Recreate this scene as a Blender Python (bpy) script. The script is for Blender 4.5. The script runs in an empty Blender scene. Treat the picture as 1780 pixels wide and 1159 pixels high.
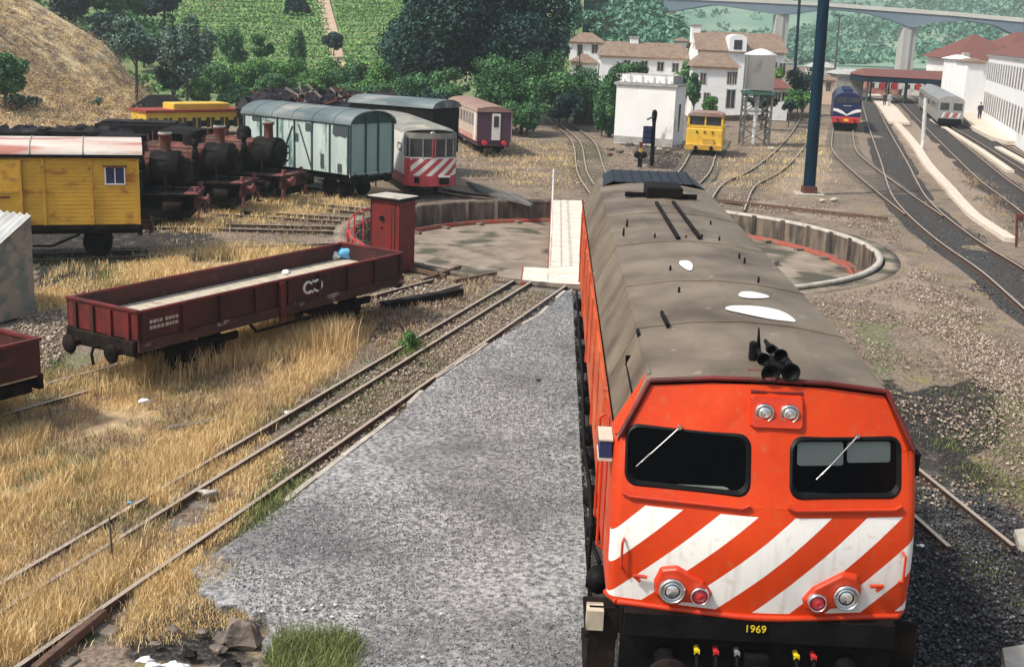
import bpy, math, random
import numpy as np
from mathutils import Vector, Matrix
rng = np.random.default_rng(7); random.seed(7)
SC = bpy.context.scene; COL = SC.collection
PI = math.pi

# ------------------------------------------------------------------ camera
CF, YAW, PIT, ROL = 2110.457, -0.028, 0.245, 0.039
CP = np.array([-2.363, -12.286, 7.373]); PW, PH = 1780.0, 1159.0
fw = np.array([math.sin(YAW)*math.cos(PIT), math.cos(YAW)*math.cos(PIT), -math.sin(PIT)])
rt = np.array([math.cos(YAW), -math.sin(YAW), 0.0]); up = np.cross(rt, fw)
rt2 = math.cos(ROL)*rt + math.sin(ROL)*up; up2 = -math.sin(ROL)*rt + math.cos(ROL)*up
cd = bpy.data.cameras.new('camera'); cam = bpy.data.objects.new('camera', cd); COL.objects.link(cam)
cd.sensor_width = 36.0; cd.lens = CF/PW*36.0; cd.clip_end = 6000; cd.clip_start = .1
mw = Matrix(((rt2[0], up2[0], -fw[0], CP[0]), (rt2[1], up2[1], -fw[1], CP[1]), (rt2[2], up2[2], -fw[2], CP[2]), (0, 0, 0, 1)))
cam.matrix_world = mw
SC.camera = cam
SC.view_settings.view_transform = 'Standard'; SC.view_settings.look = 'None'
SC.view_settings.exposure = 0.68; SC.view_settings.gamma = 1
# ------------------------------------------------------------------ sky and sun
SUNV = Vector((-0.80, -0.42, 1.15)).normalized()
w = bpy.data.worlds.new('World'); SC.world = w; w.use_nodes = True
nt = w.node_tree; sky = nt.nodes.new('ShaderNodeTexSky'); sky.sky_type = 'NISHITA'; sky.sun_disc = False
sky.sun_elevation = math.asin(SUNV.z); sky.sun_rotation = math.atan2(SUNV.x, SUNV.y); sky.dust_density = 4; sky.air_density = 1.2
bg = nt.nodes['Background']; nt.links.new(sky.outputs[0], bg.inputs[0]); bg.inputs[1].default_value = 0.105
ld = bpy.data.lights.new('sun', 'SUN'); ld.energy = 3.6; ld.angle = math.radians(5); ld.color = (1.0, 0.94, 0.84)
lo = bpy.data.objects.new('sun', ld); COL.objects.link(lo); lo.rotation_euler = SUNV.to_track_quat('Z', 'Y').to_euler()
try:
    SC.cycles.volume_step_rate = 4; SC.cycles.volume_bounces = 0; SC.cycles.max_bounces = 5
    SC.cycles.transparent_max_bounces = 12
except Exception: pass

# ------------------------------------------------------------------ survey of the place (photo pixel -> point on the ground)
def ray(u, v): return fw*CF + (u-PW/2)*rt2 - (v-PH/2)*up2
def G(u, v, z=0.0):
    d = ray(u, v); return CP + d*((z-CP[2])/d[2])
def A(u, v, Y):
    d = ray(u, v); return CP + d*((Y-CP[1])/d[1])
def depth(P): return float((np.array(P)-CP) @ fw)
def uvof(P):
    d = np.atleast_2d(P)-CP; z = d@fw
    return PW/2+CF*(d@rt2)/z, PH/2-CF*(d@up2)/z, z

# ------------------------------------------------------------------ materials
MT = {}
def mat(name, c1, c2=None, rough=.75, scale=2.0, bump=0.0, metal=0.0, thr=(.35, .65), det=8, c3=None, s3=9, t3=(.6, .72), stretch=None, bscale=None, spec=None):
    m = bpy.data.materials.new(name); MT[name] = m; m.use_nodes = True; n = m.node_tree; b = n.nodes['Principled BSDF']; L = n.links.new
    b.inputs['Roughness'].default_value = rough; b.inputs['Metallic'].default_value = metal
    if spec is not None: b.inputs['Specular IOR Level'].default_value = spec
    b.inputs['Base Color'].default_value = (*c1, 1)
    tc = n.nodes.new('ShaderNodeTexCoord'); vec = tc.outputs['Object']
    if stretch:
        mp = n.nodes.new('ShaderNodeMapping'); mp.inputs['Scale'].default_value = stretch; L(vec, mp.inputs[0]); vec2 = mp.outputs[0]
    else: vec2 = vec
    out = None
    if c2 is not None:
        t = n.nodes.new('ShaderNodeTexNoise'); t.inputs['Scale'].default_value = scale; t.inputs['Detail'].default_value = det; L(vec2, t.inputs['Vector'])
        r = n.nodes.new('ShaderNodeValToRGB'); L(t.outputs['Fac'], r.inputs[0])
        r.color_ramp.elements[0].position = thr[0]; r.color_ramp.elements[0].color = (*c1, 1)
        r.color_ramp.elements[1].position = thr[1]; r.color_ramp.elements[1].color = (*c2, 1)
        out = r.outputs[0]
    if c3 is not None:
        t = n.nodes.new('ShaderNodeTexNoise'); t.inputs['Scale'].default_value = s3; t.inputs['Detail'].default_value = 6; L(vec2, t.inputs['Vector'])
        r = n.nodes.new('ShaderNodeMapRange'); L(t.outputs['Fac'], r.inputs[0]); r.inputs[1].default_value = t3[0]; r.inputs[2].default_value = t3[1]
        mx = n.nodes.new('ShaderNodeMixRGB'); L(r.outputs[0], mx.inputs[0])
        if out: L(out, mx.inputs[1])
        else: mx.inputs[1].default_value = (*c1, 1)
        mx.inputs[2].default_value = (*c3, 1); out = mx.outputs[0]
    if out: L(out, b.inputs['Base Color'])
    if bump:
        t = n.nodes.new('ShaderNodeTexNoise'); t.inputs['Scale'].default_value = bscale or scale*4; t.inputs['Detail'].default_value = 8; L(vec, t.inputs['Vector'])
        bp = n.nodes.new('ShaderNodeBump'); bp.inputs['Strength'].default_value = min(1, bump); bp.inputs['Distance'].default_value = .03*max(1, bump); L(t.outputs['Fac'], bp.inputs['Height']); L(bp.outputs[0], b.inputs['Normal'])
    return m
def leafmat(name, dark, light, tint=None):
    m = bpy.data.materials.new(name); MT[name] = m; m.use_nodes = True; n = m.node_tree; b = n.nodes['Principled BSDF']; L = n.links.new
    a = n.nodes.new('ShaderNodeAttribute'); a.attribute_name = 'rnd'
    r = n.nodes.new('ShaderNodeValToRGB'); L(a.outputs['Fac'], r.inputs[0])
    r.color_ramp.elements[0].color = (*dark, 1); r.color_ramp.elements[1].color = (*light, 1)
    if tint:
        e = r.color_ramp.elements.new(.93); e.color = (*light, 1); r.color_ramp.elements[-1].color = (*tint, 1)
    L(r.outputs[0], b.inputs['Base Color']); b.inputs['Roughness'].default_value = .6; b.inputs['Specular IOR Level'].default_value = .25
    return m

mat('orange', (.62, .046, .005), (.50, .032, .005), rough=.38, scale=1.3, c3=(.30, .045, .02), s3=7, t3=(.66, .8))
mat('orange_side', (.66, .12, .03), (.42, .06, .02), rough=.45, scale=2.2, c3=(.5, .3, .18), s3=5, t3=(.6, .75), stretch=(1, .4, 1))
mat('roofbrown', (.082, .058, .040), (.21, .168, .122), rough=.6, scale=1.1, bump=.25, c3=(.36, .31, .25), s3=5, t3=(.66, .82), bscale=7, thr=(.28, .68))
mat('roofgrey', (.16, .16, .16), (.26, .25, .24), rough=.6, scale=1.5, bump=.2)
mat('radiator', (.004, .005, .011), (.008, .010, .018), rough=.5, scale=30)
mat('black', (.004, .004, .005), (.010, .009, .009), rough=.6, scale=4, bump=.2, spec=.12)
mat('grime', (.005, .0045, .0045), (.026, .018, .014), rough=.85, scale=3, bump=.5, spec=.1)
mat('rubber', (.005, .005, .006), rough=.5, spec=.2)
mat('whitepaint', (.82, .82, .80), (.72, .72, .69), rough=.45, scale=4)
mat('chrome', (.75, .75, .75), rough=.15, metal=1)
mat('lampglass', (.92, .92, .93), rough=.13, metal=.85)
mat('redglass', (.62, .03, .04), rough=.12, spec=.8)
mat('brass', (.6, .45, .15), rough=.35, metal=.8)
mat('cabgrey', (.50, .51, .47), (.58, .58, .53), rough=.7)
mat('cabdark', (.004, .004, .004), rough=.9, spec=.05)
mat('yellowpaint', (.75, .55, .02), rough=.5)
mat('redpaint', (.55, .03, .03), rough=.5)
mat('rail_rust', (.10, .055, .038), (.17, .10, .07), rough=.7, scale=9, bump=.3, metal=.2)
mat('rail_top', (.34, .31, .28), (.22, .16, .12), rough=.35, scale=5, metal=.7)
mat('sleeper', (.045, .042, .040), (.12, .11, .10), rough=.9, scale=5, bump=.6)
mat('sleeper_pale', (.12, .10, .08), (.2, .17, .14), rough=.9, scale=5, bump=.6)
mat('ballast_dark', (.012, .011, .011), (.095, .085, .075), rough=.95, scale=26, bump=1, thr=(.38, .68), bscale=40)
mat('ballast_brown', (.10, .07, .05), (.26, .20, .15), rough=.95, scale=15, bump=1, thr=(.38, .68), c3=(.05, .07, .03), s3=1.3, t3=(.6, .7), bscale=30)
mat('concrete', (.36, .33, .28), (.50, .46, .40), rough=.9, scale=3, bump=.4, c3=(.25, .21, .17), s3=2.5, t3=(.58, .72))
mat('concrete_grey', (.26, .26, .25), (.40, .39, .36), rough=.9, scale=3, bump=.4, c3=(.13, .12, .10), s3=2.0, t3=(.55, .72))
mat('trough', (.56, .47, .38), (.68, .60, .50), rough=.9, scale=4, bump=.3)
mat('pitwall', (.085, .065, .05), (.22, .17, .13), rough=.95, scale=3, bump=.6, c3=(.06, .05, .045), s3=2.2, t3=(.5, .62), stretch=(1, 1, .25))
mat('pitfloor', (.19, .15, .112), (.30, .245, .19), rough=.95, scale=1.0, bump=.4, c3=(.07, .065, .045), s3=.55, t3=(.50, .60), bscale=20)
mat('redrust', (.36, .04, .025), (.20, .035, .02), rough=.7, scale=4)
mat('redring', (.34, .045, .025), (.22, .10, .07), rough=.75, scale=2.5)
mat('deckcream', (.66, .56, .46), (.74, .68, .60), rough=.85, scale=2, bump=.2, c3=(.5, .38, .28), s3=2.5, t3=(.6, .75))
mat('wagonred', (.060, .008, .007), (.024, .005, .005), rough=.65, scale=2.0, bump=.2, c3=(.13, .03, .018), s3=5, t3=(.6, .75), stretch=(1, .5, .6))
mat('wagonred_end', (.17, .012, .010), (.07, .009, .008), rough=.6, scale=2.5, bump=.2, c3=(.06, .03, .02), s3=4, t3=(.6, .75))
mat('planks', (.42, .36, .27), (.60, .53, .42), rough=.9, scale=3, bump=.3, stretch=(1, 6, 1), c3=(.12, .10, .07), s3=2.4, t3=(.56, .7))
mat('solebar', (.03, .012, .010), (.07, .03, .022), rough=.8, scale=3, c3=(.30, .26, .22), s3=2.6, t3=(.57, .68), stretch=(1, .6, 1.5))
mat('boothred', (.17, .010, .009), (.11, .009, .008), rough=.55, scale=2, c3=(.1, .02, .02), s3=3, t3=(.62, .7))
mat('wagonyellow', (.70, .42, .05), (.58, .33, .035), rough=.6, scale=1.6, bump=.15, c3=(.40, .13, .03), s3=2.2, t3=(.56, .72), stretch=(1, .8, 1.6))
mat('wagonyellow_trim', (.52, .27, .03), (.62, .40, .06), rough=.6, scale=3, c3=(.2, .09, .03), s3=6, t3=(.6, .7))
mat('roofpink', (.55, .42, .36), (.62, .58, .52), rough=.6, scale=1.4, c3=(.42, .16, .13), s3=1.1, t3=(.52, .62), stretch=(1.6, .35, 1))
mat('bluewhite', (.02, .03, .10), rough=.5)
mat('yellowcar', (.62, .38, .04), (.68, .46, .06), rough=.6, scale=1.5)
mat('yellowmachine', (.78, .50, .05), (.70, .42, .04), rough=.5, scale=2, c3=(.45, .22, .05), s3=2.2, t3=(.6, .72))
mat('rustred', (.085, .020, .015), (.16, .044, .030), rough=.75, scale=2.2, bump=.3, c3=(.03, .02, .018), s3=2.4, t3=(.5, .66))
mat('sootblack', (.004, .004, .0045), (.014, .011, .010), rough=.7, scale=3, bump=.3, spec=.12)
mat('rustedge', (.13, .03, .028), (.24, .09, .08), rough=.8, scale=6)
mat('vangreen', (.38, .47, .44), (.52, .60, .57), rough=.7, scale=1.5, bump=.15, c3=(.10, .20, .17), s3=2.6, t3=(.54, .64), stretch=(1, 1, .25))
mat('vanend', (.27, .40, .36), (.33, .46, .41), rough=.7, scale=1.5, c3=(.36, .36, .34), s3=1.2, t3=(.6, .7), stretch=(1, 1, .3))
mat('vanroof', (.07, .10, .11), (.14, .18, .185), rough=.7, scale=1.2, c3=(.30, .29, .27), s3=1.0, t3=(.52, .66), stretch=(1, .3, 1))
mat('vanframe', (.015, .05, .05), (.03, .08, .075), rough=.6, scale=4)
mat('peeled', (.05, .065, .075), rough=.9)
mat('railcarwhite', (.78, .77, .75), (.68, .64, .62), rough=.5, scale=2)
mat('railcarred', (.40, .09, .09), (.34, .06, .06), rough=.5, scale=3)
mat('railcarroof', (.17, .18, .17), (.30, .29, .24), rough=.7, scale=1.4, c3=(.45, .40, .28), s3=1.2, t3=(.55, .68))
mat('windowglass', (.03, .035, .04), (.05, .055, .06), rough=.12, spec=.7)
mat('cartan', (.48, .36, .26), (.52, .40, .30), rough=.7)
mat('coachred', (.42, .12, .11), (.55, .38, .30), rough=.6, scale=1.2)
mat('coachcream', (.46, .37, .31), (.54, .44, .36), rough=.6, scale=2)
mat('coachroof', (.30, .22, .17), (.27, .14, .12), rough=.7, scale=1.1, thr=(.4, .6))
mat('coachend', (.055, .03, .055), (.09, .035, .06), rough=.7, scale=2)
mat('wallwhite', (.86, .87, .88), (.80, .80, .79), rough=.85, scale=1.0, bump=.15, c3=(.60, .58, .53), s3=1.5, t3=(.62, .76))
mat('walldirty', (.88, .89, .89), (.80, .80, .79), rough=.9, scale=.8, bump=.2, c3=(.34, .34, .33), s3=1.1, t3=(.60, .74), stretch=(1, 1, .5))
mat('wallpeach', (.72, .56, .42), (.68, .5, .37), rough=.85, scale=2)
mat('cornice', (.42, .42, .40), (.30, .29, .28), rough=.9, scale=3)
def tilemat(name, a, b2, s=2.2):
    m = mat(name, a, b2, rough=.85, scale=1.6, c3=tuple(x*.55 for x in a), s3=3.5, t3=(.6, .75))
    n = m.node_tree; L = n.links.new; tc = n.nodes.new('ShaderNodeTexCoord'); wv = n.nodes.new('ShaderNodeTexWave'); wv.inputs['Scale'].default_value = s; wv.bands_direction = 'X'
    L(tc.outputs['Object'], wv.inputs[0]); bp = n.nodes.new('ShaderNodeBump'); bp.inputs['Strength'].default_value = .5; bp.inputs['Distance'].default_value = .08
    L(wv.outputs['Fac'], bp.inputs['Height']); L(bp.outputs[0], n.nodes['Principled BSDF'].inputs['Normal']); return m
tilemat('tile', (.215, .145, .105), (.285, .205, .155)); tilemat('tilered', (.20, .065, .05), (.16, .07, .055))
mat('polegreen', (.002, .017, .034), (.005, .028, .050), rough=.5, scale=2.5, stretch=(1, 1, .2), spec=.15)
mat('poleiron', (.05, .06, .06), (.1, .1, .1), rough=.6)
mat('polewhite', (.72, .72, .70), (.5, .5, .48), rough=.8, scale=3)
mat('locoblue', (.006, .010, .06), (.009, .016, .085), rough=.35, scale=2)
mat('steel', (.34, .34, .33), (.42, .42, .41), rough=.4, scale=3, metal=.5)
mat('tank', (.80, .81, .82), (.84, .85, .85), rough=.7, scale=1, c3=(.42, .42, .40), s3=1.2, t3=(.62, .75), stretch=(1, 1, .3))
mat('darkgreen', (.03, .10, .08), (.06, .15, .12), rough=.7)
mat('lattice', (.16, .16, .15), (.09, .08, .07), rough=.7)
mat('bridgegrey', (.10, .15, .20), (.15, .20, .26), rough=.8, scale=.05)
mat('piergrey', (.42, .42, .40), (.48, .48, .45), rough=.85, scale=.08)
mat('bark', (.05, .035, .025), (.10, .075, .055), rough=.9, scale=6, bump=.6)
mat('coal', (.006, .006, .008), (.035, .03, .036), rough=.8, scale=2.5, bump=1, spec=.15)
mat('woodgrey', (.20, .18, .16), (.30, .27, .23), rough=.9, scale=5)
mat('skin', (.45, .28, .2), rough=.6); mat('clothdark', (.02, .025, .04), rough=.9); mat('clothpale', (.4, .4, .42), rough=.9); mat('hair', (.02, .015, .01), rough=.8)
mat('corrugated', (.50, .51, .50), (.36, .36, .34), rough=.6, scale=2, c3=(.2, .18, .14), s3=3, t3=(.58, .72), stretch=(2, .4, 1))
mat('plaster_old', (.26, .26, .22), (.13, .16, .12), rough=.95, scale=2.0, bump=.5, c3=(.36, .29, .22), s3=2.2, t3=(.5, .6))
mat('stone', (.08, .065, .055), (.26, .21, .17), rough=.95, scale=3, bump=1)
mat('litter_white', (.85, .86, .86), rough=.6); mat('litter_blue', (.12, .42, .68), rough=.45); mat('timber', (.008, .008, .008), (.03, .026, .024), rough=.9, scale=4, bump=.6, spec=.1)
leafmat('leafdark', (.002, .010, .014), (.03, .09, .07), (.10, .22, .14))
leafmat('leafmid', (.008, .045, .020), (.12, .28, .10), (.34, .48, .20))
leafmat('leafbright', (.03, .10, .025), (.14, .32, .08), (.28, .42, .12))
leafmat('leafolive', (.012, .04, .03), (.16, .26, .20), (.34, .44, .36))
leafmat('leafvine', (.06, .18, .04), (.23, .46, .12), (.38, .56, .18))
leafmat('leaffar', (.08, .20, .14), (.18, .36, .24), (.32, .42, .28))  # leaf tones lightened to carry some of the distant haze
leafmat('grassdry', (.52, .34, .14), (.92, .72, .38), (.98, .89, .66))
leafmat('dryscrub', (.20, .13, .085), (.56, .42, .27), (.76, .63, .44))
leafmat('brownscrub', (.16, .11, .08), (.38, .28, .19), (.5, .4, .28))
leafmat('grassgreen', (.07, .10, .03), (.26, .30, .10), (.46, .46, .22))
leafmat('stonemix', (.12, .085, .065), (.44, .35, .27), (.66, .58, .50))
leafmat('stonegrey', (.04, .04, .042), (.34, .34, .34), (.68, .68, .68))
leafmat('stonedark', (.01, .01, .012), (.10, .10, .105), (.3, .3, .3))

# ------------------------------------------------------------------ mesh helpers
class MB:
    def __init__(s): s.v = []; s.f = []; s.sm = []
    def add(s, vs, fs, smooth=False):
        o = len(s.v); s.v += [tuple(map(float, p)) for p in vs]; s.f += [tuple(i+o for i in f) for f in fs]; s.sm += [smooth]*len(fs); return s
    def box(s, x0, x1, y0, y1, z0, z1):
        return s.add([(x0, y0, z0), (x1, y0, z0), (x1, y1, z0), (x0, y1, z0), (x0, y0, z1), (x1, y0, z1), (x1, y1, z1), (x0, y1, z1)],
                     [(0, 3, 2, 1), (4, 5, 6, 7), (0, 1, 5, 4), (1, 2, 6, 5), (2, 3, 7, 6), (3, 0, 4, 7)])
    def cbox(s, x0, x1, y0, y1, z0, z1, c=.02):
        # box with chamfered vertical and top edges
        vs = []; 
        for (z, i) in ((z0, 0), (z1-c, 0), (z1, c)):
            for (x, y) in ((x0+c+i, y0+i), (x1-c-i, y0+i), (x1-i, y0+c+i), (x1-i, y1-c-i), (x1-c-i, y1-i), (x0+c+i, y1-i), (x0+i, y1-c-i), (x0+i, y0+c+i)): vs.append((x, y, z))
        fs = [tuple(range(7, -1, -1)), tuple(range(16, 24))]
        for k in (0, 8):
            for i in range(8): j = (i+1) % 8; fs.append((k+i, k+j, k+8+j, k+8+i))
        return s.add(vs, fs)
    def quad(s, a, b, c, d): return s.add([a, b, c, d], [(0, 1, 2, 3)])
    def poly(s, pts): return s.add(pts, [tuple(range(len(pts)))])
    def tube(s, p0, p1, r0, r1=None, n=12, caps=True):
        r1 = r0 if r1 is None else r1; p0 = np.array(p0, float); p1 = np.array(p1, float); d = p1-p0; d /= np.linalg.norm(d)
        a = np.array([0, 0, 1.]) if abs(d[2]) < .9 else np.array([1., 0, 0]); e = np.cross(d, a); e /= np.linalg.norm(e); g = np.cross(d, e)
        R0 = [p0+r0*(math.cos(t)*e+math.sin(t)*g) for t in np.linspace(0, 2*PI, n, endpoint=False)]
        R1 = [p1+r1*(math.cos(t)*e+math.sin(t)*g) for t in np.linspace(0, 2*PI, n, endpoint=False)]
        s.add(R0+R1, [(i, i+n, (i+1) % n+n, (i+1) % n) for i in range(n)], True)
        if caps: s.add(R0, [tuple(range(n))]); s.add(R1, [tuple(range(n-1, -1, -1))])
        return s
    def path(s, pts, r, n=8):
        for a, b in zip(pts[:-1], pts[1:]): s.tube(a, b, r, r, n)
        return s
    def beam(s, p0, p1, w, h):
        # rectangular bar between two points, w horizontal, h vertical
        p0 = np.array(p0, float); p1 = np.array(p1, float); d = p1-p0; d /= np.linalg.norm(d); u_ = np.array([0, 0, 1.])
        if abs(d[2]) > .98: u_ = np.array([0, 1., 0])
        e = np.cross(d, u_); e /= np.linalg.norm(e); g = np.cross(e, d)
        c = [(-1, -1), (1, -1), (1, 1), (-1, 1)]
        return s.add([p+e*w/2*a+g*h/2*b for p in (p0, p1) for a, b in c], [(0, 3, 2, 1), (4, 5, 6, 7), (0, 1, 5, 4), (1, 2, 6, 5), (2, 3, 7, 6), (3, 0, 4, 7)][:6])
    def lathe(s, c, prof, n=20, axis=2, a0=0, a1=2*PI):
        # prof: (r, h) pairs about axis through c
        full = abs(a1-a0-2*PI) < 1e-6; k = n if full else n+1; vs = []
        for r, h in prof:
            for i in range(k):
                t = a0+(a1-a0)*i/n; p = [0, 0, 0]; p[(axis+1) % 3] = r*math.cos(t); p[(axis+2) % 3] = r*math.sin(t); p[axis] = h
                vs.append((c[0]+p[0], c[1]+p[1], c[2]+p[2]))
        fs = []
        for j in range(len(prof)-1):
            for i in range(n):
                i2 = (i+1) % k; fs.append((j*k+i, j*k+i2, (j+1)*k+i2, (j+1)*k+i))
        return s.add(vs, fs, True)
    def prism(s, prof, y0, y1, caps=True, smooth=False):
        # profile in XZ extruded along Y
        n = len(prof); a = [(x, y0, z) for x, z in prof]; b = [(x, y1, z) for x, z in prof]
        s.add(a+b, [(i, (i+1) % n, (i+1) % n+n, i+n) for i in range(n)], smooth)
        if caps: s.add(a, [tuple(range(n-1, -1, -1))]); s.add(b, [tuple(range(n))])
        return s
    def xprism(s, prof, x0, x1):
        n = len(prof); a = [(x0, y, z) for y, z in prof]; b = [(x1, y, z) for y, z in prof]
        s.add(a+b, [(i, (i+1) % n, (i+1) % n+n, i+n) for i in range(n)]); s.add(a, [tuple(range(n))]); s.add(b, [tuple(range(n-1, -1, -1))]); return s
    def zprism(s, pts, z0, z1):
        n = len(pts); a = [(p[0], p[1], z0) for p in pts]; b = [(p[0], p[1], z1) for p in pts]
        s.add(a+b, [(i, (i+1) % n, (i+1) % n+n, i+n) for i in range(n)]); s.add(a, [tuple(range(n-1, -1, -1))]); s.add(b, [tuple(range(n))]); return s
    def ball(s, c, r, n=10, sq=(1, 1, 1)):
        prof = [(max(1e-4, r*math.sin(t)), -r*math.cos(t)) for t in np.linspace(0, PI, n//2+2)]
        o = len(s.v); s.lathe((0, 0, 0), prof, n); s.v[o:] = [(c[0]+p[0]*sq[0], c[1]+p[1]*sq[1], c[2]+p[2]*sq[2]) for p in s.v[o:]]; return s
    def xf(s, M, o=0): s.v[o:] = [tuple(M @ Vector(p)) for p in s.v[o:]]; return s
    def build(s, name, m, parent=None, loc=None, bevel=0, label=None):
        me = bpy.data.meshes.new(name); me.from_pydata(s.v, [], s.f); me.update()
        me.polygons.foreach_set('use_smooth', s.sm)
        import bmesh
        bm = bmesh.new(); bm.from_mesh(me); bmesh.ops.recalc_face_normals(bm, faces=bm.faces); bm.to_mesh(me); bm.free()
        me.materials.append(MT[m] if isinstance(m, str) else m)
        o = bpy.data.objects.new(name, me); COL.objects.link(o)
        if parent is not None: o.parent = parent
        if loc is not None: o.location = loc
        if bevel:
            b = o.modifiers.new('bevel', 'BEVEL'); b.width = bevel; b.segments = 2; b.limit_method = 'ANGLE'; b.angle_limit = .6
        if label: o['label'] = label
        return o
def np_mesh(name, V, F, m, rnd=None, parent=None, smooth=False):
    V = np.asarray(V, np.float32); F = np.asarray(F, np.int32); k = F.shape[1]
    me = bpy.data.meshes.new(name); me.vertices.add(len(V)); me.vertices.foreach_set('co', V.ravel())
    me.loops.add(F.size); me.loops.foreach_set('vertex_index', F.ravel()); me.polygons.add(len(F))
    me.polygons.foreach_set('loop_start', np.arange(0, F.size, k, dtype=np.int32)); me.polygons.foreach_set('loop_total', np.full(len(F), k, np.int32))
    if smooth: me.polygons.foreach_set('use_smooth', np.ones(len(F), bool))
    me.update(calc_edges=True)
    if rnd is not None:
        a = me.attributes.new('rnd', 'FLOAT', 'FACE'); a.data.foreach_set('value', np.asarray(rnd, np.float32))
    me.materials.append(MT[m] if isinstance(m, str) else m)
    o = bpy.data.objects.new(name, me); COL.objects.link(o)
    if parent is not None: o.parent = parent
    return o
def tag(o, label, cat, group=None, kind=None):
    o['label'] = label; o['category'] = cat
    if group: o['group'] = group
    if kind: o['kind'] = kind
    return o
def struct(o): o['kind'] = 'structure'; return o
def stuff(o, label, cat): return tag(o, label, cat, None, 'stuff')
def thing(name, label, cat, loc=(0, 0, 0), rz=0, group=None):
    o = bpy.data.objects.new(name, None); COL.objects.link(o); o.location = (float(loc[0]), float(loc[1]), float(loc[2]) if len(loc) > 2 else 0.0); o.rotation_euler = (0, 0, rz)
    o.empty_display_size = .3
    return tag(o, label, cat, group)
def copy_tree(o, parent=None):
    c = o.copy(); COL.objects.link(c); c.parent = parent
    for ch in list(o.children): copy_tree(ch, c)
    return c
def rrect(x0, x1, z0, z1, r, n=4):
    pts = []
    for cx, cz, a in ((x1-r, z1-r, 0), (x0+r, z1-r, PI/2), (x0+r, z0+r, PI), (x1-r, z0+r, 1.5*PI)):
        for i in range(n+1): t = a+PI/2*i/n; pts.append((cx+r*math.cos(t), cz+r*math.sin(t)))
    return pts
FONT = {'1': [[(.2, .75), (.5, 1), (.5, 0)]], '9': [[(1, .55), (.3, .45), (0, .7), (.15, 1), (.85, 1), (1, .7), (1, .3), (.8, 0), (.1, 0)]], '6': [[(.9, 1), (.2, 1), (0, .6), (0, .15), (.2, 0), (.8, 0), (1, .2), (.9, .5), (.1, .5)]]}
# ================================================================== GROUND
TC = np.array([0.0, 33.24]); TR = 9.64
def inpoly(U, Vv, poly):
    c = np.zeros(U.shape, bool); n = len(poly)
    for i in range(n):
        x1, y1 = poly[i]; x2, y2 = poly[(i+1) % n]
        if y1 == y2: continue
        t = ((y1 > Vv) != (y2 > Vv)) & (U < (x2-x1)*(Vv-y1)/(y2-y1)+x1); c ^= t
    return c
def snoise(x, y, s, seed=0):
    r = np.random.default_rng(seed); o = 0
    for k in range(7):
        a = r.uniform(0, 2*PI); f = s*r.uniform(.5, 1.8); o = o+np.sin((x*math.cos(a)+y*math.sin(a))*f+r.uniform(0, 6))*.4
    return o
def axis(parts):
    o = []
    for a, b, st in parts: o += list(np.arange(a, b, st))
    return np.array(o+[parts[-1][1]])
xs = axis([(-3000, -400, 400), (-400, -60, 20), (-60, -28, 2), (-28, 26, .33), (26, 60, 1), (60, 300, 20), (300, 3000, 300)])
ys = axis([(-400, -40, 40), (-40, -13, 3), (-13, 62, .33), (62, 130, 1), (130, 400, 15), (400, 3400, 300)])
X, Y = np.meshgrid(xs, ys); Xf = X.ravel().copy(); Yf = Y.ravel().copy()
r = np.hypot(Xf-TC[0], Yf-TC[1]); dlt = np.where(np.abs(r-9.95) < .24, 9.95/np.maximum(r, .1), 1)
Xf = TC[0]+(Xf-TC[0])*dlt; Yf = TC[1]+(Yf-TC[1])*dlt
Zf = -.165+.018*snoise(Xf, Yf, 1.1, 3)*(np.abs(r-11) > 2)
U, Vv, dz = uvof(np.stack([Xf, Yf, Zf], 1)); ok = dz > 1
GRASS = [[(-500, 900), (-200, 720), (60, 640), (120, 650), (330, 600), (640, 520), (665, 560), (600, 650), (500, 700), (420, 770), (330, 830), (270, 960), (170, 1070), (0, 1300), (-500, 1700)],
         [(60, 480), (110, 500), (340, 440), (600, 432), (640, 440), (120, 560), (60, 560)], [(300, 360), (430, 350), (640, 330), (640, 352), (500, 372), (300, 400)],
         [(330, 985), (420, 930), (520, 860), (500, 830), (430, 880), (300, 990), (240, 1060), (300, 1080)]]
DARK = [[(230, 300), (640, 285), (620, 335), (430, 350), (350, 385), (240, 410)], [(1520, 640), (1600, 690), (1700, 650), (1760, 700), (1700, 800), (1790, 930), (1900, 1200), (1450, 1300), (1480, 900)], [(30, 392), (340, 395), (420, 430), (270, 462), (200, 505), (60, 510)], [(30, 392), (300, 395), (300, 440), (200, 490), (60, 500)], [(900, 470), (985, 490), (800, 640), (640, 720), (480, 840), (420, 880), (500, 770), (700, 610), (800, 560)],  # ballast, oil and, around the steam engines and yellow wagon, painted-in vehicle shade
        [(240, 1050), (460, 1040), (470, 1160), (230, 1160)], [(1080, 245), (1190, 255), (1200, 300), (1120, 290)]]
GREEN = [[(1480, 560), (1560, 550), (1550, 680), (1500, 640)], [(440, 840), (560, 800), (520, 880), (420, 920)], [(0, 590), (100, 600), (200, 620), (60, 700)], [(1620, 960), (1700, 940), (1790, 1100), (1700, 1050)],
         [(1680, 690), (1790, 650), (1790, 720)]]
PALE = [[(1290, 345), (1480, 370), (1560, 430), (1700, 600), (1790, 690), (1760, 720), (1600, 600), (1540, 530), (1400, 520), (1560, 480), (1560, 430), (1480, 385), (1290, 360)], [(1340, 230), (1440, 225), (1440, 350), (1360, 340)], [(1540, 215), (1620, 215), (1750, 400), (1640, 330)]]
def zone(polys, jit, seed):
    ju = jit*snoise(Xf, Yf, 1.3, seed); o = np.zeros(len(Xf))
    for p in polys: o = np.maximum(o, inpoly(U+ju, Vv+ju*.5, p)*1.0)
    return o*ok
zc = np.stack([zone(GRASS, 8, 1), zone(DARK, 10, 2), zone(GREEN, 8, 4), zone(PALE, 10, 5)], 1)
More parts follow.
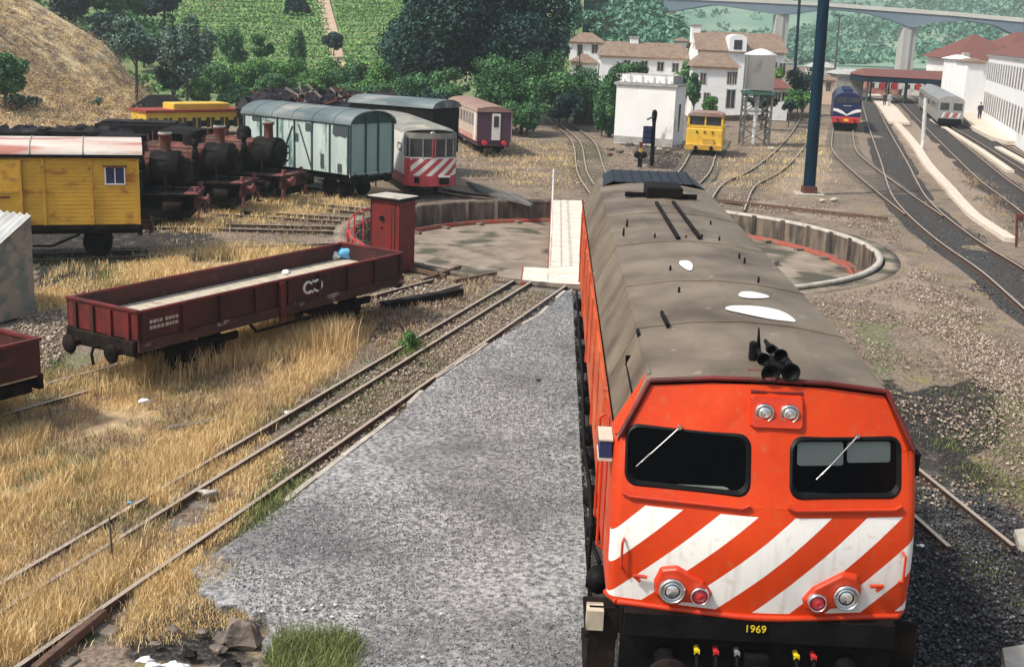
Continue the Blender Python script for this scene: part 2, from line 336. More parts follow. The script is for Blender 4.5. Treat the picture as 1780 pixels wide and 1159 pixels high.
nx, ny = len(xs), len(ys); I = np.arange(nx*ny).reshape(ny, nx)
F = np.stack([I[:-1, :-1].ravel(), I[:-1, 1:].ravel(), I[1:, 1:].ravel(), I[1:, :-1].ravel()], 1)
cx = Xf[F].mean(1); cy = Yf[F].mean(1); F = F[np.hypot(cx-TC[0], cy-TC[1]) > 9.95]
gm = bpy.data.materials.new('ground'); MT['ground'] = gm; gm.use_nodes = True; n = gm.node_tree; L = n.links.new; b = n.nodes['Principled BSDF']
b.inputs['Roughness'].default_value = .95; b.inputs['Specular IOR Level'].default_value = .15
tc = n.nodes.new('ShaderNodeTexCoord')
def nz(scale, det=8, rough=.6, vec=None):
    t = n.nodes.new('ShaderNodeTexNoise'); t.inputs['Scale'].default_value = scale; t.inputs['Detail'].default_value = det; t.inputs['Roughness'].default_value = rough; L(vec or tc.outputs['Object'], t.inputs['Vector']); return t.outputs['Fac']
def ramp(f, stops):
    rr = n.nodes.new('ShaderNodeValToRGB'); L(f, rr.inputs[0]); e = rr.color_ramp.elements
    while len(e) < len(stops): e.new(.5)
    for q, (p, c) in zip(e, stops): q.position = p; q.color = (*c, 1)
    return rr.outputs[0]
def mix(f, a, b2):
    mx = n.nodes.new('ShaderNodeMixRGB'); L(f, mx.inputs[0]); L(a, mx.inputs[1]); L(b2, mx.inputs[2]); return mx.outputs[0]
def mth(op, a, b2, clamp=False):
    m_ = n.nodes.new('ShaderNodeMath'); m_.operation = op; m_.use_clamp = clamp
    for i, q in enumerate((a, b2)):
        if isinstance(q, (int, float)): m_.inputs[i].default_value = q
        else: L(q, m_.inputs[i])
    return m_.outputs[0]
at = n.nodes.new('ShaderNodeVertexColor'); at.layer_name = 'zone'; sp = n.nodes.new('ShaderNodeSeparateColor'); L(at.outputs['Color'], sp.inputs[0])
fine = nz(14, 10, .7); med = nz(2.4, 8, .65); big = nz(.35, 6)
dirt = ramp(fine, [(.32, (.055, .042, .034)), (.50, (.215, .165, .13)), (.70, (.42, .335, .27))])
dirt = mix(ramp(big, [(.4, (0, 0, 0)), (.65, (.55, .55, .55))]), dirt, ramp(fine, [(.35, (.20, .15, .115)), (.7, (.42, .34, .27))]))
dirt = mix(ramp(nz(.9, 7, .7), [(.55, (0, 0, 0)), (.64, (.85, .85, .85))]), dirt, ramp(fine, [(.35, (.13, .12, .05)), (.65, (.42, .34, .15))]))
dirt = mix(ramp(nz(.7, 7, .75), [(.58, (0, 0, 0)), (.66, (.75, .75, .75))]), dirt, ramp(fine, [(.35, (.03, .06, .02)), (.65, (.16, .20, .10))]))
ochre = ramp(med, [(.32, (.30, .19, .12)), (.5, (.46, .33, .19)), (.66, (.62, .48, .28))])
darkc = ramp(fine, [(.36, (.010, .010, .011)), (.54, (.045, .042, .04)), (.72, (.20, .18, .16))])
green = ramp(fine, [(.36, (.06, .065, .03)), (.52, (.19, .19, .11)), (.7, (.42, .38, .27))])
pale = ramp(fine, [(.3, (.18, .135, .105)), (.65, (.38, .305, .24))])
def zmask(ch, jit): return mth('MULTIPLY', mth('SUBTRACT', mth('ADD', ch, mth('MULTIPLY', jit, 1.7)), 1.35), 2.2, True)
jit = nz(1.7, 8, .7)
dirt = mix(ramp(nz(.55, 9, .75), [(.52, (0, 0, 0)), (.66, (.8, .8, .8))]), dirt, ramp(fine, [(.35, (.015, .014, .013)), (.7, (.16, .13, .11))]))
col = mix(zmask(at.outputs['Alpha'], jit), dirt, pale); col = mix(zmask(sp.outputs[0], jit), col, ochre)
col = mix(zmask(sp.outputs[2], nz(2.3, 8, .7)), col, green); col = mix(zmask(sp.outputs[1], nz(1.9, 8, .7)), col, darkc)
L(col, b.inputs['Base Color'])
bp = n.nodes.new('ShaderNodeBump'); bp.inputs['Strength'].default_value = .8; bp.inputs['Distance'].default_value = .05; L(fine, bp.inputs['Height']); L(bp.outputs[0], b.inputs['Normal'])
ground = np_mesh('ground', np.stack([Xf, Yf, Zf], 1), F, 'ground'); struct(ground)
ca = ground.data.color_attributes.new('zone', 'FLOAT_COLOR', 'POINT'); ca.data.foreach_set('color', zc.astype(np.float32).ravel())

# grey gravel pad beside the locomotive
padL = [G(*q)[:2] for q in ((985, 503), (940, 545), (850, 595), (760, 655), (690, 722), (600, 790), (500, 868), (420, 925), (330, 985))]
padB = [G(*q)[:2] for q in ((352, 1000), (345, 1022), (372, 1030), (380, 1048), (412, 1044), (440, 1060), (462, 1058), (470, 1090), (455, 1110), (478, 1130), (530, 1138), (560, 1170), (640, 1250))]
pad = [np.array([-1.62, 23.2])]+padL+padB+[np.array([-1.62, -9.0])]
mat('padgravel', (.125, .125, .13), (.46, .46, .46), rough=.95, scale=13, bump=1, thr=(.36, .64), c3=(.07, .07, .075), s3=.42, t3=(.44, .78), bscale=30)
pd = MB(); pd.zprism([tuple(p) for p in pad], -.3, -.045); struct(pd.build('gravel_pad', 'padgravel'))
ke = MB()
for i, (a, c) in enumerate(zip(padL[:-1], padL[1:])):
    a3 = np.array([*a, -.05]); c3_ = np.array([*c, -.05]); d = c3_-a3; Ls = np.linalg.norm(d); k = max(1, int(Ls/.9))
    for j in range(k):
        if random.random() < (.15 if i < 6 else .6): continue
        p = a3+d*(j/k); q = a3+d*((j+.96)/k); ke.beam(p+[-.06, 0, random.uniform(-.05, -.02)], q+[-.06, 0, random.uniform(-.05, -.02)], .10, .12)
tag(ke.build('kerb', 'concrete'), 'broken pale concrete kerb along the edge of the grey gravel pad', 'kerb')

# ================================================================== TRACKS
m = mat('rail', (.045, .026, .02), (.10, .06, .042), rough=.6, scale=9, bump=.3, metal=.1)
nn = m.node_tree; geo = nn.nodes.new('ShaderNodeNewGeometry'); sx = nn.nodes.new('ShaderNodeSeparateXYZ'); nn.links.new(geo.outputs['True Normal'], sx.inputs[0])
cmp_ = nn.nodes.new('ShaderNodeMath'); cmp_.operation = 'GREATER_THAN'; cmp_.inputs[1].default_value = .97; nn.links.new(sx.outputs[2], cmp_.inputs[0])
bs = nn.nodes['Principled BSDF']; mx = nn.nodes.new('ShaderNodeMixRGB'); src = bs.inputs['Base Color'].links[0].from_socket
nn.links.new(cmp_.outputs[0], mx.inputs[0]); nn.links.new(src, mx.inputs[1]); mx.inputs[2].default_value = (.40, .33, .27, 1); nn.links.new(mx.outputs[0], bs.inputs['Base Color'])
def smooth(pts, st=1.5):
    P = [np.array(p[:2], float) for p in pts]
    if len(P) == 2:
        k = max(2, int(np.linalg.norm(P[1]-P[0])/4)); return [P[0]+(P[1]-P[0])*t for t in np.linspace(0, 1, k)]
    P = [2*P[0]-P[1]]+P+[2*P[-1]-P[-2]]; out = []
    for i in range(1, len(P)-2):
        k = max(2, int(np.linalg.norm(P[i+1]-P[i])/st))
        for t in np.linspace(0, 1, k, endpoint=False):
            a, b_, c_, d_ = P[i-1], P[i], P[i+1], P[i+2]
            out.append(.5*((2*b_)+(-a+c_)*t+(2*a-5*b_+4*c_-d_)*t*t+(-a+3*b_-3*c_+d_)*t**3))
    out.append(P[-2]); return out
def offs(P, o):
    out = []
    for i, p in enumerate(P):
        d = P[min(i+1, len(P)-1)]-P[max(i-1, 0)]; d = d/np.linalg.norm(d); out.append(p+np.array([d[1], -d[0]])*o)
    return out
RP = [(-.07, -.14), (.07, -.14), (.065, -.125), (.012, -.11), (.012, -.045), (.036, -.035), (.036, 0), (-.036, 0), (-.036, -.035), (-.012, -.045), (-.012, -.11), (-.065, -.125)]
def sweep(mb, P, prof, z=0):
    vs = []
    for i, p in enumerate(P):
        d = P[min(i+1, len(P)-1)]-P[max(i-1, 0)]; d = d/np.linalg.norm(d); nrm = np.array([d[1], -d[0]])
        vs += [(p[0]+nrm[0]*a, p[1]+nrm[1]*a, z+h) for a, h in prof]
    k = len(prof); fs = []
    for i in range(len(P)-1):
        for j in range(k): fs.append((i*k+j, i*k+(j+1) % k, (i+1)*k+(j+1) % k, (i+1)*k+j))
    fs += [tuple(range(k)), tuple((len(P)-1)*k+j for j in range(k-1, -1, -1))]
    return mb.add(vs, fs)
def track(label, pts, rails=(-.83, .83), sl=None, slm='sleeper', z=0.0, bed=None, bedw=1.6, st=1.5):
    P = smooth(pts, st); o = P[0]; t = thing('railway_track', label, 'railway track', (o[0], o[1], 0), 0, 'railway tracks'); P = [p-o for p in P]
    for r_ in rails: sweep(MB(), offs(P, r_), RP, z).build('rail', 'rail', t)
    if sl:
        seg = [np.linalg.norm(b_-a_) for a_, b_ in zip(P[:-1], P[1:])]; Ls = sum(seg); k = min(100, int(Ls/sl)); base = None
        w_ = max(abs(q) for q in rails)+.42
        for i in range(k):
            s_ = (i+.5)*sl; j = 0
            while j < len(seg)-1 and s_ > seg[j]: s_ -= seg[j]; j += 1
            p = P[j]+(P[j+1]-P[j])*(s_/seg[j]); d = P[j+1]-P[j]
            if base is None: base = MB().cbox(-w_, w_, -.12, .12, -.24, -.108, .01).build('sleeper', slm, t); ob = base
            else: ob = base.copy(); COL.objects.link(ob); ob.parent = t
            ob.location = (p[0], p[1], z+random.uniform(-.012, .004)); ob.rotation_euler = (0, 0, math.atan2(d[1], d[0])-PI/2+random.uniform(-.03, .03))
    if bed:
        B = offs(P, -bedw), offs(P, bedw); mb = MB(); n_ = len(P); vs = []
        e = [0, -.1, -.07, -.085, -.07, -.1, 0]
        for i in range(n_):
            for j, f_ in enumerate((-1, -.8, -.35, 0, .35, .8, 1)):
                q = (B[0][i]+B[1][i])/2+(B[1][i]-B[0][i])/2*f_*(1+.06*random.uniform(-1, 1)*(abs(f_) > .9)); vs.append((q[0]+o[0], q[1]+o[1], -.24 if abs(f_) > .9 else z-.150+.012*(abs(f_) < .5)))
        mb.add(vs, [(i*7+j, i*7+j+1, i*7+j+8, i*7+j+7) for i in range(n_-1) for j in range(6)]); struct(mb.build('ballast', bed))
    return t
def rad(h, r0, r1):  # radial line from the turntable centre, heading in degrees clockwise from +Y
    a = math.radians(h); return [TC+r0*np.array([math.sin(a), math.cos(a)]), TC+r1*np.array([math.sin(a), math.cos(a)])]
def GP(*q, o=0.0): return offs(smooth([G(*p) for p in q], 6), o)
track('three rail track under the orange locomotive, leading onto the turntable', [(0, -9), (0, 23.3)], sl=.65, bed='ballast_dark', bedw=1.9)
dd = np.array([-.28, -1.0]); dd /= np.linalg.norm(dd); s0 = np.array([-2.62, 23.7])
track('dual gauge track of three rails running diagonally past the grey gravel pad', [s0, s0+dd*24.5], rails=(-.84, .26, .80), sl=.8, slm='sleeper_pale', bed='ballast_brown', bedw=1.5, z=-.01)
track('short stub of track ending beside the right flank of the orange locomotive', [(4.45, 5.2), (1.75, 22.9)], rails=(-.52, .52), sl=.75, bed='ballast_dark', bedw=1.4)
lt = track('track through the dry grass that carries the long red flat wagon', rad(-152.4+1, 11.2, 38), rails=(-.52, .52), sl=.9, slm='sleeper_pale', z=-.03)
for hd, lb, r1 in ((-116, 'track under the yellow plank wagon', 32), (-97, 'track beneath the steam locomotive nearest the yellow wagon', 34), (-84, 'track beneath the middle steam locomotive', 36), (-70, 'track beneath the steam locomotive next to the green van', 36), (-54.5, 'track beneath the pale green van', 34)):
    track(lb, rad(hd, 10.4, r1), rails=(-.52, .52), sl=.8, slm='sleeper_pale', z=-.02)
track('track leading from the turntable to the striped railcar', smooth([TC+10.3*np.array([math.sin(-.45), math.cos(-.45)]), G(760, 328), (-9.0, 52), (-12.5, 62)]), rails=(-.52, .52), sl=.8, slm='sleeper_pale', z=-.02)
track('dual gauge track running from the turntable away past the white block building', [(0.4, 43.1)]+[G(*q)[:2] for q in ((1029, 300), (1016, 250), (992, 226), (960, 202), (920, 186))], rails=(-.78, -.24, .78), sl=.8, slm='sleeper_pale', z=-.02)
track('track under the yellow track machine', [(2.6, 43.3)]+[G(*q)[:2] for q in ((1205, 300), (1222, 268), (1240, 240))], sl=.8, slm='sleeper_pale', bed='ballast_dark', bedw=1.6)
track('track curving from the turntable between the water tower and the tall green pole', [(5.4, 41.9)]+[G(*q)[:2] for q in ((1285, 320), (1330, 296), (1368, 264), (1396, 228), (1408, 200), (1410, 185))], sl=.8, slm='sleeper_pale', z=-.02)
ml = [G(*q) for q in ((1500, 150), (1497, 165), (1505, 200), (1514, 230), (1532, 280), (1540, 308), (1551, 337), (1576, 369), (1631, 417), (1708, 471), (1780, 534), (2040, 760))]
track('main line track on dark ballast sweeping to the right edge', offs(smooth(ml, 2), -.80), sl=.62, bed='ballast_dark', bedw=1.55)
t2 = [G(*q) for q in ((1466, 190), (1452, 215), (1447, 240), (1449, 262), (1473, 288), (1527, 334), (1574, 371))]
track('siding under the blue locomotive joining the main line', offs(smooth(t2, 2), -.80), sl=.8, slm='sleeper_pale', z=-.01)
m2 = [G(*q) for q in ((1530, 150), (1560, 172), (1600, 212), (1669, 280), (1708, 316), (1760, 355), (1900, 465))]
track('second station track between the two pale cable troughs', offs(smooth(m2, 2), -.80), sl=.65, bed='ballast_dark', bedw=1.5)
m3 = [G(*q) for q in ((1590, 165), (1636, 208), (1690, 240), (1780, 296), (1950, 400))]
track('station track under the silver railcar set', offs(smooth(m3, 2), -.80), sl=.65, bed='ballast_dark', bedw=1.7)
def strip(name, label, px, w0, w1, z0, z1, m_, cat='cable trough'):
    P = smooth([G(*q) for q in px], 1.2); mb = MB(); N_ = len(P)
    for i in range(N_-1):
        w_ = w0+(w1-w0)*i/N_; d = P[i+1]-P[i]; q = P[i]+d*.985; nr = np.array([d[1], -d[0]])/np.linalg.norm(d)*w_/2; j = random.uniform(0, .012)
        mb.zprism([P[i]-nr, q-nr, q+nr, P[i]+nr], z0, z1+j)
    o = mb.build(name, m_); return tag(o, label, cat) if cat else struct(o)
strip('cable_trough', 'long pale concrete cable trough beside the main line', [(1537, 193), (1562, 218), (1590, 250), (1612, 283), (1650, 325), (1692, 370), (1758, 414)], .75, .5, -.2, -.0, 'trough')
strip('cable_trough', 'shorter pale concrete cable trough further right towards the station', [(1620, 207), (1660, 232), (1708, 262), (1757, 296)], .5, .45, -.2, 0, 'trough')
strip('cable_trough', 'pale trough at the right edge below the station platform', [(1735, 255), (1790, 285)], .5, .45, -.2, 0, 'trough')

# ================================================================== TURNTABLE
tt = thing('turntable', 'sunken railway turntable with pale deck and red ring rail behind the orange locomotive', 'turntable', (TC[0], TC[1], 0))
def ring(r0, r1, z0, z1, m_, name, a0=0, a1=2*PI, n_=96, par=tt, label=None):
    return MB().lathe((0, 0, 0), [(r0, z0), (r1, z0), (r1, z1), (r0, z1), (r0, z0)], n_, a0=a0, a1=a1).build(name, m_, par, label=label)
ring(9.64, 9.86, -.13, -.02, 'concrete', 'coping', -1.2, 1.35, 60); ring(9.64, 9.93, -.16, -.03, 'pitwall', 'coping', 1.352, 2*PI-1.202, 90, label='brown weathered coping'); ring(9.94, 10.45, -.4, -.135, 'pitfloor', 'apron')
MB().lathe((0, 0, 0), [(9.66, -.04), (9.66, -.98)], 96).build('pit_wall', 'pitwall', tt)
MB().lathe((0, 0, 0), [(9.7, -.95), (8.6, -.93), (4, -.86), (.01, -.82)], 64).build('pit_floor', 'pitfloor', tt)
ring(8.85, 8.92, -.95, -.76, 'redring', 'ring_rail'); ring(9.15, 9.20, -.95, -.84, 'redring', 'cable_ring'); ring(9.32, 9.35, -.95, -.86, 'redring', 'cable_ring')
for i in range(28):
    a = i/28*2*PI; c_, s_ = math.cos(a), math.sin(a)
    MB().beam((8.5*c_, 8.5*s_, -.88), (9.3*c_, 9.3*s_, -.88), .22, .10).build('bearer', 'sleeper_pale', tt)
for i in range(40):
    a = i/40*2*PI+.05; c_, s_ = math.cos(a), math.sin(a)
    MB().beam((9.62*c_, 9.62*s_, -.95), (9.62*c_, 9.62*s_, -.04), .16, .16).build('pilaster', 'pitwall', tt)
mb = MB(); 
for s in (-1, 1): mb.box(s*.84-.16, s*.84+.16, -9.5, 9.5, -.78, -.15)
mb.box(-.7, .7, -9.5, -9.2, -.7, -.2).box(-.7, .7, 9.2, 9.5, -.7, -.2)
for i in range(-4, 5): mb.box(-.67, .67, i*2-.08, i*2+.08, -.7, -.25)
mb.build('bridge_girder', 'redrust', tt)
for s in (-1, 1): sweep(MB(), [np.array([s*.83, -9.5]), np.array([s*.83, 9.5])], RP).build('bridge_rail', 'rail', tt)
dk = MB()
for i in range(38): y_ = -9.4+i*.5; dk.box(-2.35+random.uniform(-.01, .01), -.98, y_, y_+.485, -.13, -.04+random.uniform(-.006, .006))
dk.box(-3.15, -2.36, -9.25, -7.0, -.13, -.04); dk.build('walkway', 'deckcream', tt)
MB().box(-2.38, -2.352, -7, 9.5, -.34, -.02).box(-3.18, -3.152, -9.25, -7, -.34, -.02).box(-3.18, -.98, -9.46, -9.42, -.34, -.03).build('edge_channel', 'redrust', tt)
hr = MB(); hr.tube((-2.3, -6.8, .0), (-2.3, -6.8, .95), .025).tube((-2.3, 9.3, -.03), (-2.3, 9.3, 1.35), .05)
for y_ in (-2, 2, 5.5): hr.tube((-2.3, y_, 0), (-2.3, y_, .95), .022)
hr.path([(-2.3, -6.8, .95), (-2.3, 9.3, .95)], .025).path([(-2.3, -6.8, .5), (-2.3, 9.3, .5)], .018).path([(-2.3, 9.3, 1.3), (-2.32, 8.9, 1.0)], .03); hr.build('handrail', 'polewhite', tt)
mb = MB().box(2.6, 6.2, -.06, .06, -.87, -.78).box(6.2, 6.35, -.12, .12, -.87, -.7); mb.build('drain_bar', 'sleeper', tt)
# red operator's hut beside the pit
bp_ = G(682, 462); bt = thing('hut', 'narrow dark red hut with flat pale roof at the left side of the turntable', 'hut', bp_, -.50)
MB().cbox(-.55, .55, -.42, .42, -.1, 2.12, .01).build('wall', 'boothred', bt, bevel=.01)
MB().box(-.66, .66, -.53, .53, 2.125, 2.2).build('roof', 'black', bt); MB().cbox(-.62, .62, -.49, .49, 2.202, 2.23, .01).build('roof_sheet', 'concrete', bt)
MB().box(-.44, .26, -.435, -.422, .02, 2.0).build('door', 'boothred', bt)
mb = MB().tube((-.10, -.44, 1.55), (-.10, -.50, 1.55), .075, n=14).tube((-.1, -.44, 1.25), (-.1, -.47, 1.25), .03); mb.build('lamp_fitting', 'black', bt)
MB().box(.36, .38, -.445, -.425, 0, 2.1).box(-.545, -.53, -.445, -.425, 0, 2.1).build('corner_strip', 'rustred', bt)
rl = thing('railing', 'rusty red curved railing left of the red hut', 'railing', (0, 0, 0)); mb = MB(); pts = []
for i in range(7):
    q = G(*((652, 376), (632, 381), (616, 389), (606, 402), (604, 418), (612, 434), (634, 446))[i], z=.6)[:2]; pts.append(q)
for i, q in enumerate(pts): MB().tube((q[0], q[1], -.12), (q[0], q[1], .95 if i < 6 else .5), .028).build('post', 'redpaint', rl)
for z_ in (.5, .95): mb = MB().path([(q[0], q[1], z_) for q in pts], .024).build('bar', 'redpaint', rl)
# rails and timbers lying about
def lying(name, label, cat, a, c, w_, h, m_, z=-.1, n_=1, group=None):
    a = G(*a); c = G(*c); o = MB().beam((0, 0, h/2), tuple((c-a)+np.array([0, 0, h/2])), w_, h).build(name, m_, bevel=.01); o.location = (a[0], a[1], z); return tag(o, label, cat, group)
lying('loose_rail', 'long dark loose rail lying on the ground beyond the right side of the turntable', 'rail', (1235, 346), (1543, 379), .14, .14, 'rail_rust')
lying('timber_baulk', 'charred timber baulk lying beyond the end of the red flat wagon', 'timber', (666, 533), (800, 508), .28, .22, 'timber')
lying('loose_rail', 'short rusty rail lying left of the turntable near the red hut', 'rail', (703, 462), (775, 478), .1, .12, 'rail_rust')
lying('loose_rail', 'rusty rail offcut beside the end of the three rail track', 'rail', (735, 485), (800, 462), .1, .12, 'rail_rust')
lying('loose_rail', 'thin rail offcut lying behind the charred timber', 'rail', (790, 487), (862, 473), .1, .12, 'rail_rust')
for i in range(6):
    lying('stacked_rail', 'grey steel rail in the stack in front of the striped railcar', 'rail', (812+i*4, 318+i*3.2), (905+i*4, 344+i*2.6), .12, .13, 'lattice', -.05, group='rails stacked in front of the striped railcar')
lying('plank', 'weathered plank lying in the dry grass', 'plank', (290, 738), (372, 725), .16, .06, 'sleeper_pale')
lying('plank', 'pale cut plank near the left edge of the three rail track', 'plank', (100, 1000), (122, 985), .14, .05, 'sleeper_pale')
lying('old_rail', 'half buried rail in the dry grass at the bottom left', 'rail', (180, 1060), (60, 1159), .1, .12, 'rail_rust')

# ================================================================== HILLS
def hill(name, us, rows, m_, amp=.6, sc=.15, sub=5, seed=0):
    us = np.linspace(us[0], us[-1], 70); out = []
    ys_ = [q[0] for q in rows]
    for k in range(len(rows)-1):
        for t in np.linspace(0, 1, sub, endpoint=(k == len(rows)-2)):
            y_ = ys_[k]*(1-t)+ys_[k+1]*t; line = []
            for u in us:
                za = rows[k][1](u, ys_[k]); zb = rows[k+1][1](u, ys_[k+1]); z_ = za*(1-t)+zb*t
                x_ = A(u, 100, y_)[0]; line.append((x_, y_, z_))
            out.append(line)
    V = np.array(out).reshape(-1, 3); V[:, 2] += amp*snoise(V[:, 0], V[:, 1], sc, seed)*np.clip(V[:, 2]/3, 0, 1)
    r_, c_ = len(out), len(us); I = np.arange(r_*c_).reshape(r_, c_)
    F = np.stack([I[:-1, :-1].ravel(), I[:-1, 1:].ravel(), I[1:, 1:].ravel(), I[1:, :-1].ravel()], 1)
    return struct(np_mesh(name, V, F, m_, smooth=True)), V.reshape(r_, c_, 3)
def zv(v_of_u):  # height of the sight line at photo row v
    return lambda u, y_: A(u, np.interp(u, *zip(*v_of_u)), y_)[2]
c0 = lambda z_: (lambda u, y_: z_)
mat('drygrass_slope', (.40, .29, .17), (.78, .64, .38), rough=.95, scale=.9, bump=1, thr=(.3, .66), c3=(.16, .11, .09), s3=.75, t3=(.46, .62), bscale=3)
mat('green_slope', (.08, .14, .05), (.20, .25, .10), rough=.95, scale=.5, bump=1, thr=(.3, .7), c3=(.20, .19, .09), s3=.16, t3=(.55, .7), bscale=2)
mat('mid_slope', (.09, .17, .08), (.24, .32, .16), rough=.95, scale=.12, bump=1, thr=(.35, .65), c3=(.30, .25, .17), s3=.06, t3=(.55, .68), bscale=1)
mat('far_slope', (.16, .30, .21), (.30, .40, .28), rough=.95, scale=.025, bump=1, thr=(.38, .62), c3=(.42, .36, .32), s3=.012, t3=(.56, .66), bscale=.3)  # far hillside colours lightened, part of the haze painted in
mat('path_soil', (.42, .30, .21), (.50, .37, .27), rough=.95, scale=1)
emb, EV = hill('embankment', (-420, 300), [(62, c0(-.3)), (86, zv([(-420, -260), (0, 45), (60, 95), (130, 140), (200, 172), (262, 190), (300, 205)])), (100, zv([(-420, -420), (-100, -110), (0, -20), (50, 3), (110, 46), (185, 90), (232, 142), (275, 182), (300, 196)])), (125, c0(-1))], 'drygrass_slope', .5, .35, 10, 3)
vin, VV = hill('vineyard_slope', (-500, 1010), [(92, c0(-.4)), (118, zv([(-500, 120), (300, 128), (700, 140), (1010, 150)])), (215, zv([(-500, -130), (1010, -90)])), (300, zv([(-500, -180), (1010, -130)])), (360, c0(0))], 'green_slope', .25, .2, 12, 5)
midh, MV = hill('wooded_slope', (840, 1250), [(135, c0(-.5)), (170, zv([(840, 60), (960, 75), (1090, 85), (1190, 100), (1250, 112)])), (235, zv([(840, -60), (960, -40), (1080, -22), (1120, -2), (1150, 30), (1180, 66), (1200, 95), (1250, 104)])), (330, c0(-2))], 'mid_slope', .8, .1, 10, 8)
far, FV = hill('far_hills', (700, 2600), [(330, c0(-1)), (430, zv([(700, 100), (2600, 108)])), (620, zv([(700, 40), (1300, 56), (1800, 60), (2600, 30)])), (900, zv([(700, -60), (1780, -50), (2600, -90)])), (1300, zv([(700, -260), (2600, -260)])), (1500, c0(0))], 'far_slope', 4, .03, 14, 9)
def zon(VG, x_, y_):
    # height on a hill grid
    r_ = int(np.clip(np.searchsorted(VG[:, 0, 1], y_)-1, 0, len(VG)-2)); t = (y_-VG[r_, 0, 1])/(VG[r_+1, 0, 1]-VG[r_, 0, 1])
    za = np.interp(x_, VG[r_, :, 0], VG[r_, :, 2]); zb = np.interp(x_, VG[r_+1, :, 0], VG[r_+1, :, 2]); return za*(1-t)+zb*t
# soil path up the vineyard
pp = []
for u, y_ in ((590, 122), (575, 140), (560, 160), (548, 180), (540, 200), (536, 222)):
    x_ = A(u, 60, y_)[0]; pp.append((x_, y_, zon(VV, x_, y_)+.35))
mb = MB(); P_ = []
for a, c in zip(pp[:-1], pp[1:]):
    for t in np.linspace(0, 1, 5, endpoint=False): q = np.array(a)*(1-t)+np.array(c)*t; q[2] = zon(VV, q[0], q[1])+.25; P_.append(q)
vs = []
for q in P_: vs += [(q[0]-.9, q[1], q[2]), (q[0]+.9, q[1], q[2])]
mb.add(vs, [(2*i, 2*i+1, 2*i+3, 2*i+2) for i in range(len(P_)-1)]); struct(mb.build('path', 'path_soil'))
def quads(C, N1, S, asp=.6):
    # leaf quads: centres, normals, sizes
    n_ = len(C); t = rng.normal(size=(n_, 3)); e = np.cross(N1, t); e /= np.linalg.norm(e, axis=1, keepdims=True)+1e-9; g = np.cross(N1, e)
    S = S[:, None]; e = e*S; g = g*S*asp
    V = np.stack([C-e, C+g, C+e, C-g], 1).reshape(-1, 3); return V, np.arange(n_*4).reshape(-1, 4)
def nrm(a): return a/(np.linalg.norm(a, axis=1, keepdims=True)+1e-9)
for i in range(33):
    y_ = 119+i*3.1
    for (ua, ub) in (((300, 533) if i % 9 != 4 else (380, 533)), (600, 705)):
        uu = np.interp(y_, (122, 222), (590, 536)); ub2 = uu-9 if ub == 533 else ub; ua2 = uu+9 if ua == 600 else ua
        xa, xb = A(ua2, 60, y_)[0], A(ub2, 60, y_)[0]; n_ = int((xb-xa)*40); xx = rng.uniform(xa, xb, n_); zz = np.array([zon(VV, q, y_) for q in np.linspace(xa, xb, 30)])
        yy = y_+rng.normal(0, .16, n_)+.25*np.sin(xx*.3); z_ = np.interp(xx, np.linspace(xa, xb, 30), zz)+rng.uniform(.05, .95, n_)
        gap = snoise(xx, yy*.6, .5, 77) > -9; C = np.stack([xx, yy, z_], 1)[gap]; o0 = np.array([xa, y_, zz[0]])
        V, F_ = quads(C-o0, nrm(rng.normal(size=C.shape)+[0, -.3, .8]), rng.uniform(.12, .22, len(C)))
        o = np_mesh('vine_row', V, F_, 'leafvine', rng.random(len(C))); o.location = o0
        tag(o, 'green vine row on the terraced slope above the yellow carriage', 'vine row', 'vine rows on the hillside')
# ================================================================== ORANGE LOCOMOTIVE
LO = thing('diesel_locomotive', 'large orange diesel locomotive with brown roof and white diagonal nose stripes filling the right foreground', 'locomotive', (0, 0, 0))
EW, TW, ZE, ZT, LL = 1.53, 1.24, 3.27, 3.86, 17.83
def fy(z): return float(np.interp(z, [1.2, 1.6, 1.9, 2.2, 2.45, 2.7, 3.97], [-.62, -.665, -.69, -.69, -.655, -.585, -.055]))
def FP(x, z, d=0.0):  # point on the nose surface (d metres proud of it)
    return (x, fy(z)+.19*(math.sqrt(x*x+.16)-.4)-d, z)
# nose material: orange with white diagonal stripes as painted
m = mat('nosepaint', (.66, .054, .005), (.56, .040, .004), rough=.36, scale=1.1, spec=.3); n_ = m.node_tree; b_ = n_.nodes['Principled BSDF']; src = b_.inputs['Base Color'].links[0].from_socket
def nd(op, a, c=None, d=None):
    q = n_.nodes.new('ShaderNodeMath'); q.operation = op
    for i, v in enumerate((a, c, d)):
        if v is None: continue
        if isinstance(v, (int, float)): q.inputs[i].default_value = v
        else: n_.links.new(v, q.inputs[i])
    return q.outputs[0]
tc_ = n_.nodes.new('ShaderNodeTexCoord'); sp_ = n_.nodes.new('ShaderNodeSeparateXYZ'); n_.links.new(tc_.outputs['Object'], sp_.inputs[0])
uu = nd('SUBTRACT', sp_.outputs[0], nd('MULTIPLY', sp_.outputs[2], 1.09)); uu = nd('ADD', uu, 2.635*1.09+1.26)
fr = nd('FRACT', nd('DIVIDE', nd('ADD', uu, 7.6), .762)); st_ = nd('LESS_THAN', fr, .505)
st_ = nd('MULTIPLY', st_, nd('LESS_THAN', sp_.outputs[2], 2.635)); st_ = nd('MULTIPLY', st_, nd('GREATER_THAN', sp_.outputs[2], 1.60)); st_ = nd('MULTIPLY', st_, nd('LESS_THAN', sp_.outputs[1], -.28))
mx = n_.nodes.new('ShaderNodeMixRGB'); n_.links.new(st_, mx.inputs[0]); n_.links.new(src, mx.inputs[1]); mx.inputs[2].default_value = (.84, .83, .79, 1)
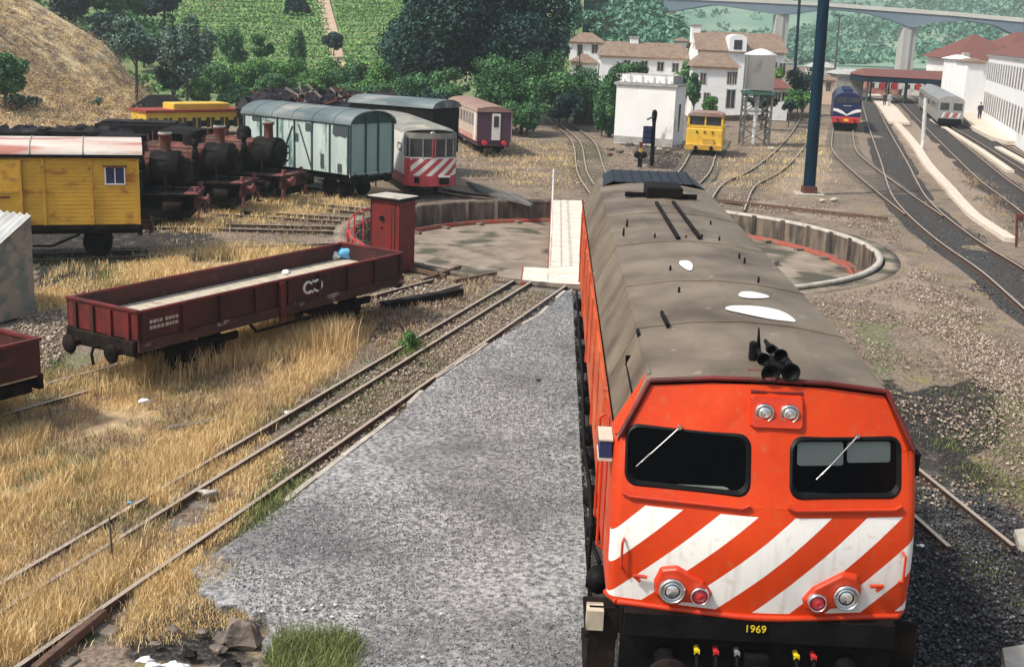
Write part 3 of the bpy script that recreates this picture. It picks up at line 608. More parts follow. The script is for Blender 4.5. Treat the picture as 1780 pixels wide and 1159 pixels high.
# grime speckle over both colours
t_ = n_.nodes.new('ShaderNodeTexNoise'); t_.inputs['Scale'].default_value = 11; t_.inputs['Detail'].default_value = 9; n_.links.new(tc_.outputs['Object'], t_.inputs['Vector'])
mr = n_.nodes.new('ShaderNodeMapRange'); n_.links.new(t_.outputs['Fac'], mr.inputs[0]); mr.inputs[1].default_value = .56; mr.inputs[2].default_value = .80; mr.inputs[4].default_value = .35
m2x = n_.nodes.new('ShaderNodeMixRGB'); n_.links.new(mr.outputs[0], m2x.inputs[0]); n_.links.new(mx.outputs[0], m2x.inputs[1]); m2x.inputs[2].default_value = (.35, .16, .08, 1)
mp_ = n_.nodes.new('ShaderNodeMapping'); mp_.inputs['Scale'].default_value = (9, 9, .7); n_.links.new(tc_.outputs['Object'], mp_.inputs[0]); t2_ = n_.nodes.new('ShaderNodeTexNoise'); t2_.inputs['Scale'].default_value = 1.2; t2_.inputs['Detail'].default_value = 7; n_.links.new(mp_.outputs[0], t2_.inputs['Vector'])
mr2 = n_.nodes.new('ShaderNodeMapRange'); n_.links.new(t2_.outputs['Fac'], mr2.inputs[0]); mr2.inputs[1].default_value = .52; mr2.inputs[2].default_value = .75; mr2.inputs[4].default_value = .25
m3x = n_.nodes.new('ShaderNodeMixRGB'); n_.links.new(mr2.outputs[0], m3x.inputs[0]); n_.links.new(m2x.outputs[0], m3x.inputs[1]); m3x.inputs[2].default_value = (.32, .06, .02, 1)
n_.links.new(m3x.outputs[0], b_.inputs['Base Color'])
rr9 = n_.nodes.new('ShaderNodeMapRange'); n_.links.new(t_.outputs['Fac'], rr9.inputs[0]); rr9.inputs[3].default_value = .25; rr9.inputs[4].default_value = .65; n_.links.new(rr9.outputs[0], b_.inputs['Roughness'])
def holed(mb, outer, inner, f3, N=64, back=0.0):
    # flat panel between an outer polygon and an inner hole, both given as (x, z)
    c = np.mean(inner, 0); ang = list(np.linspace(-PI, PI, N, endpoint=False))+[math.atan2(p[1]-c[1], p[0]-c[0]) for p in outer]+[math.atan2(p[1]-c[1], p[0]-c[0]) for p in inner]; ang = sorted(set(round(a, 5) for a in ang))
    def hitp(poly, a):
        d = np.array([math.cos(a), math.sin(a)]); best = None
        for i in range(len(poly)):
            p = np.array(poly[i])-c; q = np.array(poly[(i+1) % len(poly)])-c; e = q-p; det = d[0]*(-e[1])+e[0]*d[1]
            if abs(det) < 1e-12: continue
            t = (p[0]*(-e[1])+e[0]*p[1])/det; s_ = (d[0]*p[1]-d[1]*p[0])/det
            if t > 0 and -1e-4 <= s_ <= 1+1e-4 and (best is None or t > best): best = t
        return c+d*best
    O = [hitp(outer, a) for a in ang]; I_ = [hitp(inner, a) for a in ang]; k = len(ang)
    mb.add([f3(*p) for p in O]+[f3(*p) for p in I_], [(i, (i+1) % k, (i+1) % k+k, i+k) for i in range(k)])
XR = 1.47  # nose half width before the rounded corner
def weld(o, ang=.45):
    import bmesh
    bm = bmesh.new(); bm.from_mesh(o.data); bmesh.ops.remove_doubles(bm, verts=bm.verts, dist=.002); bmesh.ops.recalc_face_normals(bm, faces=bm.faces)
    for f in bm.faces: f.smooth = True
    for e in bm.edges:
        if len(e.link_faces) == 2 and e.calc_face_angle(0) > ang: e.smooth = False
    bm.to_mesh(o.data); bm.free(); return o
nose = MB()
wins = []
for s in (-1, 1):
    x0, x1 = (-1.44, -.21) if s < 0 else (.24, 1.38)
    wi = rrect(x0, x1, 2.84, 3.385, .12, 5); wins.append((s, x0, x1, wi))
    outer = [(s*.0, 2.72), (s*XR, 2.72), (s*XR, 3.27), (s*1.22, 3.80), (s*.6, 3.875), (0, 3.90)]
    holed(nose, outer, wi, lambda x, z: FP(x, z))
    # lower panel, in strips so that it follows the profile
    zs = [1.56, 1.75, 1.95, 2.1, 2.25, 2.4, 2.55, 2.72]
    for a, c in zip(zs[:-1], zs[1:]):
        for j in range(6):
            xa, xb = s*XR*j/6, s*XR*(j+1)/6; nose.quad(FP(xa, a), FP(xb, a), FP(xb, c), FP(xa, c))
    # rounded corner from the nose to the side
    zz = [1.56, 1.75, 1.95, 2.1, 2.25, 2.4, 2.55, 2.72, 3.0, 3.27]
    for a, c in zip(zz[:-1], zz[1:]):
        q = []
        for z in (a, c):
            p = FP(s*XR, z); q.append([(s*(XR+.11*math.sin(t)), p[1]+.13*(1-math.cos(t)), z) for t in np.linspace(0, PI/2, 5)]+[(s*(XR+.115), .35, z)])
        for j in range(5): nose.quad(q[0][j], q[0][j+1], q[1][j+1], q[1][j])
    # corner above the eave
    nose.add([FP(s*XR, 3.27), (s*(XR+.11), FP(s*XR, 3.27)[1]+.13, 3.27), FP(s*1.22, 3.80), (s*(XR+.115), .35, 3.27), (s*1.26, .35, 3.84)], [(0, 1, 2), (1, 3, 4, 2)])
weld(nose.build('nose', 'nosepaint', LO))
# rolled lip below the nose and gutter above
lip = MB(); P_ = [FP(x, 1.55, .015) for x in np.linspace(-XR, XR, 15)]; P_ = [(-1.585, -.25, 1.555)]+P_+[(1.585, -.25, 1.555)]
lip.path(P_, .035).build('lower_lip', 'orange', LO)
for i, (s, x0, x1, wi) in enumerate(wins):
    g = MB().poly([FP(x, z, -.035) for x, z in wi]).build('windscreen', 'windowglass', LO)
    fr_ = MB(); k = len(wi); cxy = np.mean(wi, 0)
    def grow(f_, d): return [FP(cxy[0]+(x-cxy[0])*(1+f_/abs(x1-x0)*2), cxy[1]+(z-cxy[1])*(1+f_/.55*2), d) for x, z in wi]
    a_, b2_, c_ = grow(.028, .0), grow(.004, .022), grow(-.022, -.03)
    fr_.add(a_+b2_+c_, [(i_, (i_+1) % k, (i_+1) % k+k, i_+k) for i_ in range(k)]+[(i_+k, (i_+1) % k+k, (i_+1) % k+2*k, i_+2*k) for i_ in range(k)]); fr_.build('window_seal', 'rubber', g)
    xa = (-.92, .92)[i]; wp = MB(); p0 = np.array(FP(xa, 3.43, .05)); p1 = np.array(FP(xa-.38, 3.06, .045)); wp.tube(p0, p1, .009, .006, 6); wp.tube(FP(xa, 3.43, 0), FP(xa, 3.43, .06), .025, n=8); wp.tube(p0*.15+p1*.85+[.03, 0, .04], p1+[-.05, 0, -.05], .007, n=6)
    wp.build('wiper', 'chrome', LO)
    rl_ = MB().path([FP(x0-.04, 2.75, .03), FP(x0+.04, 2.72, .035), FP(x1-.05, 2.72, .035), FP(x1+.02, 2.75, .03)], .022).build('ledge_moulding', 'orange', LO)
# windscreen of the right hand cab window: two pale sun blinds inside
m = MT['windowglass']
gl = bpy.data.materials.new('cabglass'); MT['cabglass'] = gl; gl.use_nodes = True; q = gl.node_tree; q.nodes.remove(q.nodes['Principled BSDF'])
tr = q.nodes.new('ShaderNodeBsdfTransparent'); tr.inputs[0].default_value = (.62, .66, .66, 1); gs = q.nodes.new('ShaderNodeBsdfGlossy'); gs.inputs['Roughness'].default_value = .05; fn = q.nodes.new('ShaderNodeFresnel'); fn.inputs[0].default_value = 1.18
ms = q.nodes.new('ShaderNodeMixShader'); q.links.new(fn.outputs[0], ms.inputs[0]); q.links.new(tr.outputs[0], ms.inputs[1]); q.links.new(gs.outputs[0], ms.inputs[2]); q.links.new(ms.outputs[0], q.nodes['Material Output'].inputs[0])
for o in LO.children:
    if o.name.startswith('windscreen'): o.data.materials[0] = gl
cab = MB(); cab.quad((-1.4, 1.6, 1.9), (1.4, 1.6, 1.9), (1.4, 1.6, 3.7), (-1.4, 1.6, 3.7)).quad((-1.4, -.2, 2.0), (1.4, -.2, 2.0), (1.4, 1.6, 2.0), (-1.4, 1.6, 2.0)).quad((-1.4, .2, 3.6), (1.4, .2, 3.6), (1.4, 1.6, 3.6), (-1.4, 1.6, 3.6))
cab.box(-.1, .1, 1.2, 1.5, 2, 3.3); cab.build('cab_interior', 'cabdark', LO)
MB().cbox(-1.3, -.3, -.35, .05, 2.3, 2.72, .04).cbox(.35, 1.25, -.35, .05, 2.3, 2.70, .04).build('control_desk', 'cabgrey', LO)
for (a, c) in ((.30, .79), (.83, 1.30)): MB().add([FP(x, z, -.05) for x, z in rrect(a, c, 3.12+(c-.8)*.05, 3.345, .03, 3)], [tuple(range(16))]).build('sun_blind', 'cabgrey', LO)
MB().box(.55, .95, .45, .9, 2.0, 2.75).cbox(.52, .98, .85, .95, 2.6, 3.15, .05).build('driver_seat', 'black', LO)
# roof
rf = MB(); TH = .13
def crown(y): return 3.97+.08*min(1, max(0, y/2.0))
ysn = [fy(3.9)+0.02, 1.0, 2.05, 6, 11, 17.2, LL]
def sec(y, first=False):
    e = 3.86+.05*min(1, max(0, y/2.0)); cr = crown(y)
    ps = [(-EW-.03, 3.24), (-EW, 3.29), (-TW, e), (-.6, e+.75*(cr-e)), (0, cr), (.6, e+.75*(cr-e)), (TW, e), (EW, 3.29), (EW+.03, 3.24)]
    return ps
V_ = []; 
for j, y in enumerate(ysn):
    for (x, z) in sec(y):
        yy = y
        if j == 0: yy = FP(x, z)[1]-.015
        V_.append((x, yy, z))
k = 9; rf.add(V_, [(j*k+i, j*k+i+1, (j+1)*k+i+1, (j+1)*k+i) for j in range(len(ysn)-1) for i in range(k-1)])
rf.poly([(x, LL, z) for x, z in sec(LL)]); rf.build('roof', 'roofbrown', LO)
gt = MB(); gt.path([FP(x, z, .03) for x, z in ((-EW, 3.29), (-TW, 3.85), (-.6, 3.93), (0, 3.955), (.6, 3.93), (TW, 3.85), (EW, 3.29))], .028, 8).build('roof_gutter', 'wagonred_end', LO)
# seams and ridges on the roof
for x in (-.87,): MB().beam((x, 2.2, 3.955), (x, 11, 3.955), .025, .02).build('roof_seam', 'roofbrown', LO)
for y in (2.1, 4.6, 7.9, 11.2): MB().path([(x, y, z+.006) for x, z in sec(y)[1:8]], .014, 6).build('roof_rib', 'roofbrown', LO)
for s in (-1, 1): MB().beam((s*TW, .2, 3.875), (s*TW, LL, 3.885), .035, .02).build('roof_edge_strip', 'roofbrown', LO)
# thin white patches laid on the roof
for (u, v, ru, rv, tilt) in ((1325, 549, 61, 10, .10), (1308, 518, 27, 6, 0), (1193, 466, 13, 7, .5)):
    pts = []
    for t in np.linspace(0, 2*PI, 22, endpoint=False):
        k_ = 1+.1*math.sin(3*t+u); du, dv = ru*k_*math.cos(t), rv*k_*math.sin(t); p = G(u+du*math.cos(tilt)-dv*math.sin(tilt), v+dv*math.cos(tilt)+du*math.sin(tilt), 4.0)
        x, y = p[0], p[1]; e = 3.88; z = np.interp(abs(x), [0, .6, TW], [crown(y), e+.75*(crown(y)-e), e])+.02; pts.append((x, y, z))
    c_ = tuple(np.mean(pts, 0)+[0, 0, .012]); MB().add(pts+[c_], [(i, (i+1) % 22, 22) for i in range(22)]).build('white_patch', 'whitepaint', LO)
# rear grille, exhaust box with bars and long rails
gr = MB(); 
def roofpt(u, v, z): return G(u, v, z)
gr.add([(-1.18, 16.0, 3.93), (-.95, 16.0, 4.04), (.95, 16.0, 4.04), (1.2, 16.0, 3.93), (-1.10, 17.75, 4.02), (-.92, 17.75, 4.13), (.90, 17.75, 4.13), (1.12, 17.75, 3.98), (-1.18, 17.8, 3.7), (1.2, 17.8, 3.7)], [(0, 1, 5, 4), (1, 2, 6, 5), (2, 3, 7, 6), (4, 5, 6, 7, 9, 8)])
gr.build('radiator_grille', 'radiator', LO)
for i in range(9): MB().beam((-.92+i*.23, 16.02, 4.05), (-.90+i*.225, 17.74, 4.14), .02, .03).build('grille_bar', 'radiator', LO)
MB().cbox(-.36, .40, 13.3, 14.3, 3.95, 4.28, .03).build('exhaust_box', 'sootblack', LO)
MB().box(-.80, -.365, 13.5, 13.62, 4.02, 4.12).box(.405, .72, 13.5, 13.62, 4.02, 4.12).build('exhaust_arm', 'sootblack', LO)
for (qa, qb) in (((1179, 414), (1141, 352)), ((1217, 414), (1170, 351))): MB().beam(tuple(G(*qa, 4.07)), tuple(G(*qb, 4.07)), .06, .05).build('roof_rail', 'sootblack', LO)
for (u, v) in ((1138, 415), (1192, 418), (1220, 416), (1285, 450), (1294, 458), (1165, 472), (1318, 492), (1180, 510), (1235, 392), (1090, 390), (1084, 405), (1250, 420)):
    p = G(u, v, 4.0); MB().tube((p[0], p[1], 3.95), (p[0], p[1], 4.09), .022, .014, 8).build('lifting_lug', 'black', LO)
MB().beam(tuple(G(1150, 543, 4.0)), tuple(G(1161, 566, 4.0)), .035, .05).build('roof_hook', 'black', LO)
MB().beam(tuple(G(1108, 574, 3.9)), tuple(G(1111, 584, 3.9)), .03, .05).build('roof_hook', 'black', LO)
# horns and antenna
hz = 4.02; hn = thing
mbh = MB(); HB = np.array([.12, .45, hz])
mbh.cbox(.0, .3, .1, .6, 3.90, 4.05, .02); mbh.build('horn_base', 'black', LO)
for (dx, dy, r_, l_, dz_) in ((-.075, -.06, .10, .5, .04), (.13, -.06, .10, .62, .06), (-.12, .16, .07, .42, .13), (.06, .18, .075, .36, .17), (-.02, .30, .05, .4, .2)):
    MB().lathe((.06+dx, -.06+dy, 3.99+dz_), [(.02, l_), (.03, .16), (.055, .06), (r_, 0), (r_*.96, -.004), (r_*.8, .02), (.02, .07)], 18, axis=1).build('horn', 'black', LO)
MB().tube((-.02, .62, 3.98), (-.05, .60, 4.34), .035, .008, 8).cbox(-.14, -.06, .50, .60, 4.0, 4.20, .02).build('antenna', 'black', LO)
# headlights on the brow
def lamp(par, x, z, r, glass, rim='chrome', hood=False, name='headlight'):
    y0 = FP(x, z)[1]; h = MB().lathe((x, y0, z), [(r*1.18, .06), (r*1.22, -.05), (r*1.12, -.075), (r, -.07), (r*.97, -.03)], 24, axis=1).build(name, rim, par)
    MB().lathe((x, y0, z), [(r*.98, -.03), (r*.8, -.055), (r*.45, -.07), (.001, -.075)], 24, axis=1).build('lens', glass, h)
    if rim == 'chrome':
        MB().lathe((x, y0, z), [(r*.52, -.078), (r*.52, -.07), (r*.46, -.07), (r*.46, -.078), (r*.52, -.078)], 20, axis=1).build('lens_ring', 'steel', h)
bx = MB(); 
pl = [FP(x, z, .05) for x, z in rrect(-.19, .33, 3.50, 3.79, .03, 3)]; pb = [FP(x, z, -.01) for x, z in rrect(-.21, .35, 3.48, 3.81, .03, 3)]
bx.add(pl+pb, [tuple(range(16))]+[(i, (i+1) % 16, (i+1) % 16+16, i+16) for i in range(16)]).build('headlight_box', 'orange', LO)
bk = MB(); bk.add([FP(-.2, 3.83, .02), FP(.34, 3.83, .02), (.34, .2, 3.98), (-.2, .2, 3.98), FP(-.2, 3.79, .0), FP(.34, 3.79, .0)], [(0, 1, 2, 3), (0, 4, 5, 1)]).build('lamp_bracket', 'wagonred_end', LO)
for x in (-.065, .195): lamp(LO, x, 3.64, .082, 'lampglass')
# lower lamp pods
for (xw, xr, zw, zr) in ((-.925, -.645, 1.80, 1.78), (.86, .56, 1.83, 1.78)):
    s = 1 if xw > 0 else -1; pod = MB(); mid = (xw+xr)/2
    outl = [(xw-s*(-.17), zw-.12), (xw+s*.19, zw+.05), (xw+s*.13, zw+.22), (xw-s*.04, zw+.26), (xr-s*.05, zr+.14), (xr-s*.15, zr), (xr-s*.10, zr-.13), (xw, zw-.17)]
    k = len(outl); cc = np.mean(outl, 0); fr1 = [FP(x, z, .055) for x, z in [(cc[0]+(x-cc[0])*.88, cc[1]+(z-cc[1])*.86) for x, z in outl]]; bk1 = [FP(x, z, -.01) for x, z in outl]
    pod.add(fr1+bk1, [tuple(range(k))]+[(i, (i+1) % k, (i+1) % k+k, i+k) for i in range(k)]); po = pod.build('lamp_pod', 'orange', LO, bevel=.02)
    def lamp2(x, z, r, gl_, nm):
        y0 = FP(x, z)[1]-.05; h = MB().lathe((x, y0, z), [(r*1.15, .05), (r*1.2, -.05), (r*1.12, -.085), (r, -.08), (r*.97, -.03)], 26, axis=1).build(nm, 'chrome', LO)
        MB().lathe((x, y0, z), [(r*.98, -.03), (r*.75, -.06), (.001, -.07)], 24, axis=1).build('lens', gl_, h)
        if nm == 'headlight': MB().lathe((x, y0, z), [(r*.7, -.068), (r*.7, -.055), (r*.62, -.055), (r*.62, -.068), (r*.7, -.068)], 22, axis=1).build('lens_ring', 'black', h)
    lamp2(xw, zw, .115, 'lampglass', 'headlight'); lamp2(xr, zr, .082, 'redglass', 'tail_light')
    MB().path([FP(xw+s*.26, zw+.10, .05), FP(xw+s*.40, zw+.10, .05), FP(xw+s*.33, zw+.04, .045)], .02).build('cable_clamp', 'orange', LO)
for s in (-1, 1):
    MB().path([FP(s*1.44, 2.28, .01), FP(s*1.46, 2.25, .07), FP(s*1.46, 1.98, .07), FP(s*1.44, 1.95, .01)], .014).build('grab_handle', 'orange', LO)
# lettering on the buffer beam
tx = bpy.data.curves.new('number', 'FONT'); tx.body = '1969'; tx.size = .115; tx.align_x = 'CENTER'; tx.extrude = .004; to = bpy.data.objects.new('t', tx); COL.objects.link(to)
bpy.context.view_layer.update(); me = bpy.data.meshes.new_from_object(to); bpy.data.objects.remove(to); me.materials.clear(); me.materials.append(MT['yellowpaint'])
no = bpy.data.objects.new('number', me); COL.objects.link(no); no.parent = LO; no.rotation_euler = (PI/2, 0, 0); no.location = (-.04, -.705, 1.40)
# sides
for s in (-1, 1):
    mb = MB(); mb.quad((s*(XR+.115), .35, 1.56), (s*(XR+.115), LL, 1.56), (s*(XR+.115), LL, 3.27), (s*(XR+.115), .35, 3.27)); sd = mb.build('side_wall', 'orange_side', LO)
    for i in range(9):
        y_ = 2.2+i*1.75; MB().box(*( (-1.605, -1.585) if s < 0 else (1.585, 1.605)), y_, y_+1.2, 2.0, 3.1).build('side_louvre', 'orange_side', sd)
    for y_ in (1.75, 5.4, 9.0, 12.6, 16.2): MB().beam((s*1.6, y_, 1.58), (s*1.6, y_, 3.24), .05, .03).build('side_rib', 'orange_side', sd)
    MB().box(*((-1.60, -1.588) if s < 0 else (1.588, 1.60)), .75, 1.45, 1.6, 3.2).build('cab_door', 'orange', LO)
    sw = MB().box(*((-1.73, -1.60) if s < 0 else (1.59, 1.64)), -.06, .35, 3.00, 3.19).build('side_window', 'bluewhite' if s < 0 else 'black', LO)
    MB().box(*((-1.74, -1.59) if s < 0 else (1.59, 1.645)), -.07, .37, 3.192, 3.21).box(*((-1.74, -1.59) if s < 0 else (1.59, 1.645)), -.07, .37, 2.97, 2.998).build('frame', 'trough' if s < 0 else 'black', sw)
    for y_ in (.66, 1.52): MB().path([(s*1.60, y_, 3.0), (s*1.66, y_, 2.95), (s*1.66, y_, 1.7), (s*1.60, y_, 1.65)], .016).build('handrail', 'orange', LO)
    # underside equipment
    mb = MB().box(s*1.28 if s > 0 else -1.5, s*1.5 if s > 0 else -1.28, .2, 17.4, 1.3, 1.555); mb.build('sole_bar', 'black', LO)
    st = MB().box(*((-1.78, -1.42) if s < 0 else (1.42, 1.78)), -.15, .75, .95, 1.0).box(*((-1.78, -1.44) if s < 0 else (1.44, 1.78)), -.15, .75, .55, .6); st.build('cab_step', 'grime', LO)
    if s < 0: MB().box(-1.78, -1.60, -.42, -.20, 1.18, 1.40).build('step_plate', 'planks', LO)
    MB().beam((s*1.6, -.3, .5), (s*1.6, -.3, 1.4), .3, .05).build('step_hanger', 'grime', LO)
    for bi, yb in enumerate((3.1, 14.4)):
        bg_ = MB().box(*((-1.32, -1.2) if s < 0 else (1.2, 1.32)), yb-2.3, yb+2.3, .55, .85)
        for dy in (-1.7, 0, 1.7): bg_.cbox(*((-1.42, -1.25) if s < 0 else (1.25, 1.42)), yb+dy-.17, yb+dy+.17, .3, .72, .03)
        for dy in (-.85, .85):
            for kk in range(4): bg_.lathe((s*1.3, yb+dy, .5+kk*.08), [(.1, 0), (.13, .02), (.13, .05), (.1, .07)], 10)
        bo = bg_.build('bogie', 'grime', LO)
        for dy in (-1.7, 0, 1.7):
            MB().lathe((s*.84, yb+dy, .5), [(.05, .17*s), (.12, .16*s), (.42, .09*s), (.5, .1*s), (.5, -.05*s), (.54, -.07*s), (.54, -.09*s), (.05, -.09*s)], 28, axis=0).build('wheel', 'grime', bo)
    for i in range(12): MB().lathe((s*1.60, .9+i*1.3, 1.15+.1*(i % 2)), [(.01, -.14), (.13, -.13), (.14, 0), (.13, .13), (.01, .14)], 12, axis=1).build('air_tank', 'black', LO)
    MB().cbox(*((-1.5, -1.0) if s < 0 else (1.0, 1.5)), 6.4, 11.2, .35, 1.25, .08).build('fuel_tank', 'black', LO)
    pi_ = MB().path([(s*1.62, .6, 1.5), (s*1.68, 1.4, 1.38), (s*1.66, 3.0, 1.42), (s*1.7, 5, 1.36), (s*1.66, 9, 1.4), (s*1.66, 16, 1.4)], .03).path([(s*1.7, 1.2, 1.7), (s*1.72, 1.2, .9)], .02); pi_.build('brake_pipe', 'black', LO)
MB().box(-1.58, 1.58, LL-.03, LL, 1.56, 3.3).build('rear_wall', 'orange', LO)
bb = MB().box(-1.42, 1.42, -.55, -.45, .75, 1.53).box(-1.3, 1.3, -.45, 17.3, 1.0, 1.3).box(-1.40, 1.40, -.68, -.55, 1.28, 1.535); bb.build('buffer_beam', 'black', LO)
for s in (-1, 1):
    b0 = MB().tube((s*.95, -.5, 1.02), (s*.95, -.95, 1.02), .11, n=16).tube((s*.95, -.9, 1.02), (s*.95, -1.08, 1.02), .07, n=12); bo = b0.build('buffer', 'black', LO)
    MB().lathe((s*.95, -1.1, 1.02), [(.02, -.05), (.12, -.045), (.22, -.02), (.235, 0), (.235, .03), (.05, .05)], 28, axis=1).build('buffer_head', 'grime', bo)
MB().box(-.12, .12, -.75, -.5, .9, 1.12).tube((0, -.95, 1.0), (0, -.7, 1.0), .05).path([(0, -.95, 1.0), (-.02, -1.02, .85), (0, -1.0, .6)], .04).build('coupling_hook', 'black', LO)
for x, mm in ((-.62, 'yellowpaint'), (-.42, 'redpaint'), (.42, 'yellowpaint'), (.6, 'redpaint'), (-.2, 'steel')):
    h = MB().path([(x, -.56, 1.12), (x, -.70, 1.1), (x, -.76, .95), (x+.03, -.74, .6), (x+.1, -.7, .45)], .025, 8).build('brake_hose', 'rubber', LO); MB().tube((x, -.57, 1.13), (x, -.66, 1.13), .03, n=8).box(x-.028, x+.028, -.69, -.66, 1.10, 1.15).build('cock', mm, h)
MB().add([(-1.4, -.72, .32), (1.4, -.72, .32), (1.4, -.5, .74), (-1.4, -.5, .74)], [(0, 1, 2, 3)]).build('snow_guard', 'black', LO)

# ================================================================== WAGONS
def fitveh(x, y, hdeg): return (x, y, 0), -math.radians(hdeg)
def wheelset(par, y, r=.38, g=.52, mt='grime', zc=None):
    zc = r if zc is None else zc; w_ = MB().tube((-g-.25, y, zc), (g+.25, y, zc), .06, n=10)
    for s in (-1, 1): w_.lathe((s*g, y, zc), [(.06, .12*s), (r*.75, .06*s), (r*.8, .09*s), (r*.97, .09*s), (r*.97, -.03*s), (r*1.06, -.05*s), (r*1.06, -.07*s), (.06, -.05*s)], 22, axis=0)
    for s in (-1, 1): w_.cbox(s*(g+.24)-.09, s*(g+.24)+.09, y-.13, y+.13, zc-.12, zc+.16, .02)
    for s in (-1, 1):
        for k in range(3): w_.box(s*(g+.24)-.045, s*(g+.24)+.045, y-.5+k*.1, y+.5-k*.1, zc+.17+k*.022, zc+.19+k*.022)
    return w_.build('wheelset', mt, par)
def bufset(par, W, L, z, mt='grime', y0=True, y1=True, off=.62):
    for yy, d, on in ((0, -1, y0), (L, 1, y1)):
        if not on: continue
        for s in (-1, 1):
            b_ = MB().tube((s*off, yy, z), (s*off, yy+d*.3, z), .075, n=12).lathe((s*off, yy+d*.3, z), [(.02, .1*d), (.14, .09*d), (.2, .05*d), (.2, .02*d), (.04, 0)], 18, axis=1); b_.build('buffer', mt, par)
        MB().path([(0, yy, z), (0, yy+d*.25, z), (0, yy+d*.3, z-.12), (.02, yy+d*.28, z-.35)], .03).build('coupling', mt, par)
def logo(par, cx, cy, cz, s, side, m_='whitepaint', w_=.028):
    # twin hooked emblem on a side wall facing +X (side 1) : letters run along Y
    mb = MB()
    def P3(a, b2): return (cx, cy+side*a*s, cz+b2*s)
    def band(pts):
        for a, b2 in zip(pts[:-1], pts[1:]):
            mb.beam(P3(*a), P3(*b2), w_, w_*1.1)
    c1 = [(-.15+.42*math.cos(t)*.9-.25, .33*math.sin(t)) for t in np.linspace(.6, 2*PI-.9, 12)]; c1.append((.02, -.33))
    c2 = [(.15-.42*math.cos(t)*.9+.30, -.33*math.sin(t)) for t in np.linspace(.6, 2*PI-.9, 12)]; c2.append((.02, .33))
    band(c1); band(c2); return mb.build('emblem', m_, par)

# --- long red low sided wagon in the grass
loc, rz = fitveh(-11.40, 11.48, 29.1); FW, FL = 2.1, 8.91
fwg = thing('flat_wagon', 'long rusty red open wagon with low sides and plank floor, in the dry grass', 'wagon', loc, rz)
h = FW/2; Z0, Z1 = 1.10, 1.60
MB().box(-h+.04, h-.04, .04, FL-.04, Z0-.03, Z0+.13).build('floor', 'planks', fwg)
for s in (-1, 1):
    sd = MB()
    if s > 0: sd.box(h-.04, h, 0, FL, Z0-.06, Z1)
    else: sd.box(-h, -h+.04, 0, FL, Z0-.06, Z1)
    o = sd.build('side_board', 'wagonred', fwg)
    mb = MB().box(*((h-.06, h+.025) if s > 0 else (-h-.025, -h+.06)), -.02, FL+.02, Z1, Z1+.05); mb.build('top_rail', 'wagonred_end', o)
    for i in range(9): y_ = .12+i*(FL-.24)/8; MB().box(*((h+.001, h+.05) if s > 0 else (-h-.05, -h-.001)), y_-.04, y_+.04, Z0-.12, Z1-.01).build('stanchion', 'wagonred', o)
    MB().box(*((h-.01, h+.03) if s > 0 else (-h-.03, -h+.01)), -.02, FL+.02, Z0-.30, Z0-.07).build('sole_bar', 'solebar', fwg)
    for y_ in (FL*.47,): MB().box(*((h+.03, h+.10) if s > 0 else (-h-.10, -h-.03)), y_-.08, y_+.08, Z0-.45, Z1).build('side_bracket', 'wagonred_end', o)
for e, y_ in enumerate((0, FL)):
    d = -1 if e == 0 else 1; o = MB().box(-h, h, *sorted((y_, y_-d*.04)), Z0-.06, Z1+.03).build('end_board', 'wagonred_end' if e == 0 else 'wagonred', fwg)  # near end brighter red than the sides: sun and shade painted into the reds
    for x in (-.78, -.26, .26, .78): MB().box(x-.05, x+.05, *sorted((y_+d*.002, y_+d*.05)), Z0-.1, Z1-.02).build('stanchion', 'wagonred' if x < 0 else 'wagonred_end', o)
    MB().box(-h, h, *sorted((y_-d*.06, y_+d*.04)), Z1+.03, Z1+.07).build('top_rail', 'wagonred_end', o)
    MB().cbox(-h+.05, h-.05, *sorted((y_, y_+d*.1)), Z0-.38, Z0-.07, .02).build('headstock', 'grime', fwg)
for y_ in (1.6, 2.5, 6.4, 7.3): wheelset(fwg, y_, .36)
MB().box(-.55, .55, .2, FL-.2, Z0-.3, Z0-.1).box(-.78, -.7, 1.0, 3.1, .45, .62).box(.7, .78, 1.0, 3.1, .45, .62).box(-.78, -.7, 5.9, 7.9, .45, .62).box(.7, .78, 5.9, 7.9, .45, .62).build('underframe', 'grime', fwg)
MB().path([(h-.02, 3.2, Z0-.3), (h-.1, 3.5, .55), (h-.1, 5.4, .55), (h-.02, 5.7, Z0-.3)], .035).build('truss_rod', 'grime', fwg)
bufset(fwg, FW, FL, .78)
logo(fwg, h+.014, FL*.595, Z0+.22, .40, 1, 'litter_white', .042)
tp = MB()
for k, (a, c) in enumerate(((.3, .62), (.72, 1.0))):
    for j in range(2):
        yy = a
        while yy < c: l_ = random.uniform(.04, .09); tp.box(h+.003, h+.009, yy, yy+l_, Z0+.28-j*.12-.035, Z0+.28-j*.12+.035); yy += l_+.025
tp.build('side_lettering', 'concrete', fwg)
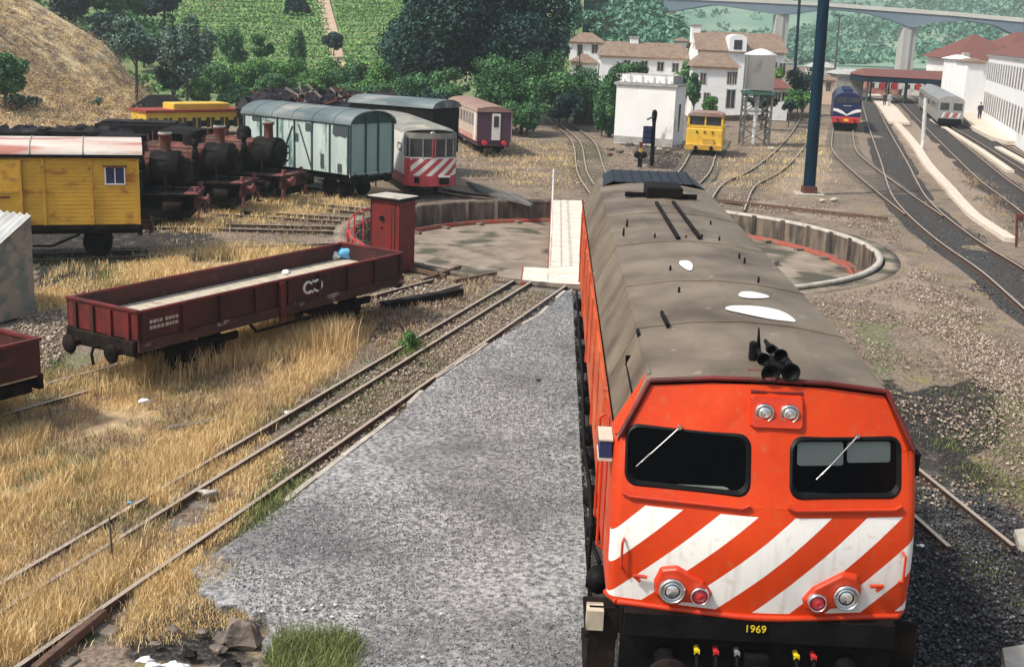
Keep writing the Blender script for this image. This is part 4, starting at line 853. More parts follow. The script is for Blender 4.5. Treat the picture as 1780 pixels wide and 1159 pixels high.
# rubbish inside
p = G(597, 452, 1.2); t = thing('rubbish_bag', 'crumpled blue and white plastic bag lying inside the red flat wagon', 'bag', (p[0], p[1], 1.22))
def lump(r, seed, sq=(1, 1, 1), n_=14, am=.3):
    mb = MB().ball((0, 0, 0), r, n_, sq); rr = np.random.default_rng(seed); ph = rr.uniform(0, 6, 6)
    mb.v = [tuple(np.array(q)*(1+am*(math.sin(q[0]/r*3+ph[0])*math.sin(q[1]/r*4+ph[1])+.6*math.sin(q[2]/r*5+ph[2]+q[0]/r*6)))) for q in mb.v]; return mb
lump(.24, 1, (1.1, .9, .7)).xf(Matrix.Translation((.02, .05, .16))).build('bag_body', 'litter_blue', t); lump(.15, 2, (1.3, .8, .6)).xf(Matrix.Translation((-.2, -.1, .1))).build('bag_flap', 'litter_white', t)
def crag(r, seed, sq=(1, 1, .7)):
    mb = MB().ball((0, 0, 0), r, 9, sq); rr = np.random.default_rng(seed); off = {}
    out = []
    for q in mb.v:
        k = tuple(round(a, 3) for a in q)
        if k not in off: off[k] = rr.uniform(.72, 1.22)
        out.append(tuple(np.array(q)*off[k]))
    mb.v = out; mb.sm = [False]*len(mb.sm); return mb
p = G(505, 482, 1.5); t = lump(.1, 5, (1, 1.3, .6)).build('rag', 'litter_white'); t.location = (p[0]-.12, p[1]+.05, 1.60); tag(t, 'white rag hanging over the top rail of the red flat wagon', 'rag')

# --- part of a second red open wagon at the left edge
q0 = G(72, 600, 1.45); q0 = G(70, 589, 1.53)+np.array([-.875, .485, 0])*1.08; c2 = thing('open_wagon', 'dark red open wagon end cut off by the left edge below the grey hut', 'wagon', (q0[0], q0[1], 0), -math.radians(29+180))
MB().box(-1.05, -1.01, 0, 7, .85, 1.5).box(1.01, 1.05, 0, 7, .85, 1.5).build('side_board', 'wagonred', c2); MB().box(-1.01, 1.01, 0, .04, .85, 1.5).build('end_board', 'wagonred', c2)
MB().box(-1.08, 1.08, -.03, .07, 1.5, 1.55).box(-1.08, -.99, .07, 7, 1.5, 1.55).box(.99, 1.08, .07, 7, 1.5, 1.55).build('top_rail', 'wagonred_end', c2); MB().box(-1.0, 1.0, .05, 7, .80, .86).build('floor', 'planks', c2)
MB().box(-1.0, 1.0, -.08, .02, .55, .84).box(-.9, .9, .1, 7, .5, .7).build('underframe', 'grime', c2)
for y_ in (1.2, 5): wheelset(c2, y_, .34)
for x in (-.7, 0, .7): MB().box(x-.05, x+.05, -.05, -.002, .8, 1.48).build('stanchion', 'wagonred', c2)

# --- hut with corrugated roof, left edge
hp = G(20, 545); hu = thing('shed', 'small weathered plaster shed with corrugated roof at the left edge', 'shed', (hp[0]-1.35, hp[1]+.1, 0), -.35)
MB().box(-1.5, 1.5, -.6, 1.0, -.1, 1.60).build('wall', 'plaster_old', hu, bevel=.03)
mb = MB(); nseg = 60
pr = [(-1.6+3.2*i/nseg, .035*math.sin(i*PI/2)) for i in range(nseg+1)]
V_ = [(x, -.78, 1.55+z) for x, z in pr]+[(x, .95, 2.45+z) for x, z in pr]; mb.add(V_, [(i, i+1, i+nseg+2, i+nseg+1) for i in range(nseg)], True)
mb.build('corrugated_roof', 'corrugated', hu); MB().add([(1.5, -.6, 1.6), (1.5, 1.0, 1.6), (1.5, 1.0, 2.4), (-1.5, -.6, 1.6), (-1.5, 1, 1.6), (-1.5, 1, 2.4)], [(0, 1, 2), (3, 5, 4), (1, 4, 5, 2)]).build('gable', 'plaster_old', hu)

# --- yellow plank wagon
loc, rz = fitveh(-15.43, 25.72, -109.5); yw = thing('covered_wagon', 'yellow plank sided goods wagon with small window and pale curved roof at left', 'wagon', loc, rz)
W2, L2 = 1.3, 9.5; y0_, z0_, z1_ = 0, 1.11, 3.19
for s in (-1, 1):
    sd = MB(); nb = 17; hb = (z1_-z0_)/nb
    for i in range(nb): sd.box(*sorted((s*W2, s*(W2-.05))), 0, L2, z0_+i*hb, z0_+(i+1)*hb-.012)
    sd.box(*sorted((s*(W2-.012), s*(W2-.06))), 0.01, L2-.01, z0_+.01, z1_-.01); o = sd.build('side_wall', 'wagonyellow', yw)
    for y_ in (.04, 1.4, 2.75, 5.2, 6.4, 8.6, L2-.04): MB().box(*sorted((s*(W2+.002), s*(W2+.05))), y_-.045, y_+.045, z0_-.05, z1_).build('post', 'wagonyellow_trim', o)
    dr = MB().box(*sorted((s*(W2+.06), s*(W2+.10))), 3.35, 4.95, z0_+.05, z1_-.12); d_ = dr.build('sliding_door', 'wagonyellow', o)
    MB().box(*sorted((s*(W2+.101), s*(W2+.13))), 3.35, 3.43, z0_+.05, z1_-.12).box(*sorted((s*(W2+.101), s*(W2+.13))), 4.87, 4.95, z0_+.05, z1_-.12).box(*sorted((s*(W2+.101), s*(W2+.125))), 3.45, 4.85, 2.1, 2.18).build('door_frame', 'wagonyellow_trim', d_)
    MB().box(*sorted((s*(W2+.13), s*(W2+.16))), 3.7, 4.6, 1.95, 2.0).build('door_bar', 'rustred', d_)
    MB().box(*sorted((s*(W2+.02), s*(W2+.06))), -.02, L2+.02, z0_-.14, z0_-.001).build('bottom_rail', 'grime', yw)
wn = MB().box(-W2-.03, -W2-.002, .44, .96, 2.36, 2.84).build('window', 'bluewhite', yw)
MB().box(-W2-.05, -W2-.031, .40, .44, 2.33, 2.86).box(-W2-.05, -W2-.031, .96, 1.0, 2.33, 2.86).box(-W2-.05, -W2-.031, .44, .96, 2.33, 2.37).box(-W2-.05, -W2-.031, .685, .715, 2.37, 2.83).build('frame', 'whitepaint', wn)
MB().box(-W2-.12, -W2-.002, .34, 1.06, 2.88, 2.91).build('hood', 'rustred', wn)
for y_, d in ((0, 1), (L2, -1)): MB().box(-W2+.06, W2-.06, *sorted((y_, y_+d*.05)), z0_, z1_+.2).build('end_wall', 'wagonyellow', yw)
pr = [(W2*1.06*math.cos(t), z1_+.02+.42*math.sin(t)) for t in np.linspace(0, PI, 17)]
mb = MB(); mb.add([(x, -.12, z) for x, z in pr]+[(x, L2+.12, z) for x, z in pr], [(i, i+1, i+18, i+17) for i in range(16)], True).poly([(x, -.115, z) for x, z in pr]).poly([(x, L2+.115, z) for x, z in pr]); ro = mb.build('roof', 'roofpink', yw)
for y_ in (1.6, 3.1, 4.8, 6.6, 8.2): MB().path([(x*1.005, y_, z+.008) for x, z in pr], .02, 6).build('roof_seam', 'concrete_grey', ro)
MB().box(-W2*1.07-.03, -W2*1.07, -.12, L2+.12, z1_-.05, z1_+.05).build('gutter', 'black', yw)
MB().box(-1.1, 1.1, .1, L2-.1, .8, 1.05).box(-1.2, 1.2, -.05, .1, .75, 1.06).build('underframe', 'sootblack', yw)
for y_ in (1.3, L2-1.3): wheelset(yw, y_, .42, mt='sootblack')
MB().tube((-.9, 3.5, .75), (-.9, 5.2, .75), .18, n=14).build('brake_cylinder', 'sootblack', yw); MB().path([(-1.2, 1.8, .8), (-1.2, 2.6, .45), (-1.2, 6.8, .45), (-1.2, 7.6, .8)], .04).build('brake_gear', 'sootblack', yw)
bufset(yw, 1.3, L2, .9, 'rustred')

# --- steam locomotives
def steam(label, loc, rz, red=True):
    t = thing('steam_locomotive', label, 'steam locomotive', loc, rz, 'derelict steam locomotives'); R_ = .58; zc = 1.95; bm_ = 'rustred' if red else 'sootblack'
    b_ = MB().lathe((0, 0, zc), [(R_, 1.75), (R_, 4.4)], 28, axis=1)
    for y_ in (2.4, 3.1, 3.8): b_.lathe((0, 0, zc), [(R_+.012, y_-.04), (R_+.016, y_), (R_+.012, y_+.04)], 28, axis=1)
    b_.build('boiler', bm_, t)
    s_ = MB().lathe((0, 0, zc), [(.01, .58), (.2, .59), (R_*.75, .68), (R_+.05, .72), (R_+.07, .78), (R_+.07, 1.75), (R_, 1.76)], 28, axis=1).build('smokebox', 'sootblack', t)
    dr = MB().lathe((0, 0, zc), [(.01, .50), (.12, .505), (.35, .54), (.47, .62), (.48, .70)], 24, axis=1).box(-.42, .42, .5, .54, zc-.03, zc+.03).tube((0, .40, zc), (0, .52, zc), .04); dr.build('smokebox_door', 'sootblack', s_)
    c_ = MB().lathe((0, 1.25, 2.45), [(.26, 0), (.2, .12), (.19, .62), (.23, .66), (.25, .74), (.17, .74), (.16, .3)], 20); c_.build('chimney', 'sootblack' if not red else 'rustred', s_)
    MB().lathe((0, 1.25, 2.45), [(.255, .745), (.24, .80), (.19, .80)], 20).build('chimney_rim', 'concrete_grey', s_)
    MB().lathe((0, 2.45, 2.4), [(.34, 0), (.31, .15), (.30, .42), (.2, .56), (.01, .6)], 20).build('steam_dome', 'sootblack', t); MB().lathe((0, 3.5, 2.4), [(.28, 0), (.26, .3), (.15, .42), (.01, .44)], 18).build('sand_dome', 'rustred', t)
    cb = MB().box(-1.05, 1.05, 4.4, 4.45, 1.1, 2.55).box(-1.05, -1.0, 4.45, 5.8, 1.1, 2.0).box(1.0, 1.05, 4.45, 5.8, 1.1, 2.0).box(-1.05, -1, 5.6, 5.8, 2.0, 2.55).box(1, 1.05, 5.6, 5.8, 2.0, 2.55).box(-1.05, 1.05, 5.8, 5.85, 1.1, 2.55); cb = cb.build('cab', 'sootblack', t)
    pr = [(1.15*math.cos(a), 2.54+.2*math.sin(a)) for a in np.linspace(0, PI, 13)]; MB().add([(x, 4.3, z) for x, z in pr]+[(x, 6.0, z) for x, z in pr], [(i, i+1, i+14, i+13) for i in range(12)], True).poly([(x, 4.305, z) for x, z in pr]).build('cab_roof', 'sootblack', cb)
    for s in (-1, 1):
        MB().cbox(*sorted((s*.62, s*1.08)), 1.9, 4.35, 1.15, 1.95, .04).build('side_tank', 'sootblack', t)
        MB().box(*sorted((s*.5, s*1.1)), .1, 4.4, 1.08, 1.13).build('running_board', 'grime', t)
        MB().lathe((s*.82, 0, .68), [(.01, .55), (.25, .56), (.27, .62), (.27, 1.25), (.01, 1.27)], 18, axis=1).build('cylinder', 'grime', t)
        MB().path([(s*.5, .7, 2.25), (s*.62, 1.8, 2.35), (s*.62, 4.3, 2.35)], .018).build('handrail', 'grime', t)
        MB().beam((s*.93, 1.2, .6), (s*.93, 3.4, .5), .05, .09).beam((s*.97, 2.2, .5), (s*.97, 4.7, .5), .05, .09).build('side_rod', 'grime', t)
    for y_ in (2.2, 3.4, 4.6): wheelset(t, y_, .48, mt='sootblack')
    wheelset(t, .9, .3, mt='sootblack')
    MB().box(-.55, .55, .2, 5.8, .55, 1.08).build('frame', 'sootblack', t)
    MB().cbox(-1.0, 1.0, .0, .14, .62, 1.12, .015).build('buffer_beam', 'wagonred', t); MB().box(-.95, .95, .3, 5.6, .25, .55).build('ash_pan', 'sootblack', t)
    for s in (-1, 1):
        u_ = MB().tube((s*.66, 0, .92), (s*.66, -.28, .92), .09, n=12).lathe((s*.66, -.28, .92), [(.02, -.1), (.16, -.09), (.2, -.05), (.2, -.02), (.05, 0)], 18, axis=1); u_.build('buffer', 'rustedge' if s < 0 else 'grime', t)
        MB().tube((s*.7, .1, 1.13), (s*.7, .1, 1.36), .07, .09, 10).build('lamp_iron', 'rustedge', t)
    MB().box(-1.02, 1.02, .0, .5, 1.125, 1.15).build('front_platform', 'rustedge', t)
    MB().lathe((-.72, 2.0, 1.95), [(.01, 0), (.13, .02), (.13, .35), (.09, .38), (.09, .5), (.13, .53), (.13, .8), (.01, .82)], 14).build('air_pump', 'sootblack', t)
    for s in (-1, 1):
        MB().path([(s*.56, .8, 2.2), (s*.60, 1.2, 1.7), (s*.70, 1.1, 1.0)], .05).build('steam_pipe', 'grime', t); MB().path([(s*.35, 3.5, 2.5), (s*.62, 3.3, 2.0), (s*.75, 2.6, 1.2)], .025).build('sand_pipe', 'grime', t)
        MB().box(*sorted((s*.60, s*1.02)), .6, 1.2, .92, 1.08).build('valve_chest', 'grime', t); MB().box(*sorted((s*.75, s*1.0)), -.02, .03, .2, .6).box(*sorted((s*.75, s*1.0)), -.14, .03, .2, .24).build('front_step', 'rustedge', t)
        MB().path([(s*.3, .47, 1.62), (s*.42, .47, 1.95), (s*.3, .47, 2.28)], .015).build('door_handrail', 'grime', t)
    for a_ in (.7, 2.2, 3.9, 5.4): MB().box(.42*math.cos(a_)-.05, .42*math.cos(a_)+.05, .50, .55, zc+.42*math.sin(a_)-.05, zc+.42*math.sin(a_)+.05).build('door_clamp', 'grime', t)
    MB().tube((.2, 4.1, 2.5), (.2, 4.1, 2.85), .035).tube((-.15, 4.15, 2.5), (-.15, 4.15, 2.75), .05).build('safety_valve', 'rustred', t)
    return t
for (u, v, hd, lb, red) in ((350, 338, -99, 'rusty steam locomotive immediately right of the yellow plank wagon', True), (436, 320, -85, 'rusty red boilered steam locomotive in the middle of the three near ones', True), (512, 308, -71, 'steam locomotive with round black smokebox against the green van', True)):
    p = G(u, v, 1.0); d = np.array([math.sin(math.radians(hd)), math.cos(math.radians(hd)), 0]); steam(lb, tuple(p[:2])+(0,), -math.radians(hd), red)
p = G(300, 255, .9)
tn = thing('tender', 'black box shaped tender on the far track above the yellow wagon roof', 'tender', (G(172, 250, .9)[0], G(172, 250, .9)[1], 0), -math.radians(80))
MB().cbox(-1.0, 1.0, 0, 4.2, 1.0, 2.0, .05).build('tank', 'sootblack', tn); MB().box(-.8, .8, .3, 3.9, 2.002, 2.12).build('coal_space', 'coal', tn); MB().box(-.9, .9, 0, 4.2, .6, 1.0).build('frame', 'sootblack', tn)
for y_ in (.9, 2.3, 3.7): wheelset(tn, y_, .4, mt='sootblack')
for i, (u, v, l_, lb) in enumerate(((-140, 262, 6.0, 'low black wagon with loose scrap behind the yellow wagon at the far left'), (35, 262, 5.6, 'low black wagon with domed load left of the tender'))):
    p = G(u, v, .6); t = thing('open_wagon', lb, 'wagon', (p[0], p[1], 0), -math.radians(80)); MB().cbox(-1, 1, 0, l_, .9, 1.7, .03).build('body', 'sootblack', t); MB().box(-.8, .8, .1, l_-.1, .5, .9).build('frame', 'sootblack', t)
    for y_ in (1, l_-1): wheelset(t, y_, .4, mt='sootblack')
    for k in range(7): lump(random.uniform(.25, .5), k+i*9, (1.2, 1.2, .7)).xf(Matrix.Translation((random.uniform(-.5, .5), .5+k*(l_-1)/6, 1.6))).build('scrap', 'coal', t)

# --- pale green van
loc, rz = fitveh(-10.23, 40.32, -54.2); vn = thing('covered_van', 'pale green covered van with peeling paint and dark curved roof', 'van', loc, rz)
W2, L2, z0_, z1_ = 1.345, 6.74, 1.09, 3.24
for s in (-1, 1):
    o = MB().box(*sorted((s*W2, s*(W2-.05))), 0, L2, z0_, z1_).build('side_wall', 'vangreen', vn)
    for i in range(7): y_ = .04+i*(L2-.08)/6; MB().box(*sorted((s*(W2+.002), s*(W2+.05))), y_-.035, y_+.035, z0_, z1_).build('post', 'vanframe', o)
    if s < 0:
        for (ya, za, yb, zb) in ((2.3, 1.2, 3.1, 3.0), (4.6, 1.2, 5.2, 3.0), (3.5, 2.9, 4.3, 1.3)): MB().beam((-W2-.02, ya, za), (-W2-.02, yb, zb), .03, .06).build('brace', 'vanframe', o)
        for (ya, za, w_, h_) in ((.05, 2.62, .95, .55), (3.1, 2.2, .35, .4), (5.6, 2.9, .6, .25), (1.5, 1.15, .25, .7), (3.9, 1.1, .5, .3), (2.2, 2.7, .5, .4), (.4, 1.12, .3, .4)): MB().add([(-W2-.004, ya+w_*a, za+h_*b2) for a, b2 in ((0, .2), (.2, 0), (.5, .12), (.8, .02), (1, .3), (.95, 1), (.05, 1))], [tuple(range(7))]).build('bare_patch', 'peeled', o)
for y_, d in ((0, 1), (L2, -1)):
    pr = [(-W2+.05, z0_), (W2-.05, z0_), (W2-.05, z1_)]+[((W2-.05)*math.cos(t), z1_+.46*math.sin(t)) for t in np.linspace(.1, PI-.1, 11)]+[(-W2+.05, z1_)]
    o = MB().prism(pr, *sorted((y_, y_+d*.05))).build('end_wall', 'vanend', vn); MB().prism([(W2*math.cos(t), z1_-.02+.5*math.sin(t)) for t in np.linspace(0, PI, 13)], *sorted((y_-d*.001, y_-d*.03))).build('gable_board', 'vanframe', o)
    for x in (-W2+.04, -.38, .38, W2-.04): MB().box(x-.035, x+.035, *sorted((y_-d*.031, y_-d*.08)), z0_-.1, z1_+.05+(.3 if abs(x) < 1 else 0)).build('post', 'vanframe', o)
    MB().box(-W2, W2, *sorted((y_-d*.031, y_-d*.06)), z0_-.1, z0_+.05).build('sill', 'vangreen', o)
pr = [((W2+.07)*math.cos(t), z1_-.03+.58*math.sin(t)) for t in np.linspace(0, PI, 19)]
mb = MB().add([(x, -.16, z) for x, z in pr]+[(x, L2+.16, z) for x, z in pr], [(i, i+1, i+20, i+19) for i in range(18)], True)
pi2 = [(x*.96, z-.05) for x, z in pr]; mb.add([(x, -.16, z) for x, z in pr]+[(x, -.16, z) for x, z in pi2], [(i, i+1, i+20, i+19) for i in range(18)]).add([(x, -.16, z) for x, z in pi2]+[(x, L2+.16, z) for x, z in pi2], [(i, i+1, i+20, i+19) for i in range(18)], True)
ro = mb.build('roof', 'vanroof', vn)
for y_ in (.9, 2.2, 3.5, 4.8, 6.0): MB().path([(x*1.004, y_, z+.005) for x, z in pr], .014, 6).build('roof_seam', 'vanroof', ro)
MB().box(-1.15, 1.15, .05, L2-.05, .78, 1.08).box(-1.25, 1.25, -.06, .06, .74, 1.07).build('underframe', 'sootblack', vn)
for y_ in (1.0, 2.0, L2-1.9, L2-1): wheelset(vn, y_, .4, mt='sootblack')
MB().cbox(-1.2, -.7, 2.8, 4.2, .4, .8, .04).build('battery_box', 'sootblack', vn); bufset(vn, 1.3, L2, .9, 'sootblack')
# grey van roof behind it
p = A(720, 205, 52.5); g2 = thing('covered_van', 'dark van with pale grey green roof showing above the striped railcar', 'van', (p[0]-.2, 50.0, 0), math.radians(57)+PI)
g2.location = (*A(775, 205, 51)[:2], 0); g2.rotation_euler = (0, 0, math.radians(62))
MB().box(-1.25, 1.25, 0, 5.2, 1, 3.3).build('wall', 'sootblack', g2); pr = [(1.35*math.cos(t), 3.33+.42*math.sin(t)) for t in np.linspace(0, PI, 13)]; MB().add([(x, -.1, z) for x, z in pr]+[(x, 5.3, z) for x, z in pr], [(i, i+1, i+14, i+13) for i in range(12)], True).poly([(x, -.09, z) for x, z in pr]).build('roof', 'vanroof', g2)
MB().box(-1.1, 1.1, .1, 5.1, .6, 1).build('underframe', 'sootblack', g2)
for y_ in (1, 4.2): wheelset(g2, y_, .4, mt='sootblack')

# --- striped railcar
m = mat('railcarstripe', (.50, .07, .08), (.44, .05, .06), rough=.5, scale=3); n_ = m.node_tree; b_ = n_.nodes['Principled BSDF']; src = b_.inputs['Base Color'].links[0].from_socket
tc_ = n_.nodes.new('ShaderNodeTexCoord'); sp_ = n_.nodes.new('ShaderNodeSeparateXYZ'); n_.links.new(tc_.outputs['Object'], sp_.inputs[0])
fr = nd('FRACT', nd('DIVIDE', nd('ADD', nd('SUBTRACT', sp_.outputs[0], nd('MULTIPLY', sp_.outputs[2], 1.1)), 9), .55)); k_ = nd('LESS_THAN', fr, .5); k_ = nd('MULTIPLY', k_, nd('GREATER_THAN', sp_.outputs[2], .92)); k_ = nd('MULTIPLY', k_, nd('GREATER_THAN', sp_.outputs[0], -.93))
mx = n_.nodes.new('ShaderNodeMixRGB'); n_.links.new(k_, mx.inputs[0]); n_.links.new(src, mx.inputs[1]); mx.inputs[2].default_value = (.78, .76, .70, 1); n_.links.new(mx.outputs[0], b_.inputs['Base Color'])
def frontplan(W2, bow, s0=.0):  # curved front plan (x, y)
    return [(W2*math.sin(t), bow*(1-math.cos(t))/(1-math.cos(1.25)) if abs(t) < 1.25 else bow) for t in np.linspace(-PI/2, PI/2, 17)]
loc, rz = fitveh(-7.70, 41.62, -19); rc = thing('railcar', 'white and red railcar with striped rounded front beside the green van', 'railcar', loc, rz)
W2, L2, z1_ = 1.2, 13.0, 2.78
plan = frontplan(W2, .45)
def shell(par, name, m_, z0, z1, plan, L, top=False, z_in=0.0):
    mb = MB(); P_ = [(x, y) for x, y in plan]; k = len(P_); mb.add([(x, y, z0) for x, y in P_]+[(x*(1-z_in), y+z_in, z1) for x, y in P_], [(i, i+1, i+1+k, i+k) for i in range(k-1)]); return mb.build(name, m_, par)
shell(rc, 'front_panel', 'railcarstripe', .45, 1.68, plan, L2); shell(rc, 'front_waist', 'railcarwhite', 1.685, 1.74, [(x*1.005, y-.005) for x, y in plan], L2); w_ = shell(rc, 'windscreen', 'windowglass', 1.745, 2.55, plan, L2); shell(rc, 'front_header', 'railcarroof', 2.55, 2.8, plan, L2)
for x in (-1.13, -.98, -.42, .0, .12, .62, 1.02, 1.16):
    y_ = np.interp(x, [q[0] for q in plan], [q[1] for q in plan]); MB().box(x-.03, x+.03, y_-.03, y_+.03, 1.72, 2.57).build('pillar', 'railcarred' if abs(x) < .2 else 'railcarroof', w_)
MB().box(.02, .09, .02, .05, 1.74, 2.55).build('wiper_panel', 'darkgreen', w_)
MB().box(-.35, .0, .25, .4, 1.75, 2.1).build('driver_seat', 'cartan', rc)
MB().lathe((.02, .12, 2.74), [(.12, .1), (.13, -.05), (.10, -.08), (.01, -.06)], 16, axis=1).build('headlight', 'steel', rc)
MB().box(.34, .78, -.05, .0, .55, .86).box(-.78, -.56, .05, .1, .6, .85).build('coupling_pocket', 'sootblack', rc); MB().box(.30, .82, -.03, .02, .86, .93).build('pocket_frame', 'railcarwhite', rc)
for s in (-1, 1):
    o = MB().box(*sorted((s*W2, s*(W2-.05))), .45, L2, .95, z1_).build('side_wall', 'railcarwhite', rc); MB().box(*sorted((s*W2, s*(W2-.05))), .45, L2, .5, .945).build('side_skirt', 'railcarred', rc)
    for i in range(7): MB().box(*sorted((s*(W2+.002), s*(W2+.02))), 2.6+i*1.4, 3.6+i*1.4, 1.75, 2.4).build('window', 'windowglass', o)
    logo(o, s*(W2+.01), 1.35, 2.1, .5, s, 'poleiron', .03)
MB().box(-W2, W2, L2-.05, L2, .5, z1_).build('rear_wall', 'railcarwhite', rc)
pr = [((W2+.02)*math.cos(t), z1_+.30*math.sin(t)) for t in np.linspace(0, PI, 15)]; k = 15
fr3 = [(x*.93, .16+.35*(1-math.sin(t))**.7 if True else 0, z1_+(z-z1_)*.55) for (x, z), t in zip(pr, np.linspace(0, PI, 15))]
MB().add(fr3+[(x, 1.0, z) for x, z in pr]+[(x, L2, z) for x, z in pr], [(j*k+i, j*k+i+1, (j+1)*k+i+1, (j+1)*k+i) for j in range(2) for i in range(k-1)], True).poly(fr3).build('roof', 'railcarroof', rc)
for y_ in (1.6, 2.8, 10, 11.2): wheelset(rc, y_, .38, mt='sootblack')

# --- red and cream coach
loc, rz = fitveh(-5.97, 61.29, -13.9); co = thing('passenger_coach', 'faded red and cream coach with dark end wall and white end door', 'coach', loc, rz)
W2, L2, z0_, z1_ = 1.08, 11.0, .78, 2.55
for s in (-1, 1):
    o = MB().box(*sorted((s*W2, s*(W2-.04))), 0, L2, z0_, z1_).build('side_wall', 'coachcream', co); MB().box(*sorted((s*(W2+.002), s*(W2+.015))), 0, L2, z0_, z0_+.3).build('lower_band', 'coachred', o)
    for i in range(9): q = MB().box(*sorted((s*(W2+.002), s*(W2+.015))), 1.1+i*1.05, 1.75+i*1.05, 1.65, 2.35).build('window', 'windowglass', o); MB().box(*sorted((s*(W2+.016), s*(W2+.025))), 1.39+i*1.05, 1.45+i*1.05, 1.65, 2.35).build('window_bar', 'railcarwhite', q)
    MB().box(*sorted((s*(W2+.002), s*(W2+.02))), .25, .85, .85, 2.4).build('door', 'railcarwhite', o)
o = MB().box(-W2+.04, W2-.04, 0, .05, z0_, z1_+.2).build('end_wall', 'coachend', co); d_ = MB().box(-.30+.15, .22+.15, -.05, -.002, z0_+.1, 2.45).build('end_door', 'railcarwhite', o); MB().box(-.04, .26, -.07, -.051, 1.65, 2.3).build('door_window', 'windowglass', d_)
MB().box(-W2+.04, W2-.04, L2-.05, L2, z0_, z1_+.2).build('rear_wall', 'coachend', co)
pr = [((W2+.04)*math.cos(t), z1_-.01+.32*math.sin(t)) for t in np.linspace(0, PI, 13)]; MB().add([(x, -.08, z) for x, z in pr]+[(x, L2+.08, z) for x, z in pr], [(i, i+1, i+14, i+13) for i in range(12)], True).poly([(x, -.07, z) for x, z in pr]).build('roof', 'coachroof', co)
MB().box(-.95, .95, .05, L2-.05, .5, .78).build('underframe', 'coachend', co)
for y_ in (1.2, 2.4, 8.6, 9.8): wheelset(co, y_, .34, mt='sootblack')
for s in (-1, 1): MB().tube((s*.6, 0, .72), (s*.6, -.35, .72), .14, n=12).build('buffer', 'redpaint', co)

# --- yellow carriage behind the locomotives
Yc = 70.0; a_ = A(432, 230, Yc); b2_ = A(255, 225, Yc-5); dv = b2_-a_; L_ = math.hypot(dv[0], dv[1]); yc = thing('carriage', 'bright yellow carriage with red cornice and clerestory behind the steam locomotives', 'carriage', (a_[0], a_[1], 0), math.atan2(dv[1], dv[0])-PI/2)
zt_ = A(340, 190, Yc)[2]
o = MB().box(0, .05, 0, L_, .8, zt_).build('side_wall', 'yellowcar', yc); MB().box(2.2, 2.25, 0, L_, .8, zt_).box(.05, 2.2, 0, .05, .8, zt_).box(.05, 2.2, L_-.05, L_, .8, zt_).build('far_wall', 'yellowcar', yc)
s_ = -1
for i in range(8): q = MB().box(-.03, -.002, .9+i*1.0-.4, .9+i*1.0+.2, zt_-1.0, zt_-.35).build('window', 'windowglass', o); MB().box(-.045, -.031, .9+i-.13, .9+i-.07, zt_-1, zt_-.35).build('bar', 'yellowpaint', q)
MB().box(-.12, 2.35, -.1, L_+.1, zt_+.001, zt_+.16).build('cornice', 'redrust', yc); MB().cbox(.3, 1.9, 1.2, L_*.72, zt_+.161, zt_+.55, .05).build('clerestory', 'yellowcar', yc); MB().box(.1, 2.1, .1, L_-.1, .4, .8).build('underframe', 'sootblack', yc)
for y_ in (1.5, L_-1.5): wheelset(yc, y_, .4, mt='sootblack').location.x = 1.1
# small dark roofed shelter left of it
p = A(282, 187, 78); sh = thing('shelter', 'low dark ridge roofed shelter at the foot of the dry slope', 'shelter', (p[0], 78, 0), .2)
zb = p[2]; MB().box(-1.5, 1.5, -.8, .8, -.2, zb).build('wall', 'sootblack', sh); MB().add([(-2.2, -1.2, zb), (2.2, -1.2, zb), (2.2, 1.2, zb), (-2.2, 1.2, zb), (-.9, 0, zb+.9), (.6, 0, zb+.95)], [(0, 1, 5, 4), (1, 2, 5), (2, 3, 4, 5), (3, 0, 4)]).build('roof', 'sootblack', sh)
# scrap and coal heap behind the van
hp = [(u, v, 66+i*.7) for i, (u, v) in enumerate(((470, 172), (478, 168), (505, 172), (530, 166), (556, 171), (580, 167), (604, 174), (628, 172), (650, 178)))]
sc_ = thing('scrap_heap', 'dark heap of coal and scrap behind the roof of the pale green van', 'scrap heap', (A(540, 180, 69)[0], 69, 0)); mbs = MB(); k = 0
for u, v, y_ in hp:
    for j in range(7):
        q = A(u+random.uniform(-16, 16), v+random.uniform(-4, 8), y_); r_ = random.uniform(.5, 1.0); o_ = len(mbs.v); b9 = lump(r_, k, (1.2, 1, .8), 10, .45); k += 1
        mbs.add([(x+q[0]-sc_.location.x, y+q[1]-69, z+q[2]-.4) for x, y, z in b9.v], b9.f)
    q = A(u, 190, y_); b9 = lump(2.3, k, (1, 1, 1), 12, .25); mbs.add([(x+q[0]-sc_.location.x, y+q[1]-69, z*.55+1.6) for x, y, z in b9.v], b9.f)
mbs.build('pile', 'coal', sc_)
for i in range(16):
    q = A(random.uniform(470, 650), random.uniform(160, 178), 65.5); a = random.uniform(0, 3); MB().beam((q[0]-sc_.location.x, q[1]-69, q[2]-.3), (q[0]-sc_.location.x+1.5*math.cos(a), q[1]-69, q[2]+.6*math.sin(a)), .12, .12).build('scrap_beam', 'woodgrey' if i % 2 else 'rustred', sc_)
